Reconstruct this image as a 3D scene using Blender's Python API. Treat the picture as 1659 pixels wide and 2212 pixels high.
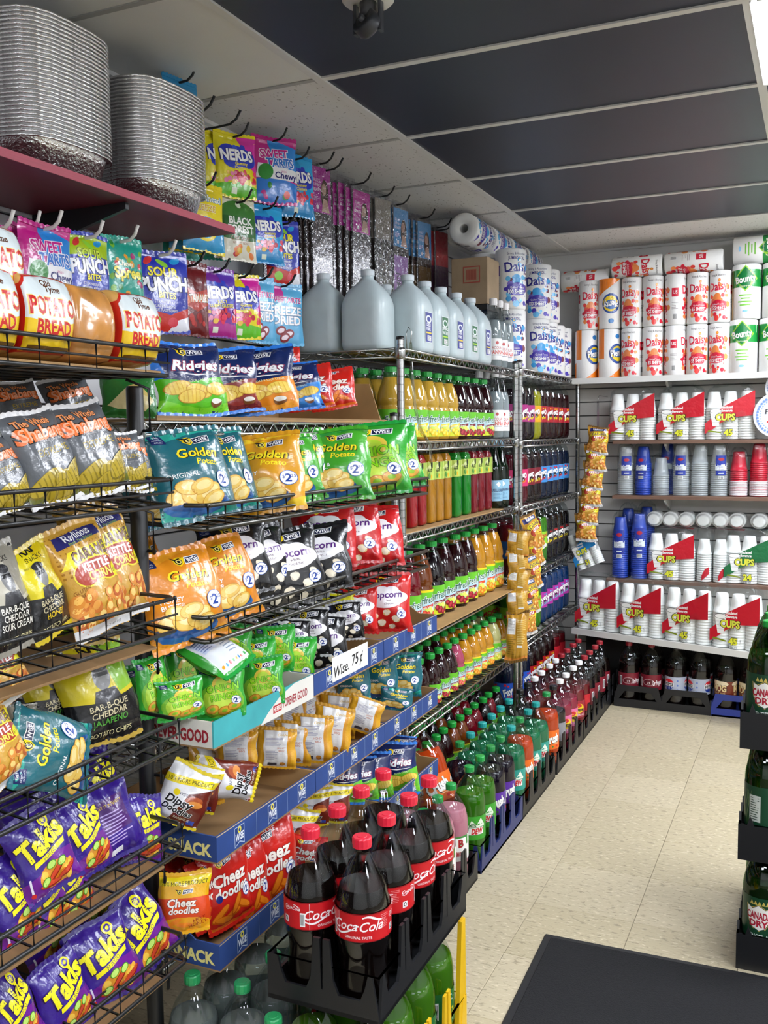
import bpy, math, random
import numpy as np
from mathutils import Vector, Matrix
from mathutils.geometry import tessellate_polygon

for o in list(bpy.data.objects):
    bpy.data.objects.remove(o)
S = bpy.context.scene
COL = S.collection
random.seed(7)
PI = math.pi

# ------------------------------------------------------------------ camera
cam_d = bpy.data.cameras.new('camera')
cam = bpy.data.objects.new('camera', cam_d)
COL.objects.link(cam)
cam_d.sensor_fit = 'VERTICAL'
cam_d.sensor_height = 36.0
cam_d.lens = 2066.883 / 2212.0 * 36.0
cam_d.clip_start = 0.02
RM = ((0.90987864, 0.02224838, -0.41427754), (0.41467952, -0.07938339, 0.9064983), (-0.01271863, -0.99659585, -0.0814552))
M4 = Matrix.Identity(4)
for i in range(3):
    M4[i][0] = RM[i][0]
    M4[i][1] = -RM[i][1]
    M4[i][2] = -RM[i][2]
M4.translation = Vector((0, 0, 1.44))
cam.matrix_world = M4
S.camera = cam

# ------------------------------------------------------------------ world, exposure
w = bpy.data.worlds.new('world')
S.world = w
w.use_nodes = True
w.node_tree.nodes['Background'].inputs['Color'].default_value = (0.75, 0.82, 0.9, 1)
w.node_tree.nodes['Background'].inputs['Strength'].default_value = 0.25
S.view_settings.view_transform = 'Standard'
S.view_settings.look = 'None'
S.view_settings.gamma = 1.0
S.view_settings.use_curve_mapping = False
S.view_settings.exposure = 0.0
S.cycles.max_bounces = 9
S.cycles.diffuse_bounces = 4
S.cycles.glossy_bounces = 4
S.cycles.transmission_bounces = 8
S.cycles.transparent_max_bounces = 28
S.cycles.caustics_reflective = False
S.cycles.caustics_refractive = False
S.cycles.sample_clamp_indirect = 6.0
S.cycles.use_denoising = True
LIGHT_W = 23.0        # emission of the ceiling light panels

# ------------------------------------------------------------------ materials
def lin(h):
    h = h.lstrip('#')
    r = []
    for i in (0, 2, 4):
        c = int(h[i:i + 2], 16) / 255
        r.append(c / 12.92 if c <= 0.04045 else ((c + 0.055) / 1.055) ** 2.4)
    return (r[0], r[1], r[2], 1.0)

MATS = {}
def mat(key, hx, rough=0.5, metal=0.0, var=0.0, vscale=6.0, bump=0.0, bscale=40.0, trans=0.0, ior=1.45, coat=0.0, spec=0.5, stretch=None, sss=0.0, glow=0.0, alpha=1.0):
    if key in MATS:
        return MATS[key]
    m = bpy.data.materials.new(key)
    m.use_nodes = True
    nt = m.node_tree
    b = nt.nodes['Principled BSDF']
    c = lin(hx)
    b.inputs['Base Color'].default_value = c
    b.inputs['Roughness'].default_value = rough
    b.inputs['Metallic'].default_value = metal
    b.inputs['Specular IOR Level'].default_value = spec
    if trans:
        b.inputs['Transmission Weight'].default_value = trans
        b.inputs['IOR'].default_value = ior
    if coat:
        b.inputs['Coat Weight'].default_value = coat
        b.inputs['Coat Roughness'].default_value = 0.08
    if sss:
        b.inputs['Subsurface Weight'].default_value = sss
        b.inputs['Subsurface Radius'].default_value = (0.03, 0.03, 0.03)
    if alpha < 1: b.inputs['Alpha'].default_value = alpha
    if glow:
        b.inputs['Emission Color'].default_value = c
        b.inputs['Emission Strength'].default_value = glow
    if var or bump:
        tc = nt.nodes.new('ShaderNodeTexCoord')
        src = tc.outputs['Object']
        if stretch:
            mp = nt.nodes.new('ShaderNodeMapping')
            mp.inputs['Scale'].default_value = stretch
            nt.links.new(src, mp.inputs['Vector'])
            src = mp.outputs['Vector']
    if var:
        n = nt.nodes.new('ShaderNodeTexNoise')
        n.inputs['Scale'].default_value = vscale
        n.inputs['Detail'].default_value = 4
        nt.links.new(src, n.inputs['Vector'])
        r = nt.nodes.new('ShaderNodeValToRGB')
        r.color_ramp.elements[0].position = 0.3
        r.color_ramp.elements[1].position = 0.7
        r.color_ramp.elements[0].color = (c[0] * (1 - var), c[1] * (1 - var), c[2] * (1 - var), 1)
        r.color_ramp.elements[1].color = (min(1, c[0] * (1 + var)), min(1, c[1] * (1 + var)), min(1, c[2] * (1 + var)), 1)
        nt.links.new(n.outputs['Fac'], r.inputs['Fac'])
        nt.links.new(r.outputs['Color'], b.inputs['Base Color'])
    if bump:
        n = nt.nodes.new('ShaderNodeTexNoise')
        n.inputs['Scale'].default_value = bscale
        n.inputs['Detail'].default_value = 3
        nt.links.new(src, n.inputs['Vector'])
        bp = nt.nodes.new('ShaderNodeBump')
        bp.inputs['Strength'].default_value = bump
        bp.inputs['Distance'].default_value = 0.004
        nt.links.new(n.outputs['Fac'], bp.inputs['Height'])
        nt.links.new(bp.outputs['Normal'], b.inputs['Normal'])
        if coat:
            nt.links.new(bp.outputs['Normal'], b.inputs['Coat Normal'])
    MATS[key] = m
    return m

def clear(key, hx, lo=0.04, hi=0.6, rough=0.04, bump=0.0, bscale=25.0):
    """thin clear plastic: see-through with a fresnel sheen"""
    if key in MATS:
        return MATS[key]
    m = bpy.data.materials.new(key)
    m.use_nodes = True
    nt = m.node_tree
    nt.nodes.clear()
    out = nt.nodes.new('ShaderNodeOutputMaterial')
    tr = nt.nodes.new('ShaderNodeBsdfTransparent')
    tr.inputs['Color'].default_value = lin(hx)
    gl = nt.nodes.new('ShaderNodeBsdfGlossy')
    gl.inputs['Roughness'].default_value = rough
    lw = nt.nodes.new('ShaderNodeLayerWeight')
    lw.inputs['Blend'].default_value = 0.25
    mr = nt.nodes.new('ShaderNodeMapRange')
    mr.inputs['To Min'].default_value = lo
    mr.inputs['To Max'].default_value = hi
    pw = nt.nodes.new('ShaderNodeMath'); pw.operation = 'POWER'; pw.inputs[1].default_value = 2.6
    nt.links.new(lw.outputs['Facing'], pw.inputs[0])
    nt.links.new(pw.outputs['Value'], mr.inputs['Value'])
    mx = nt.nodes.new('ShaderNodeMixShader')
    nt.links.new(mr.outputs['Result'], mx.inputs['Fac'])
    nt.links.new(tr.outputs['BSDF'], mx.inputs[1])
    nt.links.new(gl.outputs['BSDF'], mx.inputs[2])
    nt.links.new(mx.outputs['Shader'], out.inputs['Surface'])
    if bump:
        tc = nt.nodes.new('ShaderNodeTexCoord')
        n = nt.nodes.new('ShaderNodeTexNoise')
        n.inputs['Scale'].default_value = bscale
        n.inputs['Detail'].default_value = 2
        bp = nt.nodes.new('ShaderNodeBump')
        bp.inputs['Strength'].default_value = bump
        bp.inputs['Distance'].default_value = 0.01
        nt.links.new(tc.outputs['Object'], n.inputs['Vector'])
        nt.links.new(n.outputs['Fac'], bp.inputs['Height'])
        nt.links.new(bp.outputs['Normal'], gl.inputs['Normal'])
        nt.links.new(bp.outputs['Normal'], lw.inputs['Normal'])
    MATS[key] = m
    return m

def film(hx):      # glossy printed snack film with crinkles
    return mat('film_' + hx, hx, rough=0.25, bump=0.6, bscale=34, var=0.05, vscale=9, spec=0.6, coat=0.3)
def foilfilm(hx):  # metallised snack film
    return mat('foilfilm_' + hx, hx, rough=0.22, metal=0.65, bump=0.4, bscale=26, var=0.06)
def ink(hx):       # ink printed on film
    return mat('ink_' + hx, hx, rough=0.27, bump=0.55, bscale=34, spec=0.5, coat=0.3)
def lab(hx):       # ink printed on a smooth label or card
    return mat('lab_' + hx, hx, rough=0.35, var=0.03)
def card(hx):
    return mat('card_' + hx, hx, rough=0.75, var=0.12, vscale=14)
def plast(hx, rough=0.35):
    return mat('plast_%s_%g' % (hx, rough), hx, rough=rough, var=0.05)
def liquid(hx, trans=0.0):
    return mat('liquid_%s_%g' % (hx, trans), hx, rough=0.06 if trans else 0.12, trans=trans, ior=1.33, var=0.04, spec=0.25)

# ------------------------------------------------------------------ mesh builder
class MB:
    def __init__(s):
        s.v = []; s.f = []; s.m = []; s.sm = []
    def add(s, vs, fs, m=0, smooth=False):
        n = len(s.v)
        s.v.extend(tuple(map(float, p)) for p in vs)
        for f in fs:
            s.f.append(tuple(i + n for i in f)); s.m.append(m); s.sm.append(smooth)
        return s
    def box(s, x0, x1, y0, y1, z0, z1, m=0):
        return s.add([(x0, y0, z0), (x1, y0, z0), (x1, y1, z0), (x0, y1, z0), (x0, y0, z1), (x1, y0, z1), (x1, y1, z1), (x0, y1, z1)],
                     [(0, 3, 2, 1), (4, 5, 6, 7), (0, 1, 5, 4), (1, 2, 6, 5), (2, 3, 7, 6), (3, 0, 4, 7)], m)
    def bbox(s, x0, x1, y0, y1, z0, z1, b=0.003, m=0):   # box with chamfered vertical and top edges
        r = [(x0 + b, y0), (x1 - b, y0), (x1, y0 + b), (x1, y1 - b), (x1 - b, y1), (x0 + b, y1), (x0, y1 - b), (x0, y0 + b)]
        q = [(min(max(x, x0 + b), x1 - b), min(max(y, y0 + b), y1 - b)) for x, y in r]
        vs = [(x, y, z0) for x, y in r] + [(x, y, z1 - b) for x, y in r] + [(x, y, z1) for x, y in q]
        fs = [tuple(range(7, -1, -1)), tuple(range(16, 24))]
        for k in (0, 8):
            fs += [(k + i, k + (i + 1) % 8, k + 8 + (i + 1) % 8, k + 8 + i) for i in range(8)]
        return s.add(vs, fs, m)
    def tube(s, pts, r, n=6, m=0, cap=True):
        pts = [Vector(p) for p in pts]
        vs = []; fs = []
        for i, p in enumerate(pts):
            a = pts[max(i - 1, 0)]; b = pts[min(i + 1, len(pts) - 1)]
            t = (b - a).normalized()
            up = Vector((0, 0, 1)) if abs(t.z) < 0.9 else Vector((1, 0, 0))
            x = t.cross(up).normalized(); y = t.cross(x)
            for k in range(n):
                an = 2 * PI * k / n
                vs.append(p + x * (r * math.cos(an)) + y * (r * math.sin(an)))
        for i in range(len(pts) - 1):
            for k in range(n):
                fs.append((i * n + k, i * n + (k + 1) % n, (i + 1) * n + (k + 1) % n, (i + 1) * n + k))
        if cap:
            fs.append(tuple(range(n - 1, -1, -1))); fs.append(tuple((len(pts) - 1) * n + k for k in range(n)))
        return s.add(vs, fs, m, n > 4)
    def rev(s, prof, n=24, m=0, smooth=True, sq=None, c=(0, 0), capb=False, capt=False):
        """revolve (r, z) profile; sq = superellipse exponent; r may be (rx, ry)"""
        vs = []; fs = []
        for r, z in prof:
            rx, ry = r if isinstance(r, tuple) else (r, r)
            for k in range(n):
                a = 2 * PI * k / n
                ca, sa = math.cos(a), math.sin(a)
                if sq:
                    ca = math.copysign(abs(ca) ** (2 / sq), ca); sa = math.copysign(abs(sa) ** (2 / sq), sa)
                vs.append((c[0] + rx * ca, c[1] + ry * sa, z))
        for i in range(len(prof) - 1):
            for k in range(n):
                fs.append((i * n + k, i * n + (k + 1) % n, (i + 1) * n + (k + 1) % n, (i + 1) * n + k))
        if capb: fs.append(tuple(range(n - 1, -1, -1)))
        if capt: fs.append(tuple((len(prof) - 1) * n + k for k in range(n)))
        return s.add(vs, fs, m, smooth)
    def prism(s, poly, z0, z1, m=0):   # poly ccw in xy
        n = len(poly)
        return s.add([(x, y, z0) for x, y in poly] + [(x, y, z1) for x, y in poly],
                     [tuple(range(n - 1, -1, -1)), tuple(range(n, 2 * n))] + [(i, (i + 1) % n, n + (i + 1) % n, n + i) for i in range(n)], m)
    def wall(s, poly, ax, a0, a1, m=0):
        """polygon (u, z) extruded along the other horizontal axis; ax 'x': u is x, extrude in y from a0 to a1; 'y': u is y"""
        n = len(poly)
        P = (lambda u, z, a: (u, a, z)) if ax == 'x' else (lambda u, z, a: (a, u, z))
        tri = tessellate_polygon([[Vector((u, z, 0)) for u, z in poly]])
        fs = [tuple(t) for t in tri] + [tuple(i + n for i in reversed(t)) for t in tri] + [(i, (i + 1) % n, n + (i + 1) % n, n + i) for i in range(n)]
        return s.add([P(u, z, a0) for u, z in poly] + [P(u, z, a1) for u, z in poly], fs, m)
    def mesh(s, name, mats, recalc=True):
        me = bpy.data.meshes.new(name)
        me.from_pydata(s.v, [], s.f)
        for m in (mats if isinstance(mats, (list, tuple)) else [mats]):
            me.materials.append(m)
        me.polygons.foreach_set('material_index', s.m)
        me.polygons.foreach_set('use_smooth', s.sm)
        me.update()
        if recalc:
            import bmesh
            bm = bmesh.new(); bm.from_mesh(me)
            bmesh.ops.recalc_face_normals(bm, faces=bm.faces[:])
            bm.to_mesh(me); bm.free()
        return me

def ob(name, me, parent=None, loc=(0, 0, 0), rot=(0, 0, 0), scale=(1, 1, 1)):
    o = bpy.data.objects.new(name, me)
    COL.objects.link(o)
    o.location = loc; o.rotation_euler = rot; o.scale = scale
    if parent: o.parent = parent
    return o

REG = []
def thing(o, label, cat, group=None):
    o['label'] = label; o['category'] = cat
    if group: o['group'] = group
    return o
def reg(o, desc, place, cat, group, key, end='from the left'):
    o['category'] = cat
    if group: o['group'] = group
    REG.append((o, desc, place, key, end))
    return o
ORD = 'first second third fourth fifth sixth seventh eighth ninth tenth eleventh twelfth thirteenth fourteenth fifteenth sixteenth seventeenth eighteenth nineteenth twentieth'.split()
def tens(i):
    if i < 20: return ORD[i]
    t = ['twenty', 'thirty', 'forty'][(i + 1) // 10 - 2]
    k = (i + 1) % 10
    return t + ('-' + ORD[k - 1] if k else 'ieth').replace('tyieth', 'tieth')
def finish_labels():
    by = {}
    for r in REG: by.setdefault((r[1], r[2]), []).append(r)
    for (d, p), rows in by.items():
        rows.sort(key=lambda r: r[3])
        for i, r in enumerate(rows):
            r[0]['label'] = ('%s, %s' % (d, p)) if len(rows) == 1 else ('%s %s %s, %s' % (tens(i), d, r[4], p))

def struct(name, me, loc=(0, 0, 0)):
    o = ob(name, me, None, loc)
    o['kind'] = 'structure'
    return o
def part(name, me, parent, loc=(0, 0, 0), rot=(0, 0, 0), scale=(1, 1, 1)):
    return ob(name, me, parent, loc, rot, scale)
def copy_tree(src, loc, rot=None, scale=None):
    c = src.copy(); COL.objects.link(c); c.location = loc
    if rot is not None: c.rotation_euler = rot
    if scale is not None: c.scale = scale
    for ch in src.children:
        d = ch.copy(); COL.objects.link(d); d.parent = c
        for g in ch.children:
            e = g.copy(); COL.objects.link(e); e.parent = d
    return c
# ------------------------------------------------------------------ flat print: shapes in label space laid on a surface
TXT = {}
def text_tris(s, shear, off):
    k = (s, shear, off)
    if k in TXT: return TXT[k]
    cu = bpy.data.curves.new('lettering', 'FONT')
    cu.body = s; cu.size = 1.0; cu.shear = shear; cu.offset = off; cu.resolution_u = 2
    cu.align_x = 'CENTER'
    to = bpy.data.objects.new('lettering', cu)
    me = bpy.data.meshes.new_from_object(to)
    me.calc_loop_triangles()
    n = len(me.loop_triangles)
    idx = np.zeros(n * 3, dtype=np.int32); me.loop_triangles.foreach_get('vertices', idx)
    co = np.zeros(len(me.vertices) * 3); me.vertices.foreach_get('co', co)
    t = co.reshape(-1, 3)[:, :2][idx].reshape(-1, 3, 2)
    bpy.data.objects.remove(to); bpy.data.curves.remove(cu); bpy.data.meshes.remove(me)
    TXT[k] = t
    return t

class Art:
    """x runs 0..1 over the label's width, y runs 0..A upwards"""
    def __init__(s, A): s.A = A; s.L = []
    def tri(s, t, c): 
        if len(t): s.L.append((np.asarray(t, float), c))
        return s
    def P(s, pts, c):
        tr = tessellate_polygon([[Vector((x, y, 0)) for x, y in pts]])
        p = np.array(pts, float)
        return s.tri(p[np.array(tr)], c)
    def R(s, x0, y0, x1, y1, c): return s.P([(x0, y0), (x1, y0), (x1, y1), (x0, y1)], c)
    def E(s, cx, cy, rx, ry, c, rot=0, n=18):
        a = math.radians(rot); ca, sa = math.cos(a), math.sin(a)
        return s.P([(cx + rx * math.cos(t) * ca - ry * math.sin(t) * sa, cy + rx * math.cos(t) * sa + ry * math.sin(t) * ca) for t in np.linspace(0, 2 * PI, n, endpoint=False)], c)
    def T(s, txt, cx, cy, h, c, rot=0, sh=0.0, b=0.0, w=None, o=None):
        """text of cap height h centred on cx, cy; w = greatest width; o = (colour, thickness) outline"""
        t0 = text_tris(txt, sh, b)
        if not len(t0): return s
        mn = t0.reshape(-1, 2).min(0); mx = t0.reshape(-1, 2).max(0)
        H = 0.70
        k = h / H
        kx = k
        if w and (mx[0] - mn[0]) * k > w: kx = w / (mx[0] - mn[0])
        ctr = np.array([(mn[0] + mx[0]) / 2, H / 2])
        a = math.radians(rot); Rm = np.array([[math.cos(a), math.sin(a)], [-math.sin(a), math.cos(a)]])
        def place(t): return ((t - ctr) * [kx, k]) @ Rm + [cx, cy]
        if o: s.tri(place(text_tris(txt, sh, b + o[1])), o[0])
        return s.tri(place(t0), c)

def clip_axis(T, ax, lines):
    """split triangles along lines coordinate = const"""
    for c in lines:
        d = T[:, :, ax] - c
        cross = (d.min(1) < -1e-7) & (d.max(1) > 1e-7)
        if not cross.any(): continue
        keep = T[~cross]; X = T[cross]; D = d[cross]
        out = [keep]
        # rotate so that vertex 0 is alone on its side
        sgn = D > 0
        lone = np.where(sgn.sum(1) == 1, np.argmax(sgn, 1), np.argmin(sgn, 1))
        ii = np.arange(len(X))
        a, b, e = X[ii, lone], X[ii, (lone + 1) % 3], X[ii, (lone + 2) % 3]
        da, db, de = D[ii, lone], D[ii, (lone + 1) % 3], D[ii, (lone + 2) % 3]
        p = a + (b - a) * (da / (da - db + 1e-15))[:, None]
        q = a + (e - a) * (da / (da - de + 1e-15))[:, None]
        out += [np.stack([a, p, q], 1), np.stack([p, b, e], 1), np.stack([p, e, q], 1)]
        T = np.concatenate(out)
    return T

def print_mesh(name, art, surf, nu, nv, inkf, off=0.0004, step=0.00012, win=(0, 0, 1, 1)):
    """surf(u, v arrays) -> points, normals; win = window of the surface the art covers"""
    cols = []; P = []; Mi = []
    bb = np.array([[t[..., 0].min(), t[..., 1].min(), t[..., 0].max(), t[..., 1].max()] for t, c in art.L])
    lev = np.zeros(len(bb), dtype=int)
    for i in range(1, len(bb)):     # a shape lies one ink layer above whatever it covers
        b = bb[i]; q = bb[:i]
        hit = (q[:, 0] < b[2]) & (q[:, 2] > b[0]) & (q[:, 1] < b[3]) & (q[:, 3] > b[1])
        if hit.any(): lev[i] = lev[:i][hit].max() + 1
    for i, (t, c) in enumerate(art.L):
        t = t / [1.0, art.A]
        t = np.clip(t, 0.0, 1.0) if (t.min() < 0 or t.max() > 1) else t
        t = t * [win[2] - win[0], win[3] - win[1]] + [win[0], win[1]]
        t = clip_axis(t, 0, np.arange(1, nu) / nu)
        t = clip_axis(t, 1, np.arange(1, nv) / nv)
        ar = np.abs((t[:, 1, 0] - t[:, 0, 0]) * (t[:, 2, 1] - t[:, 0, 1]) - (t[:, 2, 0] - t[:, 0, 0]) * (t[:, 1, 1] - t[:, 0, 1]))
        t = t[ar > 1e-9]
        if not len(t): continue
        # face the same way
        cr = (t[:, 1, 0] - t[:, 0, 0]) * (t[:, 2, 1] - t[:, 0, 1]) - (t[:, 2, 0] - t[:, 0, 0]) * (t[:, 1, 1] - t[:, 0, 1])
        t[cr < 0] = t[cr < 0][:, ::-1]
        p, n = surf(t[..., 0].ravel(), t[..., 1].ravel())
        if c not in cols: cols.append(c)
        P.append((p + n * (off + step * min(lev[i], 14)  + step * .12 * max(0, lev[i] - 14)), n)); Mi.append(np.full(len(t), cols.index(c), dtype=np.int32))
    pts = np.concatenate([a for a, b in P]); nr = np.concatenate([b for a, b in P]); mi = np.concatenate(Mi)
    me = bpy.data.meshes.new(name)
    nf = len(pts) // 3
    me.vertices.add(len(pts)); me.vertices.foreach_set('co', pts.ravel())
    me.loops.add(len(pts)); me.loops.foreach_set('vertex_index', np.arange(len(pts), dtype=np.int32))
    me.polygons.add(nf)
    me.polygons.foreach_set('loop_start', np.arange(nf, dtype=np.int32) * 3)
    for c in cols: me.materials.append(inkf(c))
    me.polygons.foreach_set('material_index', mi)
    me.polygons.foreach_set('use_smooth', np.ones(nf, dtype=bool))
    me.update(calc_edges=True)
    me.normals_split_custom_set_from_vertices(nr)
    return me

def grid_surf(G, N):
    nv, nu = G.shape[0] - 1, G.shape[1] - 1
    def f(u, v):
        x = np.clip(u, 0, 1) * nu; y = np.clip(v, 0, 1) * nv
        i = np.minimum(x.astype(int), nu - 1); j = np.minimum(y.astype(int), nv - 1)
        a = (x - i)[:, None]; b = (y - j)[:, None]
        def s(A): return A[j, i] * (1 - a) * (1 - b) + A[j, i + 1] * a * (1 - b) + A[j + 1, i] * (1 - a) * b + A[j + 1, i + 1] * a * b
        n = s(N); n /= np.linalg.norm(n, axis=1)[:, None] + 1e-12
        return s(G), n
    return f
def cyl_surf(r, z0, z1, a0=-PI, a1=PI, cx=0, cy=0, r1=None):
    """u runs left to right seen from outside; u = .5 faces -Y"""
    def f(u, v):
        a = a0 + (a1 - a0) * u
        rr = r + ((r1 if r1 is not None else r) - r) * v
        n = np.stack([np.sin(a), -np.cos(a), np.zeros_like(a)], 1)
        return n * rr[:, None] + np.stack([np.full_like(u, cx), np.full_like(u, cy), z0 + (z1 - z0) * v], 1), n
    return f
def flat_surf(o, ux, vy):
    o, ux, vy = map(lambda q: np.array(q, float), (o, ux, vy))
    n = np.cross(ux, vy); n /= np.linalg.norm(n)
    def f(u, v): return o + u[:, None] * ux + v[:, None] * vy, np.tile(n, (len(u), 1))
    return f

# ------------------------------------------------------------------ bags
def bag_grid(w, h, t, seed, puff=0.55, pu=2.6, nu=24, nv=30, wr=1.7, s0=0.06, s1=0.06, pv=0.55, pinch=0.05):
    rs = np.random.RandomState(seed)
    u = np.linspace(0, 1, nu + 1); v = np.linspace(0, 1, nv + 1)
    U, V = np.meshgrid(u, v)
    vv = np.clip((V - s0) / (1 - s0 - s1), 0, 1)
    sv = np.clip(4 * vv * (1 - vv), 0, 1) ** pv
    pr = np.clip(1 - np.abs(2 * U - 1) ** pu, 0, 1) ** puff
    D = t / 2 * pr * sv
    edge = np.clip(pr * 3, 0, 1)
    for k in range(7):
        f = rs.uniform(2, 7); ph = rs.uniform(0, 1); sl = rs.uniform(-1.5, 1.5)
        tri = np.abs(((U * f + V * sl + ph) % 1) * 2 - 1)
        top = np.exp(-np.abs(V - (1 - s1)) / 0.16) * (V < 1 - s1) if k % 2 else np.exp(-np.abs(V - s0) / 0.16) * (V > s0)
        D += wr * 0.045 * t * (tri - 0.5) * top * edge
    for k in range(5):
        fx, fy = rs.uniform(1, 4, 2); p = rs.uniform(0, 6.28, 2)
        D += wr * 0.025 * t * np.sin(fx * 3.1 * U + p[0]) * np.sin(fy * 3.1 * V + p[1]) * edge * np.clip(sv * 2, 0, 1)
    X = (U - 0.5) * w * (1 - pinch * sv)
    X += wr * 0.012 * w * np.sin(V * rs.uniform(6, 12) + rs.uniform(0, 6)) * np.abs(2 * U - 1)
    Z = V * h + wr * 0.015 * h * np.sin(U * rs.uniform(3, 6) + rs.uniform(0, 6)) * np.abs(2 * V - 1) ** 3
    # slight curl of the end seals
    cur = 0.10 * t * rs.uniform(-1, 1) * (np.clip((V - 0.9) / 0.1, 0, 1)) + 0.06 * t * rs.uniform(-1, 1) * np.clip((0.1 - V) / 0.1, 0, 1)
    F = np.stack([X, -D + cur, Z], 2); B = np.stack([X, D + cur, Z], 2)
    return F, B
def grid_normals(G):
    du = np.gradient(G, axis=1); dv = np.gradient(G, axis=0)
    n = np.cross(du, dv)
    n /= np.linalg.norm(n, axis=2)[..., None] + 1e-12
    return n
BAGS = {}
def bag_kind(key, art, base, w=0.165, h=0.2, t=0.06, metal=False, seal=None, cat='snack bag', seed=None, inkf=ink, back=None, basefn=None, hole=False, **kw):
    seed = seed if seed is not None else (sum(map(ord, key)) % 997)
    F, B = bag_grid(w, h, t, seed, **kw)
    nv, nu = F.shape[0] - 1, F.shape[1] - 1
    mb = MB()
    id = lambda j, i: j * (nu + 1) + i
    fs = [(id(j, i), id(j, i + 1), id(j + 1, i + 1), id(j + 1, i)) for j in range(nv) for i in range(nu)]
    mb.add(F.reshape(-1, 3), fs, 0, True)
    mb.add(B.reshape(-1, 3), [tuple(reversed(f)) for f in fs], 0, True)
    m = (basefn or (foilfilm if metal else film))(base)
    body = mb.mesh(key + '_body', m, recalc=False)
    pr = print_mesh(key + '_print', art, grid_surf(F, grid_normals(F)), nu, nv, inkf) if art else None
    prb = None
    if back:
        Br = B[:, ::-1]
        prb = print_mesh(key + '_back', back, grid_surf(Br, grid_normals(Br)), nu, nv, inkf)
    # crimped end seals
    sm = []
    if kw.get('s1', 0.06) > 0:
        for (va, sg) in ((1.0, 1), (0.0, -1)):
            s = MB(); k = 20
            row = F[-1] if sg > 0 else F[0]
            hh = 0.045 * h
            A = []; 
            for i in range(k + 1):
                q = row[min(int(i / k * nu), nu - 1)] * (1 - (i / k * nu - min(int(i / k * nu), nu - 1))) + row[min(int(i / k * nu), nu - 1) + 1] * (i / k * nu - min(int(i / k * nu), nu - 1))
                for (dz, yy) in ((0, 0.0006), (0, -0.0006), (-sg * hh, -0.0012), (-sg * hh, 0.0012)):
                    A.append((q[0], q[1] + yy * (1.6 if i % 2 else 0.8) - (0.0010 if yy < 0 else -0.0010), q[2] + dz + sg * (0.0025 if (i % 2 and dz == 0) else 0)))
            f4 = [(i * 4 + a, i * 4 + (a + 1) % 4, i * 4 + 4 + (a + 1) % 4, i * 4 + 4 + a) for i in range(k) for a in range(4)]
            s.add(A, f4 + [(0, 1, 2, 3), (k * 4 + 3, k * 4 + 2, k * 4 + 1, k * 4)], 0)
            sm.append(s.mesh(key + '_seal', (foilfilm if metal else film)(seal or base)))
    BAGS[key] = dict(body=body, print=pr, back=prb, seals=sm, w=w, h=h, cat=cat)
def bag(key, name, c, w, h, ccw=0, lean=0, yaw=0, flip=False):
    """c = centre of the bag in the room; it faces +X, turned by yaw towards -Y"""
    k = BAGS[key]
    sc = (w / k['w'], (w / k['w'] + h / k['h']) / 2, h / k['h'])
    Rm = Matrix.Rotation(math.radians(90 - yaw + (180 if flip else 0)), 4, 'Z') @ Matrix.Rotation(math.radians(-lean), 4, 'X') @ Matrix.Rotation(math.radians(-ccw), 4, 'Y')
    p = Vector(c) - (Rm @ Vector((0, 0, h / 2)))
    o = ob(name, k['body'], None, p, Rm.to_euler(), sc)
    if k['print']: part('front_print', k['print'], o)
    if k['back']: part('back_print', k['back'], o)
    for i, s in enumerate(k['seals']): part('top_seal' if i == 0 else 'bottom_seal', s, o)
    return o

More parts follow.
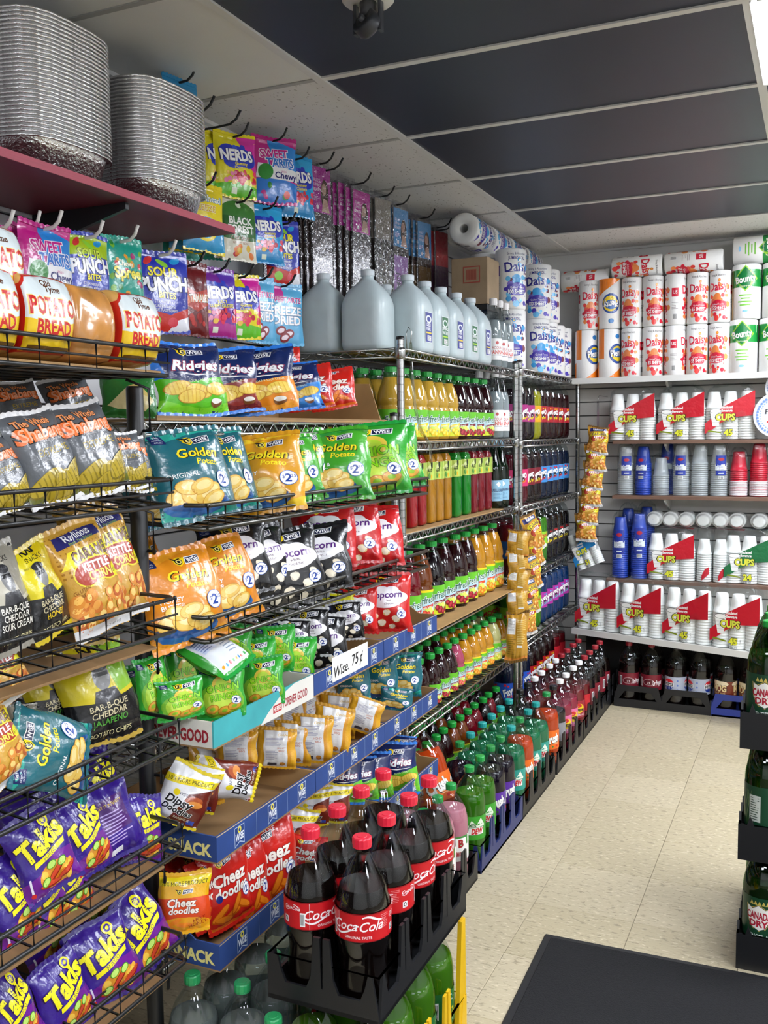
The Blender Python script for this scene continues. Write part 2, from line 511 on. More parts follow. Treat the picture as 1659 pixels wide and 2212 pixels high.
# ------------------------------------------------------------------ bottles
BOT = {}
CLEAR_PET = lambda: clear('clear_pet', 'eef2f2', 0.055, 0.62, 0.025)
def bottle_kind(key, prof, liq, fill, capc, cap=(0.0145, 0.017, 0.0), label=None, art=None, labc='ffffff', shell=None, n=24, sq=None, trans=0.0, ribs=False, inkf=lab, cat='bottle', neck_z=None):
    """prof: (r, z) from the base up; fill: liquid height; label: (z0, z1) or None; cap: (radius, height, sunk)"""
    H = prof[-1][1]
    b = MB().rev(prof, n, 0, True, sq, capb=True)
    body = b.mesh(key + '_body', shell or CLEAR_PET())
    lp = [((r - 0.0012), z + (0.0012 if i == 0 else 0)) for i, (r, z) in enumerate(prof) if z < fill]
    # cut at the fill level
    for (r0, z0), (r1, z1) in zip(prof, prof[1:]):
        if z0 < fill <= z1:
            lp.append((r0 + (r1 - r0) * (fill - z0) / (z1 - z0) - 0.0012, fill))
    lq = MB().rev(lp, n, 0, True, sq, capb=True)
    nn = len(lp)
    lq.f.append(tuple((nn - 1) * n + k for k in range(n))); lq.m.append(0); lq.sm.append(False)
    lm = lq.mesh(key + '_liquid', liquid(liq, trans))
    cr, ch, sink = cap
    cm = MB()
    k2 = 28
    vs = []
    for z, g in ((0, 1.0), (ch * 0.2, 1.0), (ch * 0.22, 1.05), (ch * 0.88, 1.05), (ch, 0.93), (ch, 0.55), (ch + 0.0008, 0.5), (ch + 0.0008, 0.05)):
        for i in range(k2):
            a = 2 * PI * i / k2
            rr = cr * g * (1.0 if (i % 2 or z < ch * 0.2 or z >= ch) else 0.965)
            vs.append((rr * math.cos(a), rr * math.sin(a), H - sink - ch * 0.75 + z))
    fs = [(j * k2 + i, j * k2 + (i + 1) % k2, (j + 1) * k2 + (i + 1) % k2, (j + 1) * k2 + i) for j in range(7) for i in range(k2)]
    fs += [tuple(7 * k2 + i for i in range(k2))]
    cm.add(vs, fs, 0, False)
    capm = cm.mesh(key + '_cap', plast(capc, 0.32))
    lbl = None
    if label:
        z0, z1 = label
        rl = max(np.interp(q, [z for r, z in prof], [r for r, z in prof]) for q in np.linspace(z0, z1, 9)) + 0.0006
        full = Art(art.A if art else 1.0); full.R(0, 0, 1, full.A, labc)
        if art: full.L += art.L
        if sq:
            def sf(u, v, rl=rl, z0=z0, z1=z1):
                a = -PI + 2 * PI * u
                ca, sa = np.sin(a), -np.cos(a)
                x = np.sign(ca) * np.abs(ca) ** (2 / sq); y = np.sign(sa) * np.abs(sa) ** (2 / sq)
                nn_ = np.stack([ca, sa, np.zeros_like(a)], 1)
                return np.stack([x * rl, y * rl, z0 + (z1 - z0) * v], 1), nn_
        else:
            sf = cyl_surf(rl, z0, z1)
        lbl = print_mesh(key + '_label', full, sf, n, 3, inkf, off=0.0002, step=0.00015)
    BOT[key] = dict(body=body, liq=lm, cap=capm, lab=lbl, h=H, cat=cat)
def bottle(key, loc, rot=0.0, name='soda_bottle', tilt=None):
    k = BOT[key]
    o = ob(name, k['body'], None, loc, tilt or (0, 0, rot))
    part('liquid', k['liq'], o); part('cap', k['cap'], o)
    if k['lab']: part('label_print', k['lab'], o)
    return o
# ------------------------------------------------------------------ room
XW, YW, ZC = -1.81, 5.42, 2.44
X1, Y0 = 3.2, -2.2
def floor_mat(name, base, seed):
    if name in MATS: return MATS[name]
    m = bpy.data.materials.new(name); m.use_nodes = True
    nt = m.node_tree; b = nt.nodes['Principled BSDF']
    b.inputs['Roughness'].default_value = .38
    tc = nt.nodes.new('ShaderNodeTexCoord'); mp = nt.nodes.new('ShaderNodeMapping')
    mp.inputs['Scale'].default_value = (46, 130, 40); mp.inputs['Rotation'].default_value = (0, 0, .1)
    mp.inputs['Location'].default_value = (seed * 3.1, seed * 7.7, 0)
    nt.links.new(tc.outputs['Object'], mp.inputs['Vector'])
    n = nt.nodes.new('ShaderNodeTexNoise'); n.inputs['Scale'].default_value = 1.0; n.inputs['Detail'].default_value = 3; n.inputs['Distortion'].default_value = .6
    nt.links.new(mp.outputs['Vector'], n.inputs['Vector'])
    r = nt.nodes.new('ShaderNodeValToRGB'); e = r.color_ramp.elements
    e[0].position = .33; e[0].color = lin('9d9178'); e[1].position = .43; e[1].color = lin(base)
    x = e.new(.60); x.color = lin(base); x = e.new(.68); x.color = lin('dcd1b6')
    nt.links.new(n.outputs['Fac'], r.inputs['Fac'])
    n2 = nt.nodes.new('ShaderNodeTexNoise'); n2.inputs['Scale'].default_value = 3.0; nt.links.new(tc.outputs['Object'], n2.inputs['Vector'])
    mx = nt.nodes.new('ShaderNodeMixRGB'); mx.blend_type = 'MULTIPLY'; mx.inputs['Fac'].default_value = .12
    nt.links.new(r.outputs['Color'], mx.inputs['Color1']); nt.links.new(n2.outputs['Fac'], mx.inputs['Color2'])
    nt.links.new(mx.outputs['Color'], b.inputs['Base Color'])
    MATS[name] = m
    return m
fl = struct('floor', MB().box(XW - .1, X1, Y0, YW + .1, -.1, -.004).mesh('floor', mat('floor_slab', '5c5444', rough=.7, var=.1)))
TX0, TY0, TS = -.769 - .2985 * 4, 2.451 - .306 * 4, .2985
tile_me = {}
for i in range(3):
    tile_me[i] = MB().bbox(0, .2972, 0, .3048, -.004, 0, .0009).mesh('floor_tile', floor_mat('vinyl_tile_%d' % i, ('c3b799', 'c7bb9d', 'bfb394')[i], i))
rs = random.Random(3)
for i in range(11):
    for j in range(15):
        part('floor_tile', tile_me[rs.randrange(3)], fl, (TX0 + i * TS, TY0 + j * .306 - .306, 0), (0, 0, 0))
# walls
WALLM = mat('wall_paint', 'd9d9d6', rough=.6, var=.04)
wl = struct('wall_left', MB().box(XW - .1, XW - .012, Y0, YW + .1, -.1, ZC + .1).mesh('wall_left', mat('slat_groove', '2c2b2a', rough=.6)))
wb = struct('wall_back', MB().box(XW - .012, X1, YW + .012, YW + .1, -.1, ZC + .1).mesh('wall_back', mat('slat_groove_back', '55534f', rough=.6, var=.1)))
struct('wall_right', MB().box(X1, X1 + .1, Y0, YW + .1, -.1, ZC + .1).mesh('wall_right', WALLM))
struct('wall_front', MB().box(XW - .1, X1, Y0 - .1, Y0, -.1, ZC + .1).mesh('wall_front', WALLM))
SLAT = mat('slat_melamine', 'd6d7d8', rough=.35, var=.03)
SLATB = mat('slat_melamine_back', 'd9d7d2', rough=.4, var=.06)
sl = MB().bbox(0, .012, 0, YW - .3, 0, .070, .002).mesh('slat', SLAT)
for k in range(32): part('slat', sl, wl, (XW - .012, .3, .006 + k * .0762))
sb = MB().bbox(XW - .012, 1.6, 0, .012, 0, .0695, .002).mesh('slat', SLATB)
for k in range(23): part('slat', sb, wb, (0, YW, .006 + k * .0762))
part('upper_panel', MB().box(XW - .012, 1.6, 0, .012, 1.76, ZC).mesh('upper_panel', mat('upper_wall_panel', 'e2e2df', rough=.5, var=.03)), wb, (0, YW, 0))
# ceiling
ce = struct('ceiling', MB().box(XW - .1, X1, Y0, YW + .1, ZC + .02, ZC + .12).mesh('ceiling', mat('ceiling_deck', '303236', rough=.8)))
BLACKT = mat('tile_black', '2c3240', rough=.42, var=.06, vscale=3, spec=.35)
def speck_mat():
    m = mat('tile_speckled', 'b5b5b2', rough=.8)
    nt = m.node_tree; b = nt.nodes['Principled BSDF']
    tc = nt.nodes.new('ShaderNodeTexCoord'); v = nt.nodes.new('ShaderNodeTexNoise'); v.inputs['Scale'].default_value = 95; v.inputs['Detail'].default_value = 2
    mp = nt.nodes.new('ShaderNodeMapping'); mp.inputs['Scale'].default_value = (1, .6, 1)
    nt.links.new(tc.outputs['Object'], mp.inputs['Vector']); nt.links.new(mp.outputs['Vector'], v.inputs['Vector'])
    r = nt.nodes.new('ShaderNodeValToRGB'); e = r.color_ramp.elements; e[0].position = .30; e[0].color = lin('98958e'); e[1].position = .36; e[1].color = lin('dedddb')
    nt.links.new(v.outputs['Fac'], r.inputs['Fac']); nt.links.new(r.outputs['Color'], b.inputs['Base Color'])
    return m
SPECK = speck_mat(); SMOOTH = mat('tile_smooth_white', 'e6e6e3', rough=.55, var=.02)
TEE = mat('tee_white', 'dddddb', rough=.4)
YG = [2.466 + .604 * k for k in range(-7, 5)]
XG = (-1.31, -.18, 1.04, 2.26, 3.2)
bt = {}
LIGHTS = []
EM = mat('light_diffuser', 'f2f6ff', rough=.4, glow=LIGHT_W)
def tile(name, x0, x1, y0, y1, m, z=ZC):
    k = (name, round(x1 - x0, 3), round(y1 - y0, 3), m.name)
    if k not in bt: bt[k] = MB().bbox(.004, x1 - x0 - .004, .004, y1 - y0 - .004, -.012, .0, .002).mesh(name, m)
    return part(name, bt[k], ce, (x0, y0, z + .012))
for i, y in enumerate(YG):
    y1 = y + .604
    if y > 4.8: continue
    if y1 > -.6: tile('ceiling_tile', XW, XG[0], y, y1, SMOOTH if y < 2.3 else SPECK)
    for a, b in zip(XG, XG[1:]):
        lamp = (a == -.18 and i in (2, 7, 10)) or (a == 1.04 and i in (4, 8)) or (a == 2.26 and i in (2, 6)) or (a == -1.31 and i in (1,))  # one panel seen; the rest unseen, some added to brighten back wall and foil
        if not lamp: tile('ceiling_tile', a, b, y, y1, BLACKT)
        else: LIGHTS.append((a, b, y, y1))
yb = YG[-1] + 0.0
YE = [y for y in YG if y <= 4.95][-1]
for a, b in ((XW, XG[0]), (XG[0], XG[1]), (XG[1], XG[2])): tile('ceiling_tile', a, b, YE, YW, SPECK)
for x in (XG[0], XG[1], XG[2]): part('ceiling_tee', MB().bbox(x - .012, x + .012, Y0, (YW if x == XG[0] else YE), ZC - .006, ZC + .012, .002).mesh('ceiling_tee', TEE), ce)
for y in YG:
    if y < 5: part('ceiling_tee', MB().bbox(XG[0], X1, y - .012, y + .012, ZC - .005, ZC + .012, .002).mesh('ceiling_tee', TEE), ce)
    if y < 5: part('ceiling_tee', MB().bbox(XW, XG[0], y - .009, y + .009, ZC - .003, ZC + .012, .002).mesh('ceiling_tee', mat('tee_grey', 'a9a9a6', rough=.5)), ce)
part('ceiling_tee', MB().bbox(XW, XW + .02, Y0, YW, ZC - .012, ZC + .012, .002).mesh('wall_angle', TEE), ce)
part('ceiling_tee', MB().bbox(XW, X1, YW - .02, YW, ZC - .012, ZC + .012, .002).mesh('wall_angle', TEE), ce)
for i, (a, b, y0, y1) in enumerate(LIGHTS):
    lt = ob('seen_or_added_light', MB().box(a + .004, b - .004, y0 + .004, y1 - .004, ZC + .004, ZC + .018).mesh('light_housing', plast('eeeeee')))
    part('diffuser', MB().bbox(a + .006, b - .006, y0 + .010, y1 - .010, ZC - .009, ZC + .006, .002).mesh('diffuser', EM), lt)
    part('frame', MB().box(a + .004, a + .008, y0 + .004, y1 - .004, ZC - .008, ZC + .006).box(b - .008, b - .004, y0 + .004, y1 - .004, ZC - .008, ZC + .006).box(a + .02, b - .02, y0 + .004, y0 + .02, ZC - .008, ZC + .006).box(a + .02, b - .02, y1 - .02, y1 - .004, ZC - .008, ZC + .006).mesh('light_frame', TEE), lt)
    reg(lt, 'flat bright ceiling light panel', 'some added unseen, among black tiles', 'ceiling light', 'ceiling lights', y0 * 10 + a, 'from the shop front')
# ceiling camera
cx, cy = -.965, 2.06
hd = ob('ceiling_camera', MB().rev([(.0, 0), (.052, 0), (.06, -.004), (.06, -.012), (.054, -.018), (.0, -.018)], 32, 0, True).mesh('mount_plate', plast('d9d8d2')), None, (cx, cy, ZC - .0005))
part('ball_head', MB().rev([(.0, -.018), (.02, -.018), (.02, -.05), (0, -.05)], 20).mesh('stem', plast('4a4a4c')), hd)
for s in (-1, 1): part('bracket_arm', MB().bbox(s * .031 - .004, s * .031 + .004, -.01, .01, -.085, -.018, .002).mesh('bracket_arm', plast('3c3e42')), hd)
hr = (math.radians(78), 0, math.radians(-155) + PI)
disc = part('camera_head', MB().rev([(.0, -.02), (.026, -.02), (.032, -.012), (.032, .008), (.029, .014), (.012, .014), (.012, .009), (.001, .009)], 32, 0, True).mesh('camera_head', plast('33353a', .4)), hd, (0, -.01, -.066), (math.radians(62), 0, math.radians(-24)))
part('lens', MB().rev([(.008, .009), (.008, .022), (.0055, .023), (.005, .018), (.0005, .018)], 20).mesh('lens', plast('55575a', .2)), disc)
thing(hd, 'black round camera head on a white disc mount under the dark ceiling', 'ceiling camera')
# floor mat
mt = ob('entrance_mat', MB().bbox(-.03, .95, -1.6, 0, 0, .007, .004).mesh('mat_rubber', mat('mat_rubber', '1a1b1e', rough=.55, var=.1)), None, (-.66, 2.585, .0), (0, 0, math.radians(1.5)))
part('mat_pile', MB().bbox(-.008, .928, -1.58, -.022, .007, .0105, .002).mesh('mat_pile', mat('mat_pile', '0e0f12', rough=.95, var=.35, vscale=220, bump=.8, bscale=320)), mt)
thing(mt, 'black rubber edged floor mat lying on the speckled tiles', 'mat')

# ------------------------------------------------------------------ shelving
CHROME = mat('chrome_wire', 'b9bab8', rough=.22, metal=1.0, var=.1, vscale=30)
DULL = mat('grey_wire', '5a5955', rough=.3, metal=.9, var=.1, vscale=30)
BLK = mat('black_wire', '18191b', rough=.4, var=.1)
def post_mesh(h, m, r=.0125, cap=True):
    p = []
    z = 0
    while z < h - .02:
        p += [(r, z), (r, z + .0225), (r - .0012, z + .0235), (r - .0012, z + .0245)]; z += .0254
    p += [(r, z), (r, h)]
    return MB().rev(p, 14, 0, False, capt=True).mesh('post', m)
def truss(mb, a, b, r=.0032, h=.026, pitch=.055):
    a, b = Vector(a), Vector(b); d = b - a; n = max(2, int(d.length / pitch))
    mb.tube([a, b], r * 1.25, 6); mb.tube([a - Vector((0, 0, h)), b - Vector((0, 0, h))], r * 1.25, 6)
    pts = []
    for i in range(n * 2 + 1): pts.append(a + d * (i / (n * 2)) - Vector((0, 0, h * (i % 2))))
    mb.tube(pts, r * .8, 5)
def rack(name, x0, x1, y0, y1, zs, top, m, label, posts=True, capc='1a1a1a', wires=True, front=True):
    """wire rack: x0 back, x1 front"""
    r = bpy.data.objects.new(name, None); COL.objects.link(r); r.location = (x1, y0, 0)
    thing(r, label, 'shelving unit')
    if posts:
        pm = post_mesh(top, m); 
        for (px, py) in ((x1, y0), (x1, y1), (x0, y0), (x0, y1)):
            po = part('post', pm, r, (px - x1, py - y0, 0))
            part('post_cap', MB().rev([(.0135, top - .004), (.0135, top + .006), (.001, top + .009)], 14).mesh('post_cap', plast(capc)), po)
            if m is not BLK:
                cl = MB().rev([(.0135, -.034), (.0165, -.03), (.0165, -.006), (.0155, .002), (.0135, .002)], 14).mesh('collar', m)
                for z in zs: part('shelf_collar', cl, po, (0, 0, z))
    for z in zs:
        mb = MB()
        truss(mb, (0, 0.02, z), (0, y1 - y0 - .02, z)); truss(mb, (x0 - x1, .02, z), (x0 - x1, y1 - y0 - .02, z)); truss(mb, (x0 - x1 + .01, 0, z), (-.01, 0, z)); truss(mb, (x0 - x1 + .01, y1 - y0, z), (-.01, y1 - y0, z))
        sh = part('shelf_edge', mb.mesh('shelf_edge', m, recalc=False), r)
        wm = MB(); n = int((y1 - y0) / .03)
        for i in range(1, n): 
            y = (y1 - y0) * i / n
            wm.tube([(x0 - x1, y, z + .001), (0, y, z + .001)], .0017, 4)
        for x in (.33, .66): wm.tube([((x0 - x1) * x, 0, z - .004), ((x0 - x1) * x, y1 - y0, z - .004)], .0028, 5)
        part('shelf_wires', wm.mesh('shelf_wires', m, recalc=False), sh)
    return r
XS = -1.24
rack('wire_shelving', -1.70, XS, 2.855, 4.13, (1.713, 1.41, 1.108, .752, .437, .10), 1.745, CHROME, 'chrome wire rack holding juice bottles below a row of water jugs')
rack('wire_shelving', -1.70, XS, 4.20, 5.33, (1.725, 1.40, 1.098, .768, .458), 1.755, CHROME, 'chrome wire rack of soda bottles in the corner by the back wall')
SH_A = (1.470, 1.262, 1.03, .80, .562, .332)
rA = rack('wire_shelving', -1.70, XS - .012, 1.553, 2.825, (1.470, .80, .562, .332), 1.50, CHROME, 'chrome wire rack with sloped chip baskets and cardboard snack trays')

def basket(parent, y0, y1, xb, xf, zb, zf, hf, m, oy, ox, pitch=.052, r=.0022, label=None):
    """wire basket shelf with a fence along its front; coordinates in the room"""
    mb = MB(); O = Vector((ox, oy, 0))
    P = lambda x, y, z: Vector((x, y, z)) - O
    top = zf + hf
    mb.tube([P(xb + .02, y0, zb + hf * .3), P(xf - .015, y0, top), P(xf, y0 + .015, top), P(xf, y1 - .015, top), P(xf - .015, y1, top), P(xb + .02, y1, zb + hf * .3)], r * 1.7, 6)
    mb.tube([P(xb, y0, zb), P(xf - .012, y0, zf), P(xf, y0 + .012, zf), P(xf, y1 - .012, zf), P(xf - .012, y1, zf), P(xb, y1, zb)], r * 1.7, 6)
    mb.tube([P(xf, y0, zf + hf * .5), P(xf, y1, zf + hf * .5)], r, 5)
    n = int((y1 - y0) / pitch)
    for i in range(n + 1):
        y = y0 + .006 + (y1 - y0 - .012) * i / n
        mb.tube([P(xf, y, top), P(xf, y, zf), P(xb, y, zb)], r, 5)
        if i % 1 == 0: mb.tube([P(xf, y, top - .003), P(xf, y, top + .004)], r * 1.5, 5)
    for k in range(1, 8): mb.tube([P(xb + (xf - xb) * k / 8, y0, zb + (zf - zb) * k / 8 - .003), P(xb + (xf - xb) * k / 8, y1, zb + (zf - zb) * k / 8 - .003)], r * .9, 5)
    return part('basket', mb.mesh('basket', m, recalc=False), parent)
basket(rA, 1.60, 2.80, -1.68, -1.125, 1.285, 1.252, .048, DULL, 1.553, XS - .012, .06, .003)
basket(rA, 1.60, 2.80, -1.68, -1.125, 1.06, 1.02, .050, DULL, 1.553, XS - .012, .06, .003)
# black rack nearest the camera
rD = bpy.data.objects.new('wire_shelving', None); COL.objects.link(rD); rD.location = (XS, .62, 0)
thing(rD, 'black wire snack rack with tilted baskets of chips, takes up the near end', 'shelving unit')
pmk = MB().rev([(.017, 0), (.017, 1.535), (.015, 1.54), (.001, 1.54)], 16).mesh('post', BLK)
for (px, py) in ((XS, 1.532), (XS, .64), (-1.70, 1.532), (-1.70, .64)): part('post', pmk, rD, (px - XS, py - .62, 0))
D_ROWS = ((1.552, .046, .0), (1.312, .048, .045), (1.075, .062, .05), (.852, .05, .05), (.648, .048, .05), (.425, .048, .05))
for zf, hf, sl_ in D_ROWS:
    basket(rD, .62, 1.462, -1.66, -1.10, zf + sl_ + .01, zf, hf, BLK, .62, XS, .062, .0023)
    for z in (zf + .02,):
        lp = MB().tube([(0, .80 + .0, 0), (0, .80, 0)], .001) if False else None
    mbk = MB().tube([(XS + .0 - XS, 1.532 - .62, zf - .1), (.035, 1.532 - .62 + .005, zf - .1), (.06, 1.5 - .62, zf - .1), (.06, 1.5 - .62, zf - .02), (.03, 1.47 - .62, zf - .002)], .0032, 6)
    part('basket_hook', mbk.mesh('basket_hook', BLK, recalc=False), rD)
# kraft liners under the bread and chips
KRAFT = card('a98556'); KRAFT2 = card('8f6f48')
def liner(name, x0, x1, y0, y1, z, m, label, tilt=0.0, dz=.004):
    o = ob(name, MB().bbox(0, x1 - x0, 0, y1 - y0, 0, dz, .001).mesh(name, m), None, (x0, y0, z), (0, -tilt, 0))
    thing(o, label, 'cardboard')
    return o
# ------------------------------------------------------------------ cardboard snack trays
TBLUE = card('21407e'); TTEAL = card('3aa0a4')
def tray(y0, y1, z, xf=-1.10, depth=.30, hf=.058, hb=.085, style='wise', side=None, label='', place=''):
    t = .0035; L = y1 - y0
    b = MB()
    b.box(-depth, 0, 0, L, 0, t)
    o = ob('snack_tray', b.mesh('tray_floor', KRAFT2), None, (xf, y0, z))
    f = MB().box(-t, 0, 0, L, t, hf); part('front_wall', f.mesh('front_wall', TBLUE if style == 'wise' else TTEAL), o)
    part('inner_lining', MB().box(-t - .0012, -t, t, L - t, t, hf - .001).mesh('inner_lining', KRAFT), o)
    for yy in (0, L - t):
        s = MB().wall([(-depth, t), (0 - t, t), (0 - t, hf), (-.06, hf), (-.10, hb), (-depth, hb)], 'x', yy, yy + t)
        part('side_wall', s.mesh('side_wall', KRAFT if style == 'wise' and yy > 0 else (TBLUE if style == 'wise' else card('d9d6cc'))), o)
    part('back_wall', MB().box(-depth, -depth + t, t, L - t, t, hb).mesh('back_wall', KRAFT), o)
    A = hf / L; a = Art(A)
    if style == 'wise':
        for k in range(3):
            x = (.2, .52, .84)[k] if L > .35 else (.2, .5, .8)[k]; q = A
            a.P([(x - .045, q * .12), (x, q * .25), (x + .045, q * .12), (x + .045, q * .86), (x - .045, q * .86)], 'aebfd8'); a.P([(x - .041, q * .16), (x, q * .3), (x + .041, q * .16), (x + .041, q * .83), (x - .041, q * .83)], '21407e')
            a.E(x, q * .72, q * .12, q * .12, 'e8d84a'); a.E(x, q * .72, q * .06, q * .06, '21407e'); a.T('WISE', x, q * .47, q * .26, 'e8ecf2', b=.03, w=.075)
        for x in (.36, .68): a.R(x, A * .08, x + .002, A * .92, '8fa8c8')
        if L > .35: a.R(0, A * .965, 1, A, 'c9b48a')
    else:
        a.P([(.42, 0), (1, 0), (1, A), (.78, A), (.62, A * .75), (.5, A * .35)], 'dad8d0'); a.R(.55, A * .2, .64, A * .5, 'b0242c'); a.T("HERR'S", .595, A * .35, A * .18, 'f4f0e8', w=.08, b=.02)
        a.T('FOREVER GOOD', .79, A * .42, A * .32, '9a2430', w=.27, b=.03, rot=0)
    part('front_print', print_mesh('front_print', a, flat_surf((0.0, 0, 0), (0, L, 0), (0, 0, hf)), 2, 2, lab), o)
    if side:
        A2 = hf / depth; a = Art(A2); a.T(side[0], .68, A2 * .45, A2 * .42, side[1], b=.04, w=.56)
        part('side_print', print_mesh('side_print', a, flat_surf((-depth, 0, 0), (depth, 0, 0), (0, 0, hf)), 2, 2, lab), o)
    reg(o, label, place, 'snack tray', 'cardboard snack trays', y0)
    return o
ROW = ((.808, 'top tray row'), (.570, 'middle tray row'), (.340, 'lowest tray row'))
for r, (z, pl) in enumerate(ROW):
    for k, (a, b) in enumerate(((1.568, 1.985), (1.988, 2.392), (2.395, 2.800))):
        if r == 0 and k == 0: tray(a, b, z, style='herr', side=('FOREVER GOOD', '9a2430'), label='teal and white cardboard snack tray holding green onion ring bags', place=pl)
        else: tray(a, b, z, side=('AN SNACK', 'e6dc8a') if k == 0 else None, label='blue cardboard snack tray with white pennant print', place=pl)
# paper price sign
sg = ob('price_sign', MB().bbox(0, .0012, 0, .205, 0, .062, .0004).mesh('sign_paper', card('efefea')), None, (-1.0985, 2.08, .822))
a = Art(.3); a.T('Wise.', .24, .12, .13, '1a1c22', sh=.25, rot=3, w=.40, b=.012); a.T('75', .62, .16, .14, '1a1c22', sh=.15, rot=3, b=.012); a.T('¢', .80, .16, .14, '1a1c22', sh=.15, b=.012)
part('handwriting', print_mesh('handwriting', a, flat_surf((.0013, 0, 0), (0, .205, 0), (0, 0, .062)), 2, 2, lab), sg)
thing(sg, 'white paper price sign with handwriting taped to a blue snack tray', 'sign')

# ------------------------------------------------------------------ red shelf over the hooks
RED = mat('red_laminate_shaded', '641b2a', rough=.4, var=.12, vscale=10, stretch=(3, .6, 20))  # board colour darkened to put the underside's shade into it
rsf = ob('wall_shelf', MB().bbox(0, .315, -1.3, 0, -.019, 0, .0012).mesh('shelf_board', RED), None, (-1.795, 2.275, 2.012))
part('front_edge', MB().box(.3152, .3165, -1.3, 0, -.0185, -.0005).mesh('front_edge', mat('red_laminate_lit', 'aa3a4e', rough=.45, var=.1, vscale=20, stretch=(2, .5, 30))), rsf)  # same laminate in a lighter tone, standing for the lit edge
for y in (-.42, -1.1): part('bracket', MB().wall([(0, -.02), (.29, -.02), (.29, -.035), (.02, -.10), (0, -.11)], 'x', y - .006, y + .006).mesh('bracket', plast('17171a')), rsf)
thing(rsf, 'red laminate wall shelf, darkened for shade, on black brackets carrying foil pans', 'shelf')

# ------------------------------------------------------------------ back wall shelves
WHITE = mat('white_laminate', 'd8d8d4', rough=.35, var=.04)
BROWN = mat('brown_laminate', '6e5344', rough=.45, var=.15, vscale=6, stretch=(.6, 6, 6))
def bshelf(name, me, loc, label):
    o = ob(name, me, None, loc); thing(o, label, 'shelf'); return o
o = bshelf('wall_shelf', MB().bbox(-1.255, 1.2, 5.19, YW - .001, 1.700, 1.720, .002).mesh('shelf_board', WHITE), (0, 0, 0), 'long white shelf of paper towels high on the slatted back wall')
part('shelf_lip', MB().box(-1.255, 1.2, 5.185, 5.19, 1.695, 1.726).mesh('shelf_lip', WHITE), o)
for x in (-.75, .1): part('bracket', MB().wall([(5.41, 1.698), (5.25, 1.698), (5.25, 1.688), (5.41, 1.62)], 'y', x - .006, x + .006).mesh('bracket', WHITE), o)
for z, lb in ((1.388, 'brown wood shelf under the white one, carrying tall foam cup packs'), (1.094, 'brown wood shelf carrying clear, blue and red plastic cup sleeves'), (.642, 'brown wood shelf carrying blue sleeves and mixed foam cup packs')):
    o = bshelf('wall_shelf', MB().bbox(-1.02 - (.03 if z < .8 else 0), 1.2, 5.19, YW - .001, z - .018, z, .002).mesh('shelf_board', BROWN), (0, 0, 0), lb)
    for x in (-.75, .1): part('bracket', MB().wall([(5.41, z - .02), (5.23, z - .02), (5.23, z - .03), (5.41, z - .09)], 'y', x - .006, x + .006).mesh('bracket', WHITE), o)
dk = lambda x: 5.08 - .29 * (x + 1.19)
o = bshelf('wall_shelf', MB().prism([(-1.21, dk(-1.21)), (1.1, dk(1.1)), (1.1, YW - .001), (-1.21, YW - .001)], .352, .372).mesh('shelf_board', WHITE), (0, 0, 0), 'low white shelf of foam cup packs above the soda crates')
part('shelf_lip', MB().prism([(-1.212, dk(-1.21) - .006), (1.1, dk(1.1) - .006), (1.1, dk(1.1)), (-1.212, dk(-1.21))], .346, .378).mesh('shelf_lip', WHITE), o)
part('support', MB().box(-1.2, 1.0, YW - .03, YW - .002, 0, .352).mesh('support', mat('kick_dark', '2a2826', rough=.6)), o)
# ------------------------------------------------------------------ bag artwork
def owl_eye(a, x, y, s):
    a.P([(x - s * 1.15, y + s * .75), (x - s * .5, y + s * .55), (x + s * .3, y + s * .75), (x + s, y + s * .5), (x + s * .85, y - s * .4), (x, y - s), (x - s * .8, y - s * .4), (x - s * .85, y + s * .3)], 'f2d21c')
    a.E(x, y - s * .1, s * .58, s * .58, '15151c'); a.E(x + s * .06, y - s * .08, s * .42, s * .42, 'f6e27a'); a.E(x + s * .1, y - s * .1, s * .24, s * .24, '15151c')
    a.P([(x - s * 1.15, y + s * .8), (x - s * .2, y + s * .42), (x + s * .9, y + s * .62), (x - s * .1, y + s * .2), (x - s * .7, y + s * .25)], '15151c')
def wise(a, x, y, s, rot=0, box='1b2245'):
    owl_eye(a, x, y, s)
    a.P([(x + s * .8, y - s * .75), (x + s * 3.7, y - s * .45), (x + s * 3.9, y + s * .75), (x + s * 1.0, y + s * .5)], 'f4f4f4')
    a.P([(x + s * .9, y - s * .62), (x + s * 3.55, y - s * .35), (x + s * 3.75, y + s * .62), (x + s * 1.08, y + s * .38)], box)
    a.T('WISE', x + s * 2.35, y, s * .68, 'ffffff', rot=5, b=.02)
def badge(a, x, y, r, n='2', c='25'):
    a.E(x, y, r, r * 1.05, '2a5cb0'); a.E(x, y, r * .92, r * .97, 'ffffff')
    a.T('$', x - r * .55, y + r * .12, r * .45, '1c3f94'); a.T(n, x - r * .05, y, r * 1.1, '1c3f94', b=.03); a.T(c, x + r * .5, y + r * .3, r * .42, '1c3f94')
def crisps(a, pts, c1='eac25c', c2='f5dd95', c3='c98f2c'):
    for i, (x, y, rx, ry, rt) in enumerate(pts):
        a.E(x, y, rx * 1.06, ry * 1.08, c3, rt); a.E(x, y, rx, ry, c1, rt); a.E(x + rx * .12, y + ry * .15, rx * .68, ry * .6, c2, rt)
def dots(a, n, x0, y0, x1, y1, r0, r1, cols, seed=1):
    rs = random.Random(seed)
    for i in range(n):
        r = rs.uniform(r0, r1)
        a.E(rs.uniform(x0, x1), rs.uniform(y0, y1), r, r * rs.uniform(.7, 1), rs.choice(cols), rs.uniform(0, 180), 10)
def lines_text(a, x0, y0, x1, y1, n, c, seed=2):
    rs = random.Random(seed); dy = (y1 - y0) / n
    for i in range(n):
        a.R(x0, y1 - (i + .7) * dy, x0 + (x1 - x0) * rs.uniform(.6, 1), y1 - (i + .35) * dy, c)
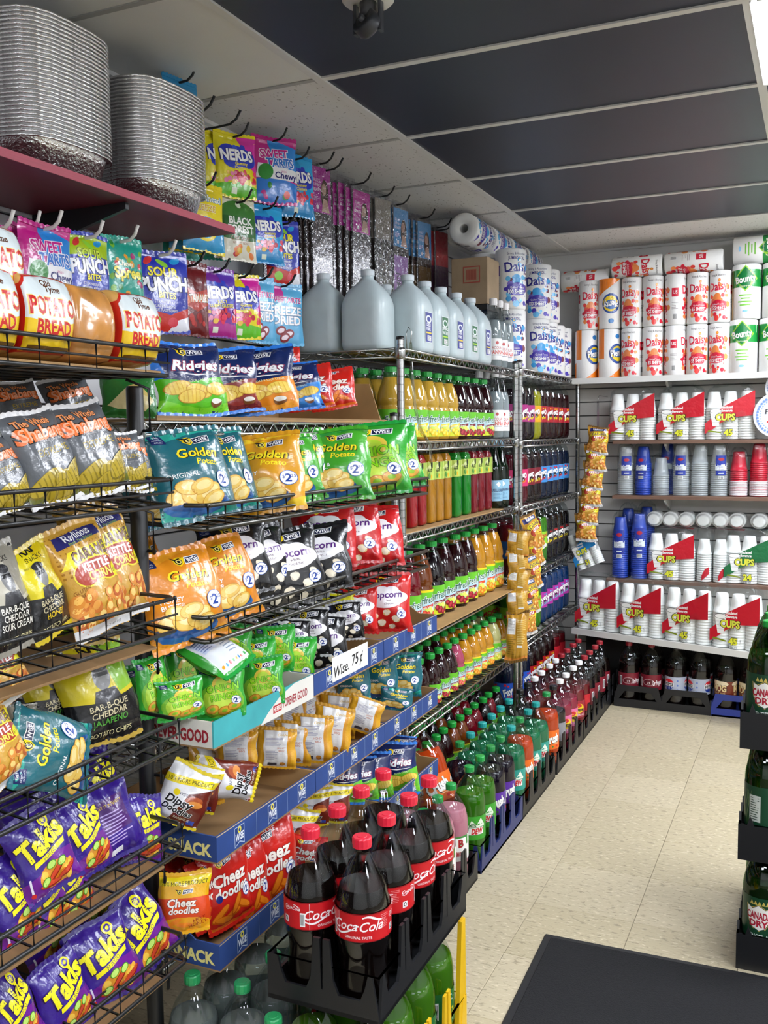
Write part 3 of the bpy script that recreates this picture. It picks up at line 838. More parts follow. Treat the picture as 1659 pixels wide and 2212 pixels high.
def freebox(a, x, y, s=.11):
    a.R(x, y, x + s * 1.7, y + s * 1.45, '1d2a5e')
    a.T('FREE', x + s * .85, y + s * 1.1, s * .3, 'ffffff'); a.T('ARTIFICIAL', x + s * .85, y + s * .62, s * .2, 'e8ecf5', w=s * 1.5); a.T('COLORS', x + s * .85, y + s * .28, s * .2, 'e8ecf5')
def pop(a, pts, c='f3e3a8', d='d9b95a'):
    for i, (x, y, r) in enumerate(pts):
        a.E(x, y, r, r * .85, d, i * 40, 9); a.E(x - r * .35, y + r * .3, r * .6, r * .55, c, 0, 8); a.E(x + r * .4, y + r * .15, r * .5, r * .5, c, 0, 8); a.E(x, y - r * .35, r * .5, r * .45, c, 0, 8)

CHIPS = dict(w=.17, h=.215, t=.062)
def golden(main, bright, flav, seed, price=True):
    A = 1.25; a = Art(A)
    a.P([(0, A), (1, A), (1, .95 * A), (.55, .93 * A), (.25, .86 * A), (0, .9 * A)], bright)
    a.P([(0, 0), (1, 0), (1, .22), (.8, .14), (.45, .1), (0, .17)], bright)
    freebox(a, .06, A * .83, .1)
    wise(a, .5, A * .85, .075)
    a.T('Golden', .56, A * .70, .13, '2a2a1a', sh=.25, b=.03, w=.66); a.T('Golden', .55, A * .705, .13, 'f6df2a', sh=.25, b=.022, w=.66)
    a.T('Potato', .62, A * .595, .085, 'f6df2a', sh=.2, b=.02)
    l = flav.split('\n')
    for i, t in enumerate(l): a.T(t, .27, A * (.47 - i * .065), .058, 'f2f5f2', w=.42, b=.01)
    a.E(.42, .2, .4, .14, '2a66a8'); a.E(.42, .24, .38, .12, '1c4a86')
    crisps(a, [(.2, .33, .15, .1, 20), (.38, .3, .17, .11, -15), (.55, .33, .16, .1, 30), (.3, .42, .15, .09, -10), (.47, .42, .14, .09, 10), (.62, .25, .14, .09, 20)])
    if price: badge(a, .79, .5, .115)
    return a
for k, args in dict(teal=('1f6470', '2ba795', 'ORIGINAL'), gold=('d99a1e', 'e8c32c', 'HONEY\nBBQ'), green=('46a62c', '2f9a3a', 'ONION &\nGARLIC'), orange=('e08a1c', 'e59a24', 'HONEY\nBUTTER')).items():
    bag_kind(k, golden(args[0], args[1], args[2], 3), args[0], **CHIPS)
def ridgies(top, low, curve, flav):
    A = 1.28; a = Art(A)
    a.P([(0, .0), (1, .0), (1, .66), (.75, .6), (.4, .52), (.15, .58), (0, .62)], low)
    a.P([(0, .0), (1, .0), (1, .2), (.6, .12), (.3, .16), (0, .26)], curve)
    a.P([(0, A), (.08, A), (.05, .9), (.12, .62), (0, .6)], '2f7fe0')
    wise(a, .38, A * .83, .085)
    a.T('Ridgies', .53, A * .635, .17, 'd83a4a', sh=.22, b=.07, w=.78); a.T('Ridgies', .53, A * .635, .17, '14204e', sh=.22, b=.055, w=.77); a.T('Ridgies', .53, A * .635, .17, 'f6f6f8', sh=.22, b=.03, w=.75)
    a.P([(.22, .68), (.5, .63), (.85, .66), (.5, .66)], 'f6f6f8')
    a.T(flav, .62, .56, .04, 'dff0c0', rot=6, w=.5)
    for (x, y, r, c) in ((.22, .44, 12, 0), (.5, .38, -20, 0), (.78, .42, 10, 0), (.4, .3, 5, 0)):
        a.E(x, y, .19, .11, 'c99224', r); a.E(x, y, .175, .1, 'f0cf57', r)
        for q in range(-2, 3):
            s, c_ = math.sin(math.radians(r)), math.cos(math.radians(r)); hh = .09 * math.sqrt(1 - (q / 3) ** 2)
            xx, yy = x + q * .055 * c_, y + q * .055 * s
            a.P([(xx - s * -hh - .006, yy + c_ * -hh), (xx - s * -hh + .006, yy + c_ * -hh), (xx - s * hh + .006, yy + c_ * hh), (xx - s * hh - .006, yy + c_ * hh)], 'dcae3a')
    a.E(.76, .2, .09, .07, '7a4a24'); a.E(.76, .225, .085, .04, 'f3f1ea')
    return a
R0 = dict(w=.175, h=.225, t=.065)
bag_kind('ridg_g', ridgies('16275c', '57c01c', '7bd42c', 'SOUR CREAM & ONION'), '16275c', seal='2f7fe0', **R0)
bag_kind('ridg_m', ridgies('16275c', '8c2f2c', '6e1f28', 'BAR-B-Q'), '16275c', seal='2f7fe0', seed=12, **R0)
bag_kind('ridg_o', ridgies('16275c', 'e88a1e', 'f0a030', 'CHEDDAR & SOUR CREAM'), '16275c', seal='2f7fe0', seed=13, **R0)
bag_kind('ridg_b', ridgies('16275c', '2f86d8', '2a74c8', 'ORIGINAL'), '16275c', seal='2f7fe0', seed=14, **R0)
bag_kind('ridg_s', ridgies('12245a', '62b82a', '7bd42c', 'SOUR CREAM'), '12245a', seal='2f7fe0', seed=15, w=.115, h=.15, t=.045, metal=False)
a = Art(1.28)
a.T('WISE', .6, 1.15, .06, 'ffffff'); wise(a, .32, 1.1, .08)
a.T('Cheez', .5, .82, .19, '7a1414', sh=.15, b=.06, w=.8); a.T('Cheez', .5, .82, .19, 'fbf3e6', sh=.15, b=.03, w=.76)
a.T('doodles', .5, .62, .16, '7a1414', sh=.15, b=.06, w=.82); a.T('doodles', .5, .62, .16, 'fbf3e6', sh=.15, b=.03, w=.78)
for x, y, r in ((.22, .3, 40), (.45, .22, 15), (.7, .3, -30), (.55, .36, 60), (.3, .18, -10)):
    a.E(x, y, .19, .07, 'c9560e', r); a.E(x, y + .012, .175, .05, 'f28a1e', r)
a.P([(0, .05), (1, .05), (1, .12), (0, .1)], 'e8701a')
badge(a, .82, .5, .1)
a.E(.2, .55, .06, .06, '1d2a7a')
bag_kind('cheez', a, 'd0261c', w=.165, h=.21, t=.06)
bag_kind('cheez_s', a, 'c8241c', w=.115, h=.15, t=.045, seed=77)
a = Art(1.28)
a.E(.5, .43, .46, .42, '74b52e'); a.E(.5, .43, .38, .35, 'a8d038'); a.E(.5, .43, .28, .27, 'c6e052')
freebox(a, .05, 1.05, .09)
wise(a, .42, 1.08, .1)
a.E(.52, .8, .2, .19, 'e8c84a'); a.E(.52, .8, .13, .12, 'b9dd3a')
a.T('ONION', .55, .72, .15, '1c6a1c', b=.06, rot=6, w=.7); a.T('ONION', .55, .72, .15, '8fd81c', b=.03, rot=6, w=.67)
a.T('RINGS', .55, .52, .14, '1c6a1c', b=.06, rot=6, w=.62); a.T('RINGS', .55, .52, .14, '8fd81c', b=.03, rot=6, w=.59)
for x, y in ((.3, .25), (.55, .2), (.75, .28)):
    a.E(x, y, .14, .1, 'b9771c', 15); a.E(x, y, .125, .085, 'e0a53a', 15); a.E(x, y, .06, .04, '8fc02c', 15)
badge(a, .8, .42, .1)
bag_kind('onion', a, '2f9e2e', seal='1f9a3c', w=.17, h=.22, t=.065)
bk = Art(1.28); bk.R(.08, .1, .92, 1.18, 'd9dee2'); bk.R(.12, .55, .45, 1.1, 'c2cfe6'); lines_text(bk, .14, .58, .43, 1.08, 9, '6a7aa8'); lines_text(bk, .52, .3, .88, 1.1, 12, '8a96a8', 4)
for i in range(8): bk.E(.15 + .1 * i, .18, .03, .03, ['e8a01c', '2a8ad0', 'd83a3a', '3aa04a'][i % 4])
bag_kind('onion_b', a, '2f9e2e', seal='1f9a3c', w=.115, h=.14, t=.05, seed=33, back=bk)
bag_kind('onion_s', a, '2f9e2e', seal='1f9a3c', w=.115, h=.14, t=.05, seed=31)
def popcorn(base, sub, cloud='f1eff2'):
    A = 1.3; a = Art(A)
    freebox(a, .04, A - .2, .08)
    wise(a, .4, A * .87, .095)
    for x, y, rx, ry in ((.5, .83, .33, .16), (.3, .76, .2, .13), (.72, .76, .22, .13), (.5, .7, .34, .15), (.42, .93, .15, .09), (.62, .92, .14, .09)):
        a.E(x, y, rx, ry, cloud)
    a.T('Popcorn', .5, .84, .14, '5a2a7a', sh=.1, b=.02, w=.64)
    for i, t in enumerate(sub.split('\n')): a.T(t, .55, .72 - i * .07, .05, '5a3a4a')
    pop(a, [(.25, .38, .09), (.5, .45, .08), (.4, .22, .09), (.68, .3, .09), (.78, .5, .06), (.2, .15, .08), (.6, .12, .07)], 'f6ead0', 'e0c080' if base != '1a1a1c' else 'cfc4b0')
    badge(a, .8, .4, .1)
    return a
bag_kind('popb', popcorn('1a1a1c', 'white\ncheddar'), '17171a', w=.165, h=.215, t=.06)
bag_kind('popr', popcorn('c8181e', 'hot\ncheese'), 'c41a1e', w=.17, h=.215, t=.06)
bag_kind('popb_s', popcorn('1a1a1c', 'white\ncheddar'), '17171a', seal='c9c9c9', w=.115, h=.15, t=.05, seed=21)
bag_kind('popr_s', popcorn('c8181e', 'hot\ncheese'), 'c9201e', w=.12, h=.16, t=.05, seed=22)
a = Art(1.2); a.R(0, .5, 1, .62, 'f3d51a'); a.T('10% MORE', .5, .53, .06, '222222'); lines_text(a, .1, .15, .9, .45, 5, '6a6a60')
bag_kind('popy', a, 'd9d51c', w=.115, h=.14, t=.045)
A = 1.3; a = Art(A)
a.P([(0, .0), (1, 0), (1, .3), (.6, .38), (0, .25)], '6a6e28')
for x, y, r in ((.28, .3, 20), (.62, .26, -8), (.5, .14, 10), (.8, .34, 25)):
    a.E(x, y, .3, .15, '7a6a14', r); a.E(x, y + .01, .28, .135, 'b8a02c', r)
    for q in range(-3, 4):
        s, c_ = math.sin(math.radians(r)), math.cos(math.radians(r)); hh = .12 * math.sqrt(1 - (q / 4) ** 2)
        xx, yy = x + q * .07 * c_, y + q * .07 * s
        a.P([(xx + s * hh - .009, yy - c_ * hh), (xx + s * hh + .009, yy - c_ * hh), (xx - s * hh + .009, yy + c_ * hh), (xx - s * hh - .009, yy + c_ * hh)], '8f7c1c')
a.T('The Whole', .42, A * .86, .1, '2a1408', b=.07, w=.62); a.T('The Whole', .42, A * .86, .1, 'f2a06a', b=.03, w=.6)
a.T('Shabang', .5, A * .74, .19, '1a0c06', b=.09, w=.96, sh=.1); a.T('Shabang', .5, A * .74, .19, 'f0793a', b=.05, w=.92, sh=.1); a.T('Shabang', .5, A * .745, .17, 'f9b896', b=.01, w=.86, sh=.1)
a.T('SEASONED SNACKS', .55, A * .645, .035, 'c9c9c9', w=.6)
a.T('EXTREME', .52, A * .535, .1, 'a8902a', w=.66)
a.T('CHIPS with a mixture of flavors', .5, A * .45, .03, 'b0b0b0', w=.66)
a.T('NET WT. 6 OZ', .6, .07, .035, '222222')
bag_kind('shabang', a, '5d6166', seal='e6e6e6', w=.165, h=.215, t=.07, wr=1.6)
A = 1.35; a = Art(A)
for j in range(16):
    for i in range(14):
        r = .013 if j < 10 else .009
        if j > 5: a.R(.05 + i * .065 - r, .42 + j * .055 - r, .05 + i * .065 + r, .42 + j * .055 + r, '9a6a1c')
a.P([(.1, A * .80), (.9, A * .84), (.88, A * .93), (.12, A * .915)], '2a2a68')
a.T('Raylicious', .5, A * .888, .085, 'f2f2f4', rot=3, b=.012, w=.68); a.T('Better Than Delicious!', .52, A * .835, .035, '8fb04a', rot=3)
a.P([(.04, A * .62), (.98, A * .66), (.97, A * .78), (.2, A * .76)], 'ecdc2c')
a.T('CARAMEL', .58, A * .71, .14, '3a2418', b=.045, rot=3, w=.72); a.T('CARAMEL', .58, A * .71, .14, '8a6a58', b=.01, rot=3, w=.69)
for x, y, rx, ry in ((.55, A * .56, .4, .13), (.35, A * .54, .2, .14), (.75, A * .54, .2, .13)): a.E(x, y, rx + .02, ry + .02, 'e9d83a')
for x, y, rx, ry in ((.55, A * .56, .4, .13), (.35, A * .54, .2, .14), (.75, A * .54, .2, .13)): a.E(x, y, rx, ry, 'a83a24')
a.T('KETTLE', .55, A * .595, .1, 'fafafa', b=.03, w=.58); a.T('CORN', .57, A * .51, .1, 'f0dc5a', b=.03, w=.46)
a.E(.88, A * .5, .09, .09, 'e8e01c'); a.T('$1.49', .88, A * .5, .05, '6a5a10')
a.T('GLUTEN', .2, A * .42, .045, '8a4a14', rot=8); a.T('FREE', .2, A * .375, .045, '8a4a14', rot=8)
rs = random.Random(4)
for i in range(34):
    x, y = rs.uniform(.04, .96), rs.uniform(.14, .5)
    r = rs.uniform(.06, .1)
    a.E(x, y, r, r * .8, rs.choice(['c9702a', 'd88a34', 'b85a24']), rs.uniform(0, 180), 9); a.E(x + .01, y + .015, r * .65, r * .5, rs.choice(['efb85a', 'f2cf7a', 'e09a44']), rs.uniform(0, 180), 8)
a.P([(0, 0), (1, 0), (1, .1), (.6, .13), (0, .15)], 'dedede')
a.T('NET WT. 3 OZ', .7, .05, .03, '333333')
KET = a
bk = Art(A); bk.R(.06, .75, .42, 1.18, 'e9e9ea'); lines_text(bk, .08, .77, .4, 1.16, 12, '8a8a8c'); lines_text(bk, .5, .5, .92, 1.15, 14, 'e0c878', 5); bk.R(.5, .4, .75, .46, 'f4f4f0'); lines_text(bk, .08, .2, .45, .7, 9, '8a6a1c', 8)
bk.R(.46, 0, .475, A, '8a6a1c')
bk.P([(0, 0), (1, 0), (1, .16), (.5, .1), (0, .14)], 'd98a3c')
bag_kind('kettle', KET, 'c99a3a', w=.165, h=.225, t=.07, back=bk, wr=1.0)
bag_kind('kettle_s', KET, 'c08e2c', seal='6a4a1c', w=.10, h=.15, t=.04, back=bk, seed=41, wr=2.2, puff=.8, pinch=.1)
def rap(c1, c2, flav, flc):
    A = 1.3; a = Art(A)
    a.P([(0, A), (1, A), (1, .6), (.5, .5), (0, .62)], c1); a.P([(.55, A), (1, A), (1, .66), (.7, .6)], c2)
    a.T('RAP', .55, A * .95, .14, '141414', rot=0, b=.03, w=.5); a.T('SNACKS', .55, A * .84, .07, '141414', w=.6); a.T('SNOOP DOGG', .4, A * .76, .03, '1a1a1a')
    # plain head and shoulders silhouette
    a.E(.52, .84, .12, .17, '7d7d7d'); a.E(.52, .97, .125, .06, '26262a'); a.R(.42, .85, .62, .9, '101012'); a.P([(.32, .52), (.72, .52), (.66, .68), (.38, .68)], '303034')
    a.P([(0, 0), (1, 0), (1, .6), (.5, .52), (0, .6)], '121214')
    for i, (t, c) in enumerate(flav): a.T(t, .52, .48 - i * .095, .075, c, w=.86, b=.01)
    a.T('POTATO CHIPS', .52, .14, .06, 'd9cf9a', w=.86)
    return a
bag_kind('rapgreen', rap('c9b81c', '7fb02a', (('BAR-B-QUE', 'cbbf98'), ('CHEDDAR', 'cbbf98'), ('JALAPENO', '4f9a3a')), 0), '131315', w=.17, h=.215, t=.065, metal=False, seal='a88a1c')
bag_kind('rapgold', rap('d8c818', 'c9b010', (('BAR-B-QUE', 'cbbf98'), ('CHEDDAR', 'cbbf98'), ('HONEY', 'd9b81c')), 0), '131315', w=.17, h=.215, t=.065, wr=1.6, seal='c9b010')
bag_kind('rapsilver', rap('b8b2a0', '8f8a7c', (('BAR-B-QUE', 'e9e5d8'), ('CHEDDAR', 'e9e5d8'), ('SOUR CREAM', 'e9e5d8')), 0), '1b1a18', w=.17, h=.215, t=.065, wr=1.6, seal='8f8a7c')
A = 1.3; a = Art(A)
a.P([(0, 0), (1, 0), (1, .55), (.6, .62), (.3, .42), (0, .36)], '6a1f8a')
a.E(.55, .3, .3, .2, 'd8902a'); dots(a, 16, .3, .14, .85, .42, .05, .09, ['e8a83a', 'd9781c', 'c03a1c', 'f0c24a'], 6)
for x, y, r in ((.55, .34, 35), (.74, .26, 20), (.42, .2, -10)):
    a.E(x, y, .2, .05, '8a1c14', r); a.E(x, y + .01, .19, .035, 'd0482c', r)
for x, y in ((.5, .47), (.34, .26), (.68, .44)):
    a.E(x, y, .085, .06, '3f8a1c', 20); a.E(x, y, .07, .048, 'b8dc6a', 20)
a.P([(.24, .52), (.84, .66), (.86, .74), (.25, .6)], 'f0e21c'); a.T('FUEGO', .55, .63, .06, '3a1458', rot=13, w=.5)
a.T('Takis', .5, .86, .3, '2a0c4a', rot=14, sh=.1, b=.075, w=.86); a.T('Takis', .5, .86, .3, 'f4ea1c', rot=14, sh=.1, b=.045, w=.82)
a.E(.68, 1.1, .09, .09, 'f4ea1c'); a.E(.68, 1.1, .06, .06, '3a1f8c'); a.E(.68, 1.1, .03, .03, 'f4ea1c')
a.R(.1, .2, .13, .42, 'e6e0ee'); a.E(.115, .17, .035, .035, 'd0302c')
a.T('NET WT. 4 OZ', .3, .07, .035, 'd8d0e6')
bag_kind('takis', a, '3a1f8c', seal='2f1a7a', w=.15, h=.2, t=.055, wr=1.7, seed=5)
bk = Art(A); bk.R(.15, .5, .8, 1.05, '4a1f6a'); bk.T('GET IT INTENSITY', .5, .95, .05, 'd9b81c', w=.5); lines_text(bk, .2, .3, .8, .85, 10, 'b8a0d8', 3); bk.R(.1, .12, .5, .22, 'e9e9ee')
bag_kind('takis_b', a, '351c80', seal='2f1a7a', w=.15, h=.2, t=.055, wr=1.9, seed=9, back=bk)
A = 1.25; a = Art(A)
a.R(.0, 0, 1, A, 'e2e2e4')
a.P([(.35, 0), (1, 0), (1, .95), (.55, .7)], '6a2418'); a.E(.7, .6, .18, .1, 'a84a1c', 20); a.E(.74, .55, .15, .07, 'd98a3c', 10)
a.P([(0, .78), (1, .96), (1, 1.12), (0, .94)], 'e9d21c'); a.T('10% MORE PRODUCT', .5, .95, .085, '1a1a1a', rot=10.5, w=.9)
a.E(.3, .66, .07, .07, 'e9d21c'); a.T('WISE', .45, .66, .06, '1b2245')
a.T('Dipsy', .42, .5, .17, 'f6f6f6', sh=.2, b=.07, w=.7); a.T('Dipsy', .42, .5, .17, '17171c', sh=.2, b=.03, w=.66); a.T('Doodles', .45, .32, .13, 'f6f6f6', sh=.2, b=.07, w=.7); a.T('Doodles', .45, .32, .13, '17171c', sh=.2, b=.03, w=.66)
a.R(.75, .1, .9, .2, '2a4ab0'); a.T('BARBECUE', .62, .18, .05, 'f0e0c0')
bag_kind('dipsy', a, 'dcdcde', seal='d9c21c', w=.12, h=.15, t=.05)
bag_kind('dipsyb', a, '7a2a1c', seal='d9c21c', w=.12, h=.15, t=.05, seed=51)
A = 1.25; a = Art(A)
a.R(.2, .06, .84, 1.18, 'd9d9d8'); a.R(.78, .0, .86, A, 'c98a1c')
a.T('Golden', .68, 1.06, .07, 'c9a21c', sh=.2, w=.3); lines_text(a, .24, .72, .7, .98, 7, '8a8aa8', 6); lines_text(a, .24, .3, .6, .62, 9, '6a6a88', 7); a.T('HONEY', .64, .66, .055, 'b85a1c', w=.22); a.T('BBQ', .64, .58, .055, 'b85a1c', w=.2)
a.R(.3, .1, .52, .2, '3a3a4a'); pop(a, [(.66, .16, .07)], 'c9852c', '8a4a1c')
bag_kind('goldback', a, 'd09a22', w=.115, h=.145, t=.045, seed=61)
A = 1.25; a = Art(A)
a.R(0, .2, 1, .75, 'd8481c'); a.E(.5, .2, .5, .16, 'e8a01c')
a.P([(0, 1.0), (1, 1.0), (1, 1.16), (0, 1.16)], 'ecd41c'); a.T('30% MORE PRODUCT', .5, 1.04, .08, '1a1a1a', w=.9)
wise(a, .4, .88, .07)
a.T('Cheez', .45, .66, .16, '6a1408', b=.06, w=.6, sh=.15); a.T('Cheez', .45, .66, .16, 'fbf3e6', b=.03, w=.57, sh=.15); a.T('doodles', .47, .5, .13, '6a1408', b=.06, w=.62, sh=.15); a.T('doodles', .47, .5, .13, 'fbf3e6', b=.03, w=.59, sh=.15)
for x, y, r in ((.3, .25, 30), (.5, .2, 0), (.25, .12, -20)): a.E(x, y, .16, .05, 'f28a1e', r)
a.T('HOT', .78, .3, .08, 'a01c10', rot=15); a.T('HONEY', .76, .2, .08, 'a01c10', rot=15, w=.36)
bag_kind('hothoney', a, 'e8ae1c', w=.15, h=.18, t=.05)
a = Art(1.2); a.P([(.1, .3), (.5, .75), (.95, .4), (.8, .15), (.3, .2)], 'e2d49a'); a.P([(.5, .75), (.7, .85), (.95, .4)], 'd8c070')
bag_kind('green_bag', a, '2c7a34', w=.19, h=.2, t=.06)

# candy pouches on the hooks
POUCH = dict(t=.03, pv=.4, s0=.03, s1=.12, wr=.9, pinch=.02)
A = 1.3; a = Art(A)
a.P([(.35, A), (1, A * .86), (1, .55), (.45, .75)], '2a86d8'); a.P([(0, .0), (1, .0), (1, .42), (.5, .5), (0, .46)], '2a78d0')
a.P([(.05, .48), (1, .46), (1, .68), (.12, .76)], 'f1f1f3')
a.T('SWEET', .48, .97, .16, 'fbeaf5', b=.08, w=.66, rot=4); a.T('SWEET', .48, .97, .16, 'c41f86', b=.03, w=.62, rot=4)
a.T('TARTS', .6, .8, .17, 'f6f6fa', b=.08, w=.66, rot=4); a.T('TARTS', .6, .8, .17, '2a6cc4', b=.03, w=.62, rot=4)
a.E(.27, .6, .17, .15, '2c8a2c', 30); a.T('mini', .68, .64, .05, 'c41f86'); a.T('Chewy', .72, .56, .12, '24246e', b=.03, w=.5)
dots(a, 5, .15, .1, .85, .35, .05, .08, ['c41f86', 'e0483c', '2c8a2c'], 4)
bag_kind('tarts', a, 'c41f86', w=.155, h=.205, **POUCH)
def nerds(c0, c1, low, sub, word='NERDS'):
    A = 1.35; a = Art(A)
    a.P([(.5, A), (1, A), (1, .5), (.75, .7)], c1)
    a.P([(0, 0), (1, 0), (1, .25), (.5, .32), (0, .24)], low)
    for x, y, rx, ry in ((.5, .85, .4, .22), (.3, .9, .22, .18), (.72, .82, .25, .2), (.45, .7, .28, .12)): a.E(x, y, rx, ry, '2a3ab8')
    dots(a, 10, .12, .68, .9, 1.08, .04, .07, ['2a3ab8', '3a5ad0'], 3)
    a.T(word, .5, .87, .22, '1a1a6a', b=.07, rot=4, w=.82); a.T(word, .5, .87, .22, 'fafafa', b=.04, rot=4, w=.78)
    for i, t in enumerate(sub.split('\n')): a.T(t, .58, .7 - i * .08, .065, 'f4e21c', rot=4, b=.02, w=.6)
    dots(a, 14, .45, .3, .95, .58, .05, .09, ['d8202c', 'e83a5a', 'c01c3a'], 7); dots(a, 8, .08, .3, .45, .5, .04, .07, ['f08ab0', 'f2c24a'], 9)
    a.R(.35, .08, .48, .2, 'e8f0d8')
    return a
bag_kind('nerds_y', nerds('e8d81c', 'd0289a', '5fbf1c', 'Gummy\nClusters'), 'e6d818', w=.15, h=.2, **POUCH)
bag_kind('nerds_b', nerds('1f9ad8', '2aa8e0', '1f8ac8', 'Gummy\nClusters'), '1f96d4', w=.15, h=.2, **POUCH)
bag_kind('nerds_p', nerds('4a2a9a', '5a34a8', 'b02a8a', 'JUICY\nGUMMY CLUSTERS'), '7a2a98', w=.15, h=.2, **POUCH)
A = 1.35; a = Art(A)
a.T('Lemonhead', .5, 1.05, .13, '1f7ac0', b=.06, w=.86); a.T('Lemonhead', .5, 1.05, .13, 'fafae0', b=.02, w=.82); a.T('FREEZE', .5, .85, .12, 'f2f2f2', b=.05, w=.7); a.T('FREEZE', .5, .85, .12, 'd8a81c', b=.02, w=.68)
a.P([(0, .0), (1, .0), (1, .6), (.5, .68), (0, .58)], '2a9ad0'); a.E(.5, .4, .26, .2, 'f2da2c'); a.E(.5, .4, .18, .14, '2a9ad0')
bag_kind('lemon', a, 'ecd61c', w=.15, h=.2, **POUCH)
a = Art(A)
a.E(.5, 1.0, .55, .3, '3f7a34'); a.R(0, .55, 1, .95, '2f6a2c'); a.R(0, 0, 1, .5, 'd8d4c0'); a.E(.5, .55, .6, .12, '2f6a2c')
a.T('BLACK', .5, .86, .15, 'f6f6f0', b=.03, w=.8); a.T('FOREST', .5, .68, .15, 'f6f6f0', b=.03, w=.82); a.T('ORGANIC', .5, .48, .09, '8a4a1c', w=.7); a.T('GUMMY BEARS', .5, .38, .05, '8a4a1c')
dots(a, 7, .15, .12, .85, .3, .06, .09, ['c8281c', 'e0782c', 'd8b02c', 'c0384a'], 2)
a.E(.5, 1.2, .07, .07, 'dfe8d0')
bag_kind('forest', a, 'dcd8c6', w=.13, h=.2, **POUCH)
def punch(top, mid, low, tc):
    a = Art(A)
    a.P([(0, A), (1, A), (1, .95), (.5, 1.0), (0, .93)], top); a.P([(0, 0), (1, 0), (1, .45), (.6, .3), (0, .4)], low); a.P([(.55, 0), (1, 0), (1, .3), (.7, .2)], 'e8e8ee')
    for x, y, r, c in ((.25, 1.18, 40, 'd83a3a'), (.5, 1.15, -30, '8fd03a'), (.75, 1.2, 20, '2a9ad8')): a.E(x, y, .11, .05, c, r)
    a.T('SOUR', .5, 1.0, .15, '141428', b=.06, w=.62); a.T('SOUR', .5, 1.0, .15, tc, b=.03, w=.6)
    a.T('PUNCH', .5, .8, .22, '141428', b=.07, w=.94, rot=5); a.T('PUNCH', .5, .8, .22, 'fafafa', b=.04, w=.9, rot=5)
    a.T('BITES', .55, .62, .1, '141428', b=.06, w=.5); a.T('BITES', .55, .62, .1, 'f0e21c', b=.03, w=.48)
    for i, t in enumerate(('STRAWBERRY', 'GREEN APPLE', 'BLUE RASPBERRY')): a.T(t, .5, .5 - i * .065, .045, 'f0f0f0', w=.7)
    a.E(.3, .2, .12, .09, '8fd03a'); a.E(.65, .18, .1, .08, 'd83a4a')
    return a
bag_kind('punch_b', punch('2a3ab0', '2a3ab0', 'c8281e', 'f0e21c'), '2a38a8', w=.17, h=.215, **POUCH)
bag_kind('punch_g', punch('a8c81c', '2a3ab0', '3a2ab0', 'c9e03a'), '3a4ab8', w=.15, h=.2, **POUCH)
a = Art(A); dots(a, 26, .08, .1, .92, 1.25, .045, .07, ['c8323c', '2c8a3c', 'e09a2c', '7ab83a', 'a02c6a'], 5)
a.T('Chewy', .5, .86, .09, 'f6f6d0', b=.03); a.T('Spree', .55, .7, .2, '12463c', b=.07, w=.84, rot=3); a.T('Spree', .55, .7, .2, 'f0e43a', b=.035, w=.8, rot=3)
bag_kind('spree', a, '1fa08c', w=.15, h=.2, **POUCH)
a = Art(A); a.P([(0, .35), (.3, .55), (.6, .45), (1, .62), (1, .9), (.6, .8), (.3, .88), (0, .75)], 'b8321c'); a.P([(0, .45), (.4, .6), (1, .68), (1, .8), (.4, .74), (0, .65)], 'e0641c'); a.T('HOT TAMALES', .5, .69, .14, '3a0c0c', b=.06, w=.92, rot=3); a.T('HOT TAMALES', .5, .69, .14, 'f6e8d0', b=.02, w=.9, rot=3)
dots(a, 9, .1, .12, .9, .38, .05, .08, ['a01c1c', 'c0302a'], 3)
bag_kind('tamale', a, '6a1418', w=.14, h=.21, **POUCH)
a = Art(A); a.R(0, .95, .5, A, 'd0409a'); a.P([(0, .0), (.18, 0), (.1, A), (0, A)], 'c83a90')
a.T('SWEETARTS', .52, .98, .12, 'fafafa', b=.06, w=.86); a.T('SWEETARTS', .52, .98, .12, 'c41f86', b=.02, w=.82)
a.T('FREEZE', .54, .74, .18, '2a5a8a', b=.06, w=.84); a.T('FREEZE', .54, .74, .18, 'fafafa', b=.03, w=.8); a.T('DRIED', .56, .53, .18, '2a5a8a', b=.06, w=.74); a.T('DRIED', .56, .53, .18, 'fafafa', b=.03, w=.7)
for x, y in ((.4, .3), (.6, .24), (.5, .16)): a.E(x, y, .13, .1, '8a2a34', 20); a.E(x, y, .09, .05, 'f0e0e8', 20)
bag_kind('freeze', a, '5fb0dc', w=.15, h=.2, **POUCH)
a = Art(A); a.T('WONDERFUL', .5, 1.1, .08, 'e8f4ff', w=.7); a.E(.5, .6, .35, .3, '3ac0ea')
bag_kind('candy_blue', a, '1f8ac0', w=.15, h=.2, **POUCH)
# bread loaves: deep, boxy pillows printed on the end that faces the aisle
A = 1.1; a = Art(A)
a.P([(.02, .05), (.98, .05), (.98, .85), (.9, 1.0), (.5, 1.06), (.1, 1.0), (.02, .85)], 'c8281c')
a.P([(.045, .07), (.955, .07), (.955, .84), (.88, .97), (.5, 1.03), (.12, .97), (.045, .84)], 'dfe9ea')
a.P([(.045, .07), (.955, .07), (.955, .46), (.7, .4), (.3, .4), (.045, .46)], 'f0c81c'); a.R(.1, .07, .9, .13, '6a4a14')
a.T('Old', .46, .93, .08, '5a3014', b=.03); a.T('Tyme', .54, .85, .08, '5a3014', b=.03)
a.T('POTATO', .5, .62, .22, 'f0d86a', b=.06, w=.86); a.T('POTATO', .5, .62, .22, 'c8201c', b=.03, w=.84); a.T('BREAD', .5, .36, .17, 'f0d86a', b=.06, w=.66); a.T('BREAD', .5, .36, .17, 'c8201c', b=.03, w=.64)
bag_kind('bread', a, 'd9a85a', w=.115, h=.135, t=.2, puff=.16, pu=7, pv=.16, s0=.0, s1=.0, wr=.25, pinch=.0, cat='bread')
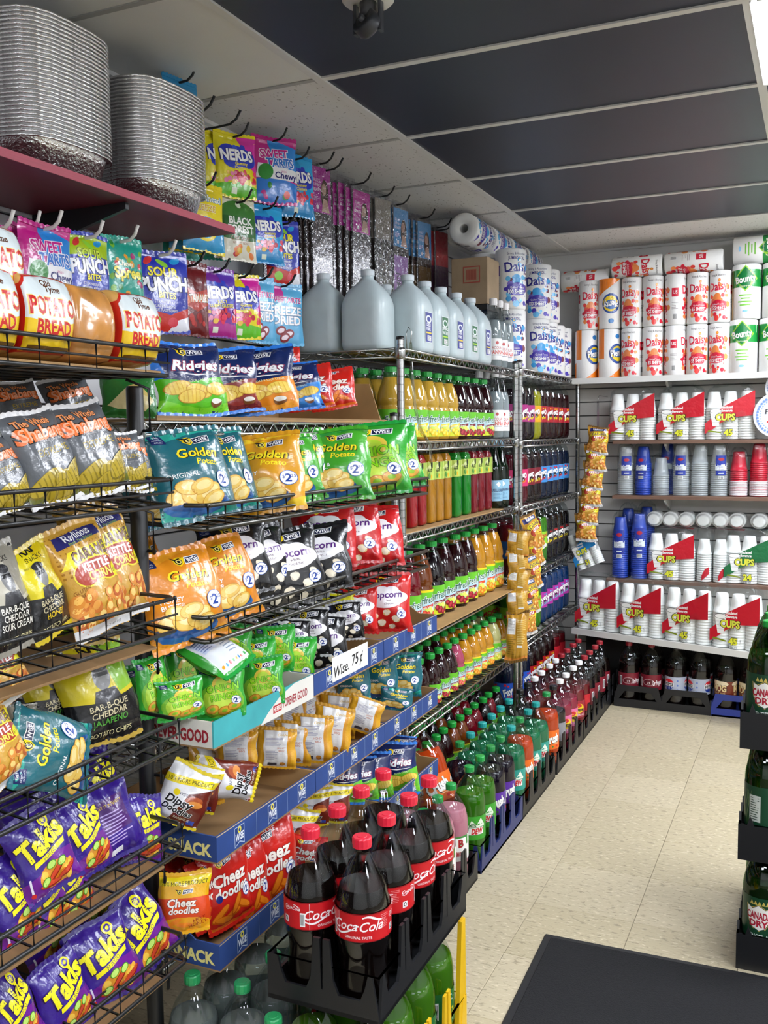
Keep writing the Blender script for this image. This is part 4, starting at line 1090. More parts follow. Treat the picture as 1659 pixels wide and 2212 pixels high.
bag_kind('bread_plain', None, 'c88a44', w=.115, h=.135, t=.2, puff=.16, pu=7, pv=.16, s0=.0, s1=.0, wr=.25, pinch=.0, cat='bread', basefn=lambda c: mat('loaf_in_film', c, rough=.22, var=.25, vscale=22, bump=.4, bscale=18, coat=.6))
BAGROWS = [
    ('up', 'candy_blue', -1.64, 2.268, 2.329, 0.119, 0.203, 0, 2, 16),
    ('up', 'nerds_y', -1.67, 2.501, 2.256, 0.137, 0.189, 0, 2, 20),
    ('up', 'nerds_y', -1.64, 2.533, 2.258, 0.148, 0.194, 0, 2, 25),
    ('up', 'tarts', -1.64, 2.762, 2.296, 0.162, 0.214, 0, 2, 34),
    ('up', 'nerds_b', -1.69, 2.932, 2.319, 0.127, 0.172, 0, 2, 27),
    ('up', 'nerds_b', -1.64, 2.91, 2.279, 0.134, 0.205, 0, 2, 28),
    ('up', 'lemon', -1.64, 2.354, 2.069, 0.15, 0.198, 0, 2, 18),
    ('up', 'forest', -1.67, 2.526, 2.074, 0.107, 0.188, 0, 2, 21),
    ('up', 'forest', -1.64, 2.542, 2.067, 0.129, 0.189, 0, 2, 22),
    ('up', 'nerds_b', -1.64, 2.696, 2.081, 0.14, 0.184, 0, 2, 26),
    ('up', 'punch_b', -1.64, 2.809, 2.04, 0.13, 0.213, 0, 2, 27),
    ('up', 'lemon', -1.7, 2.355, 2.052, 0.117, 0.153, 0, 2, 26),
    ('up', 'spree', -1.73, 2.37, 2.04, 0.125, 0.164, 0, 2, 22),
    ('up', 'spree', -1.73, 2.524, 2.068, 0.131, 0.172, 0, 2, 31),
    ('low', 'tarts', -1.6, 1.543, 1.817, 0.086, 0.151, 0, 2, 0),
    ('low', 'tarts', -1.65, 1.671, 1.836, 0.088, 0.172, 0, 2, 0),
    ('low', 'tarts', -1.6, 1.685, 1.818, 0.158, 0.204, 0, 2, 1),
    ('low', 'punch_g', -1.6, 1.82, 1.828, 0.135, 0.192, 0, 2, 5),
    ('low', 'spree', -1.6, 1.947, 1.846, 0.132, 0.183, 0, 2, 9),
    ('low', 'punch_b', -1.6, 2.101, 1.821, 0.168, 0.215, 0, 2, 19),
    ('low', 'tamale', -1.6, 2.229, 1.818, 0.123, 0.205, 0, 2, 16),
    ('low', 'nerds_p', -1.6, 2.351, 1.822, 0.145, 0.199, 0, 2, 19),
    ('low', 'nerds_y', -1.6, 2.48, 1.827, 0.147, 0.193, 0, 2, 22),
    ('low', 'freeze', -1.6, 2.59, 1.83, 0.114, 0.203, 0, 2, 24),
    ('low', 'freeze', -1.6, 2.728, 1.831, 0.154, 0.198, 0, 2, 29),
    ('D2', 'shabang', -1.17, 1.114, 1.384, 0.099, 0.124, 15, 15, 0),
    ('D2', 'shabang', -1.17, 1.207, 1.409, 0.132, 0.165, 12, 15, 1),
    ('D2', 'shabang', -1.17, 1.317, 1.42, 0.137, 0.171, 12, 15, 6),
    ('D2', 'shabang', -1.17, 1.41, 1.397, 0.089, 0.111, 5, 15, 18),
    ('D2', 'shabang', -1.17, 1.477, 1.39, 0.08, 0.11, 0, 15, 11),
    ('D2', 'shabang', -1.29, 1.283, 1.491, 0.085, 0.106, 10, 15, 20),
    ('D2', 'shabang', -1.29, 1.416, 1.493, 0.105, 0.132, 15, 15, 20),
    ('D3', 'kettle', -1.17, 1.31, 1.195, 0.165, 0.206, 8, 15, 20),
    ('D3', 'kettle', -1.23, 1.441, 1.194, 0.14, 0.228, 5, 15, 7),
    ('D3', 'rapgold', -1.17, 1.183, 1.19, 0.104, 0.161, 12, 15, 0),
    ('D3', 'rapsilver', -1.17, 1.104, 1.191, 0.108, 0.176, 5, 15, 0),
    ('D4', 'rapgreen', -1.17, 1.313, 0.984, 0.151, 0.188, 6, 15, 18),
    ('D4', 'rapgreen', -1.22, 1.246, 0.998, 0.111, 0.139, 4, 15, 4),
    ('D4', 'kettle', -1.17, 1.088, 1.077, 0.094, 0.117, 20, 15, 14),
    ('D4', 'kettle', -1.15, 1.051, 0.972, 0.114, 0.143, 14, 15, 0),
    ('D4', 'rapsilver', -1.2, 1.166, 0.969, 0.05, 0.062, -10, 15, 20),
    ('D4', 'teal', -1.14, 1.166, 0.924, 0.138, 0.172, 62, 15, 0),
    ('D5', 'takis', -1.17, 1.339, 0.75, 0.096, 0.121, 12, 15, 20),
    ('D5', 'takis', -1.17, 1.263, 0.741, 0.081, 0.141, 12, 15, 3),
    ('D5', 'takis', -1.15, 1.146, 0.791, 0.068, 0.085, 15, 15, 20),
    ('D5', 'takis', -1.17, 1.446, 0.691, 0.099, 0.128, -12, 15, 10),
    ('D5', 'takis', -1.17, 1.168, 0.683, 0.068, 0.134, 8, 15, 0),
    ('D5', 'takis', -1.17, 1.219, 0.676, 0.078, 0.138, 6, 15, 1),
    ('D5', 'takis', -1.17, 1.103, 0.704, 0.072, 0.129, 8, 15, 0),
    ('D5', 'takis', -1.25, 1.213, 0.793, 0.079, 0.098, 10, 15, 20),
    ('D5', 'takis', -1.25, 1.32, 0.767, 0.076, 0.095, 10, 15, 20),
    ('D6', 'takis', -1.17, 1.305, 0.489, 0.124, 0.155, 12, 15, 20),
    ('D6', 'takis', -1.17, 1.401, 0.492, 0.134, 0.167, 22, 15, 14),
    ('D6', 'takis', -1.17, 1.201, 0.481, 0.111, 0.147, 10, 15, 0),
    ('D6', 'takis', -1.17, 1.09, 0.516, 0.085, 0.145, 14, 15, 0),
    ('D6', 'takis', -1.23, 1.429, 0.538, 0.074, 0.092, 20, 15, 20),
    ('A1', 'ridg_g', -1.31, 1.81, 1.57, 0.197, 0.176, 2, 14, 19),
    ('A1', 'ridg_m', -1.35, 2.018, 1.577, 0.189, 0.169, 2, 14, 33),
    ('A1', 'ridg_o', -1.31, 2.101, 1.58, 0.199, 0.178, 5, 14, 58),
    ('A1', 'ridg_b', -1.31, 2.283, 1.572, 0.154, 0.137, 7, 14, 60),
    ('A1', 'ridg_b', -1.37, 2.231, 1.616, 0.142, 0.13, 4, 14, 24),
    ('A1', 'cheez', -1.34, 2.419, 1.575, 0.149, 0.133, 6, 14, 61),
    ('A1', 'cheez', -1.31, 2.513, 1.573, 0.137, 0.123, 7, 14, 62),
    ('A1', 'cheez', -1.41, 2.405, 1.657, 0.1, 0.065, 5, 14, 60),
    ('A1', 'green_bag', -1.34, 1.635, 1.53, 0.118, 0.106, 0, 14, 51),
    ('A2', 'teal', -1.19, 1.644, 1.359, 0.201, 0.201, 2, 20, 18),
    ('A2', 'teal', -1.22, 1.807, 1.359, 0.162, 0.199, 2, 20, 19),
    ('A2', 'gold', -1.23, 1.901, 1.36, 0.099, 0.161, 2, 20, 22),
    ('A2', 'gold', -1.19, 1.928, 1.348, 0.196, 0.196, 4, 20, 58),
    ('A2', 'green', -1.21, 2.09, 1.353, 0.173, 0.173, 4, 20, 31),
    ('A2', 'green', -1.24, 2.224, 1.356, 0.163, 0.202, 3, 20, 29),
    ('A2', 'green', -1.19, 2.283, 1.356, 0.207, 0.207, 3, 20, 62),
    ('A2', 'onion', -1.19, 2.52, 1.366, 0.222, 0.222, 2, 20, 62),
    ('A2', 'onion', -1.21, 2.706, 1.368, 0.205, 0.205, 2, 20, 41),
    ('A2', 'teal', -1.24, 1.548, 1.299, 0.116, 0.129, 2, 20, 11),
    ('A3', 'orange', -1.19, 1.598, 1.11, 0.203, 0.203, 2, 20, 17),
    ('A3', 'orange', -1.22, 1.784, 1.118, 0.191, 0.194, 5, 20, 19),
    ('A3', 'orange', -1.25, 1.574, 1.125, 0.074, 0.193, 0, 20, 11),
    ('A3', 'popb', -1.25, 1.888, 1.151, 0.18, 0.18, 2, 20, 34),
    ('A3', 'popb', -1.22, 1.957, 1.135, 0.167, 0.178, 5, 20, 23),
    ('A3', 'popb', -1.19, 2.029, 1.116, 0.195, 0.195, 5, 20, 33),
    ('A3', 'popb', -1.19, 2.177, 1.12, 0.182, 0.182, 6, 20, 61),
    ('A3', 'popr', -1.25, 2.33, 1.16, 0.185, 0.185, 2, 20, 62),
    ('A3', 'popr', -1.22, 2.434, 1.154, 0.183, 0.183, 4, 20, 62),
    ('A3', 'popr', -1.19, 2.523, 1.136, 0.181, 0.181, 5, 20, 62),
    ('R1', 'onion_s', -1.14, 1.656, 0.906, 0.103, 0.117, 2, 8, 55),
    ('R1', 'onion_s', -1.14, 1.82, 0.885, 0.1, 0.109, 2, 8, 58),
    ('R1', 'onion_s', -1.16, 1.543, 0.914, 0.1, 0.079, 0, 8, 33),
    ('R1', 'onion_s', -1.21, 1.517, 0.942, 0.079, 0.118, 0, 8, 11),
    ('R1', 'onion_s', -1.22, 1.816, 0.956, 0.1, 0.088, 2, 8, 56),
    ('R1', 'onion_s', -1.2, 1.973, 0.923, 0.1, 0.112, -2, 8, 59),
    ('R1', 'onion_s', -1.17, 2.018, 0.885, 0.104, 0.118, -6, 8, 60),
    ('R1', 'onion_s', -1.2, 1.884, 0.91, 0.1, 0.111, 0, 8, 58),
    ('R1', 'popb_s', -1.22, 2.041, 0.952, 0.1, 0.088, 2, 8, 59),
    ('R1', 'popb_s', -1.18, 2.112, 0.935, 0.111, 0.126, 4, 8, 61),
    ('R1', 'popb_s', -1.16, 2.148, 0.902, 0.128, 0.146, 2, 8, 62),
    ('R1', 'popb_s', -1.16, 2.275, 0.936, 0.1, 0.107, 7, 8, 62),
    ('R1', 'popb_s', -1.19, 2.041, 0.934, 0.1, 0.094, 2, 8, 60),
    ('R1', 'popr_s', -1.2, 2.43, 0.936, 0.121, 0.137, 2, 8, 62),
    ('R1', 'popr_s', -1.16, 2.543, 0.942, 0.153, 0.174, 2, 8, 62),
    ('R1', 'popy', -1.23, 2.371, 0.952, 0.1, 0.084, 5, 8, 62),
    ('R2', 'goldback', -1.22, 1.827, 0.716, 0.1, 0.093, -2, 8, 56),
    ('R2', 'goldback', -1.21, 1.932, 0.69, 0.1, 0.097, -2, 8, 58),
    ('R2', 'goldback', -1.18, 1.938, 0.688, 0.1, 0.095, -2, 8, 59),
    ('R2', 'goldback', -1.21, 2.07, 0.657, 0.1, 0.109, -3, 8, 60),
    ('R2', 'goldback', -1.17, 2.101, 0.664, 0.107, 0.121, -2, 8, 61),
    ('R2', 'goldback', -1.14, 2.152, 0.677, 0.107, 0.122, -10, 8, 62),
    ('R2', 'goldback', -1.14, 2.347, 0.661, 0.1, 0.097, -16, 8, 62),
    ('R2', 'goldback', -1.23, 2.36, 0.646, 0.106, 0.121, -4, 8, 62),
    ('R2', 'teal', -1.22, 2.441, 0.718, 0.102, 0.116, 2, 8, 62),
    ('R2', 'teal', -1.21, 2.6, 0.697, 0.114, 0.13, 1, 8, 62),
    ('R2', 'teal', -1.18, 2.712, 0.683, 0.122, 0.138, -2, 8, 62),
    ('R2', 'teal', -1.14, 2.566, 0.649, 0.1, 0.068, -10, 8, 62),
    ('R2', 'dipsy', -1.16, 1.549, 0.714, 0.105, 0.119, -28, 8, 53),
    ('R2', 'dipsyb', -1.19, 1.63, 0.698, 0.1, 0.096, -15, 8, 54),
    ('R2', 'dipsyb', -1.17, 1.709, 0.692, 0.085, 0.176, 70, 8, 19),
    ('R3', 'hothoney', -1.16, 1.536, 0.495, 0.106, 0.121, -2, 8, 53),
    ('R3', 'cheez', -1.19, 1.659, 0.456, 0.098, 0.154, 4, 8, 16),
    ('R3', 'cheez', -1.17, 1.699, 0.454, 0.129, 0.172, 4, 8, 18),
    ('R3', 'cheez', -1.16, 1.77, 0.43, 0.113, 0.177, 4, 8, 21),
    ('R3', 'cheez', -1.16, 1.85, 0.434, 0.171, 0.194, 5, 8, 29),
    ('R3', 'dipsy', -1.18, 2.018, 0.457, 0.1, 0.114, -18, 8, 60),
    ('R3', 'cheez', -1.14, 1.997, 0.403, 0.1, 0.099, -12, 8, 60),
    ('R3', 'dipsy', -1.22, 2.184, 0.449, 0.1, 0.102, -5, 8, 61),
    ('R3', 'dipsy', -1.18, 2.221, 0.451, 0.1, 0.104, -8, 8, 62),
    ('R3', 'ridg_s', -1.19, 2.311, 0.477, 0.11, 0.126, 2, 8, 62),
    ('R3', 'ridg_s', -1.19, 2.398, 0.454, 0.114, 0.129, 2, 8, 62),
    ('R3', 'ridg_s', -1.18, 2.47, 0.441, 0.123, 0.139, 2, 8, 62),
    ('R3', 'ridg_s', -1.16, 2.601, 0.423, 0.137, 0.155, 2, 8, 62),
    ('R3', 'ridg_s', -1.19, 2.706, 0.443, 0.1, 0.09, -4, 8, 62),
]
# ------------------------------------------------------------------ bags on hooks, in baskets and in trays
DESC = {
 'candy_blue': 'light blue candy pouch', 'nerds_y': 'yellow candy pouch with a dark blue splash', 'nerds_b': 'sky blue candy pouch with a dark blue splash', 'nerds_p': 'purple candy pouch with a dark blue splash',
 'tarts': 'magenta and blue candy pouch', 'lemon': 'yellow lemon candy pouch', 'forest': 'cream and green organic gummy pouch', 'punch_b': 'navy, white and red sour candy pouch', 'punch_g': 'lime and violet sour candy pouch',
 'spree': 'teal candy pouch with coloured spots', 'tamale': 'dark red cinnamon candy pouch', 'freeze': 'pale blue freeze dried candy pouch',
 'shabang': 'grey ridged chip bag with orange lettering', 'kettle': 'golden caramel popcorn bag with a navy banner', 'rapgold': 'black and yellow foil chip bag', 'rapsilver': 'black and silver foil chip bag', 'rapgreen': 'black and lime foil jalapeno chip bag',
 'teal': 'teal potato chip bag with yellow lettering', 'gold': 'gold honey barbecue chip bag', 'green': 'green onion and garlic chip bag', 'orange': 'orange honey butter chip bag', 'takis': 'purple rolled tortilla chip bag',
 'ridg_g': 'navy chip bag with a bright green base', 'ridg_m': 'navy chip bag with a maroon base', 'ridg_o': 'navy chip bag with an orange base', 'ridg_b': 'navy chip bag with a blue base', 'ridg_s': 'small navy and lime ridged chip bag',
 'cheez': 'red cheese puff bag', 'cheez_s': 'small red cheese puff bag', 'green_bag': 'dark green chip bag behind the black post', 'onion': 'green onion ring bag with price badge', 'onion_s': 'small green onion ring bag', 'popb': 'black popcorn bag', 'popb_s': 'small black popcorn bag',
 'popr': 'red popcorn bag', 'popr_s': 'small red popcorn bag', 'popy': 'yellow topped snack bag', 'goldback': 'gold snack bag showing its white back', 'dipsy': 'white corn snack bag with a yellow stripe', 'dipsyb': 'brown and white corn snack bag', 'hothoney': 'yellow and orange hot honey cheese puff bag',
}
PLACE = {'up': ('upper black hooks', 'pouches on the upper hooks'), 'low': ('hooks under the red shelf', 'pouches on the lower hooks'), 'D2': ('second black basket', 'bags in the black baskets'), 'D3': ('third black basket', 'bags in the black baskets'),
 'D4': ('fourth black basket', 'bags in the black baskets'), 'D5': ('fifth black basket', 'bags in the black baskets'), 'D6': ('lowest black basket', 'bags in the black baskets'),
 'A1': ('cardboard topped chrome shelf', 'chip bags on the chrome rack'), 'A2': ('upper chrome basket', 'chip bags on the chrome rack'), 'A3': ('lower chrome basket', 'chip bags on the chrome rack'),
 'R1': ('top tray row', 'small bags in the snack trays'), 'R2': ('middle tray row', 'small bags in the snack trays'), 'R3': ('lowest tray row', 'small bags in the snack trays')}
NAME = {'up': 'candy_pouch', 'low': 'candy_pouch', 'D': 'chip_bag', 'A': 'chip_bag', 'R': 'snack_bag'}
BACKROWS = []
for i in range(7): BACKROWS.append(('R2', 'goldback', -1.285 - .012 * (i % 2), 1.80 + .098 * i, .655 + .012 * (i % 3), .115, .145, (-6, 4, 0)[i % 3], 6, (10, 25, 5)[i % 3]))
for i in range(5): BACKROWS.append(('R1', 'onion_s', -1.295, 1.62 + .105 * i, .895 + .012 * (i % 2), .115, .14, (5, -6, 3)[i % 3], 10, 15))
for i in range(5): BACKROWS.append(('R1', 'popb_s', -1.30, 2.12 + .085 * i, .90 + .012 * (i % 2), .11, .15, (6, -4, 2)[i % 3], 8, 25))
for i in range(4): BACKROWS.append(('R3', 'cheez_s', -1.28, 1.62 + .11 * i, .425, .115, .15, (5, -5, 3)[i % 3], 8, 20))
for i in range(4): BACKROWS.append(('R3', 'ridg_s', -1.27, 2.36 + .10 * i, .425, .115, .15, (5, -5, 3)[i % 3], 8, 20))
for i in range(3): BACKROWS.append(('R3', 'dipsy', -1.27, 2.06 + .10 * i, .42, .115, .14, (12, -15, 3)[i % 3], 14, 20))
BAGROWS = [r for r in BAGROWS if not (r[0] == 'D3' and r[1] == 'kettle')] + BACKROWS + [('D3', 'kettle', -1.165, 1.292, 1.195, .135, .205, 9, 15, 6), ('D3', 'kettle', -1.20, 1.395, 1.205, .135, .22, 6, 15, 4), ('D3', 'kettle', -1.25, 1.43, 1.21, .13, .22, 4, 15, 4),
  ('D4', 'rapgreen', -1.30, 1.36, 1.0, .14, .18, 4, 10, 8), ('D5', 'takis', -1.26, 1.40, .765, .11, .145, 6, 12, 8), ('D6', 'takis', -1.26, 1.25, .55, .11, .145, 14, 12, 8), ('D6', 'takis', -1.26, 1.36, .55, .11, .145, 9, 12, 8)]
for i, (g, k, x, y, z, w, h, ccw, lean, yaw) in enumerate(BAGROWS):
    sh = {'D': .022, 'A': .012}.get(g[0], 0)
    if sh: x, y, z = x * (1 + sh / 1.17), y * (1 + sh / 1.17), 1.44 + (z - 1.44) * (1 + sh / 1.17)
    if g[0] == 'D' and k == 'takis' and ccw > 0 and h < .145: z -= (.145 - h) / 2; h = .145; w = max(w, .105)
    if g[0] == 'D' and y + w / 2 > 1.50: y = 1.50 - w / 2
    if (g, k) in (('A2', 'teal'), ('A3', 'orange')) and y < 1.6: x -= .08; y = max(y * 1.07, 1.565 + w / 2)
    kk = 'takis_b' if (k == 'takis' and i % 2 == 0) else k
    fl_ = g in ('D5', 'D6') and i % 7 == 5
    o = bag(kk, NAME.get(g, NAME.get(g[0])), (x, y, z), w, h, -ccw if fl_ else ccw, -lean if fl_ else lean, yaw, fl_)
    zm = {'R1': .813, 'R2': .575, 'R3': .345, 'A1': 1.480}.get(g, 0)
    if abs(ccw) < 45 and o.location.z < zm: o.location.z = zm
    p, gr = PLACE[g]
    reg(o, DESC[k], p, 'candy' if g in ('up', 'low') else 'snack bag', gr, y - x * .2)
o = bag('onion_b', 'snack_bag', (-1.165, 1.66, .985), .125, .15, -24, -62, 20, True)
thing(o, 'green snack bag lying face down with its white back up, top tray row', 'snack bag', 'small bags in the snack trays')
# bread on the top black basket, resting on a liner
LB = [(1.06, 1.605, 0, -1.20), (1.075, 1.605, 0, -1.20), (1.1735, 1.605, 0, -1.20), (1.285, 1.605, 1, -1.21), (1.398, 1.605, 0, -1.20), (1.10, 1.675, 0, -1.23)]
for i, (y, z, pl, x) in enumerate(LB):
    if i == 0: continue
    if i == 1: y = 1.058
    o = bag('bread_plain' if pl else 'bread', 'bread_loaf', (x, y, z + .025), .112, .135, 0, 4, 0)
    if i == 5: thing(o, 'bagged potato bread loaf lying on top of the other loaves', 'bread', 'bread loaves in the top black basket')
    elif pl: thing(o, 'bagged loaf showing its plain brown crust between printed loaves', 'bread', 'bread loaves in the top black basket')
    else: reg(o, 'potato bread loaf with red lettering', 'top black basket', 'bread', 'bread loaves in the top black basket', y)
liner('basket_liner', -1.64, -1.115, .66, 1.455, 1.557, KRAFT, 'brown corrugated liner under the potato bread in the top black basket')
liner('basket_liner', -1.60, -1.13, .70, 1.44, 1.082, KRAFT2, 'brown liner under the popcorn in the third black basket', math.radians(-5))
liner('basket_liner', -1.60, -1.13, .70, 1.44, .654, KRAFT2, 'brown liner under the purple bags in the fifth black basket', math.radians(-5))
liner('basket_liner', -1.60, -1.13, .70, 1.44, .430, KRAFT2, 'brown liner under the purple bags in the lowest black basket', math.radians(-5))
bx = ob('cardboard_box', MB().bbox(-.12, .12, -.07, .07, 0, .15, .002).mesh('box_body', KRAFT), None, (-1.47, 1.28, 1.562))
part('box_flap', MB().box(-.12, .12, .0, .07, .15, .153).mesh('box_flap', KRAFT), bx)
thing(bx, 'plain brown cardboard box standing behind the bread loaves', 'box')
# open carton on the chrome rack
ct = ob('open_carton', MB().box(-.40, 0, 0, 1.16, 0, .004).mesh('carton_floor', KRAFT), None, (-1.255, 1.62, 1.474))
part('carton_side', MB().wall([(-.40, .004), (-.02, .004), (-.06, .125), (-.40, .135)], 'x', 1.156, 1.16).mesh('carton_side', KRAFT), ct)
part('carton_back', MB().wall([(.5, .004), (1.156, .004), (1.156, .135), (.7, .125), (.6, .06)], 'y', -.40, -.396).mesh('carton_back', KRAFT), ct)
part('carton_flap', MB().box(-.004, 0, .0, 1.16, .004, .010).mesh('carton_flap', KRAFT2), ct)
thing(ct, 'torn open brown carton under the navy chip bags', 'box')

# ------------------------------------------------------------------ peg hooks
def hook_mesh(L, r, m, key):
    return MB().tube([(0, 0, 0), (L * .35, 0, 0), (L * .7, 0, 0), (L - .03, 0, .002), (L - .012, 0, .014), (L, 0, .036)], r, 8).mesh(key, m)
HB = hook_mesh(.22, .0035, BLK, 'peg_hook_black'); HW = hook_mesh(.30, .0045, plast('d9d6cf', .4), 'peg_hook_white')
BP = MB().bbox(0, .004, -.014, .014, -.03, .02, .002).mesh('hook_plate', BLK)
def hook(y, z, white=False, tip=None, place='', L=None):
    m = HW if white else HB
    o = ob('peg_hook', m, None, (XW + .002, y, z), scale=((L / (.30 if white else .22)) if L else 1, 1, 1))
    part('back_plate', BP, o)
    reg(o, 'white peg hook' if white else 'black steel peg hook', place, 'hook', 'peg hooks on the slatted wall', y)
def hook_for(g, y, z, x):
    pass
HK = {}
for (g, k, x, y, z, w, h, ccw, lean, yaw) in BAGROWS:
    if g in ('up', 'low') and not (x < -1.66):
        zt = z + h / 2 - .012
        hook(y, zt, g == 'low' and y < 2.2, place='holding pouches above the red shelf' if g == 'up' else 'holding pouches under the red shelf', L=(x - XW) + .05)
for y, z in ((2.28, 2.335), (2.41, 2.335)): hook(y, z, place='empty above the foil pans', L=.27)
# ------------------------------------------------------------------ bottles
def coke_prof(s=1.0):
    return [(r * s, z * s) for r, z in ((.030, 0), (.043, .004), (.050, .018), (.051, .035), (.047, .075), (.047, .095), (.053, .118), (.0545, .135), (.0545, .18), (.053, .198), (.046, .225), (.034, .253), (.022, .275), (.0155, .288), (.0150, .298), (.0175, .300), (.0175, .303), (.0130, .305), (.0130, .315))]
def two_l():
    return [(.030, 0), (.044, .004), (.052, .02), (.0535, .04), (.0535, .2), (.052, .215), (.047, .238), (.037, .262), (.025, .28), (.0160, .292), (.0150, .298), (.0175, .300), (.0175, .303), (.0130, .305), (.0130, .315)]
AL = lambda z0, z1, r: (z1 - z0) / (2 * PI * r)
def barcode(a, x, y, w, h):
    a.R(x, y, x + w, y + h, 'f4f4f4'); n = 9
    for i in range(n): a.R(x + w * (.08 + .09 * i), y + h * .1, x + w * (.08 + .09 * i + (.05 if i % 3 else .025)), y + h * .9, '1a1a1a')
def script(a, pts, t, c):
    """brush stroke along points with a thickness t"""
    n = len(pts)
    L = []; R_ = []
    for i, (x, y) in enumerate(pts):
        x0, y0 = pts[max(i - 1, 0)]; x1, y1 = pts[min(i + 1, n - 1)]
        dx, dy = x1 - x0, y1 - y0; d = math.hypot(dx, dy) + 1e-9
        w = t * (.35 + .65 * math.sin(PI * (i + .5) / n))
        L.append((x - dy / d * w, y + dx / d * w)); R_.append((x + dy / d * w, y - dx / d * w))
    for i in range(n - 1): a.P([R_[i], R_[i + 1], L[i + 1], L[i]], c)
def cola_logo(a, x, y, s, c='f6f2f2'):
    """flowing two-word script: capitals with long tails, joined lower case"""
    a.T('Coca', x - s * .62, y, s * .42, c, sh=.38, b=.012, rot=2); a.T('Cola', x + s * .62, y, s * .42, c, sh=.38, b=.012, rot=2)
    script(a, [(x - s * 1.25 + i * s * .13, y - s * .28 - s * .12 * math.sin(i * .55)) for i in range(9)], s * .045, c)
    script(a, [(x + s * .2 + i * s * .12, y + s * .33 + s * .1 * math.sin(i * .6 + .4)) for i in range(9)], s * .05, c)
    a.R(x - s * .06, y - s * .02, x + s * .06, y + s * .05, c)
r = .0545; z0, z1 = .135, .19; A = AL(z0, z1, r)
a = Art(A)
cola_logo(a, .52, A * .56, A * .8); cola_logo(a, .02, A * .56, A * .8); cola_logo(a, 1.02, A * .56, A * .8)
a.T('ORIGINAL TASTE', .52, A * .16, A * .09, 'f6f2f2', w=.2)
cola_logo(a, .285, A * .74, A * .3); cola_logo(a, .785, A * .74, A * .3)
for x in (.22, .73): a.R(x, A * .15, x + .035, A * .38, 'e9e9e9'); a.E(x + .017, A * .27, .011, .014, '2a2a2a'); a.E(x + .017, A * .27, .006, .008, 'e9e9e9')
barcode(a, .34, A * .12, .03, A * .5); barcode(a, .85, A * .12, .03, A * .5)
lines_text(a, .145, A * .4, .2, A * .9, 8, 'e08a8a'); lines_text(a, .655, A * .4, .71, A * .9, 8, 'e08a8a')
a.R(.395, 0, .397, A, 'f0e6e6'); a.R(.9, 0, .902, A, 'f0e6e6'); a.R(0, 0, 1, A * .025, '7a0c14'); a.R(0, A * .975, 1, A, '7a0c14')
bottle_kind('coke', coke_prof(), '0c0605', .226, 'd8203a', cap=(.0185, .02, 0), label=(z0, z1), art=a, labc='c3141e', n=28)
def std(key, liq, fill, capc, labc, art, lz=(.085, .165), trans=0.0, **kw):
    bottle_kind(key, two_l(), liq, fill, capc, cap=(.0165, .019, 0), label=lz, art=art, labc=labc, trans=trans, n=22, **kw)
L2 = AL(.085, .165, .0535)
def twice(fn, A, xs=(0.0, .25, .5, .75, 1.0)):
    a = Art(A)
    for x in xs: fn(a, x)
    return a
# mountain dew style
def dew(a, x, top='2fb04a'):
    a.P([(x - .09, .13), (x - .05, .2), (x, .15), (x + .05, .22), (x + .1, .14), (x + .06, .1), (x - .06, .08)], 'e8f2e0')
    a.R(x - .085, .05, x + .085, .13, '2a7a3a'); a.R(x - .08, .055, x + .08, .125, 'f4f6f0')
    a.T('MTN', x - .04, .15, .03, '1f6a2c', b=.03, w=.07); a.T('DEW', x + .01, .09, .055, 'c81e24', b=.05, w=.13, sh=.2)
std('dew', '3f8a12', .235, '1f9a46', '3aa02c', twice(lambda a, x: dew(a, x), L2), trans=.35)
std('baja', '1f8c5a', .235, '1c9a96', '2a9a8c', twice(lambda a, x: dew(a, x), L2), trans=.35)
# citrus soda at the bottom: dark green label with snow and a yellow mountain
def melon(a, x):
    dots(a, 14, x - .12, .17, x + .12, .21, .004, .007, ['e8f0e8'], int(abs(x) * 10)); a.P([(x - .1, .08), (x - .05, .12), (x, .09), (x + .03, .11), (x + .1, .07)], 'd8c82c'); dots(a, 12, x - .12, .02, x + .12, .06, .004, .007, ['e8f0e8'], int(abs(x) * 10 + 3))
    a.P([(x + .02, .07), (x + .11, .09), (x + .11, .17), (x + .02, .15)], 'f0f2ee'); a.T('M', x + .065, .12, .06, '144a24', b=.05)
am = twice(melon, L2, (0.0, .5, 1.0)); barcode(am, .27, .06, .05, .12); lines_text(am, .15, .04, .25, .19, 8, '7ac08a'); lines_text(am, .65, .04, .75, .19, 8, '7ac08a')
std('melon', '4a8413', .238, '1f9a46', '1f6a34', am, trans=.35)
# orange, grape
def crush(a, x):
    a.T('Crush', x, .13, .1, '24342a', b=.08, rot=12, sh=.1, w=.22); a.T('Crush', x, .135, .1, 'f8f6f0', b=.05, rot=12, sh=.1, w=.21)
    dots(a, 5, x - .1, .02, x + .1, .06, .012, .018, ['d8301c', 'e8481c', '3a7a2c'], 3); lines_text(a, x + .02, .06, x + .1, .09, 2, 'f8d8b0')
std('crush_o', 'dc4a14', .238, '1f8a44', 'f0701c', twice(crush, L2), trans=.2)
std('crush_g', '150a1c', .238, '1f8a44', '5a2a9a', twice(crush, L2))
# pink lemonade
def brisk(a, x):
    a.R(x - .12, .15, x + .13, L2, '3a8a3a'); a.R(x - .02, .12, x + .1, .22, 'f2f2ee'); a.T('B', x + .04, .17, .07, 'a01c24', b=.05)
    a.E(x - .06, .12, .045, .05, 'd8a81c'); a.E(x - .06, .12, .036, .04, 'f6d84a'); a.E(x - .06, .12, .012, .014, 'f8eeb0')
    a.T('LEMONADE', x + .04, .07, .045, 'b02434', b=.02, w=.14, sh=.1); a.E(x + .06, .02, .025, .02, 'd8b84a')
std('lemonade', 'd9899a', .245, '1f9a46', 'f0efea', twice(brisk, L2, (0, .33, .66, 1.0)), trans=.12)
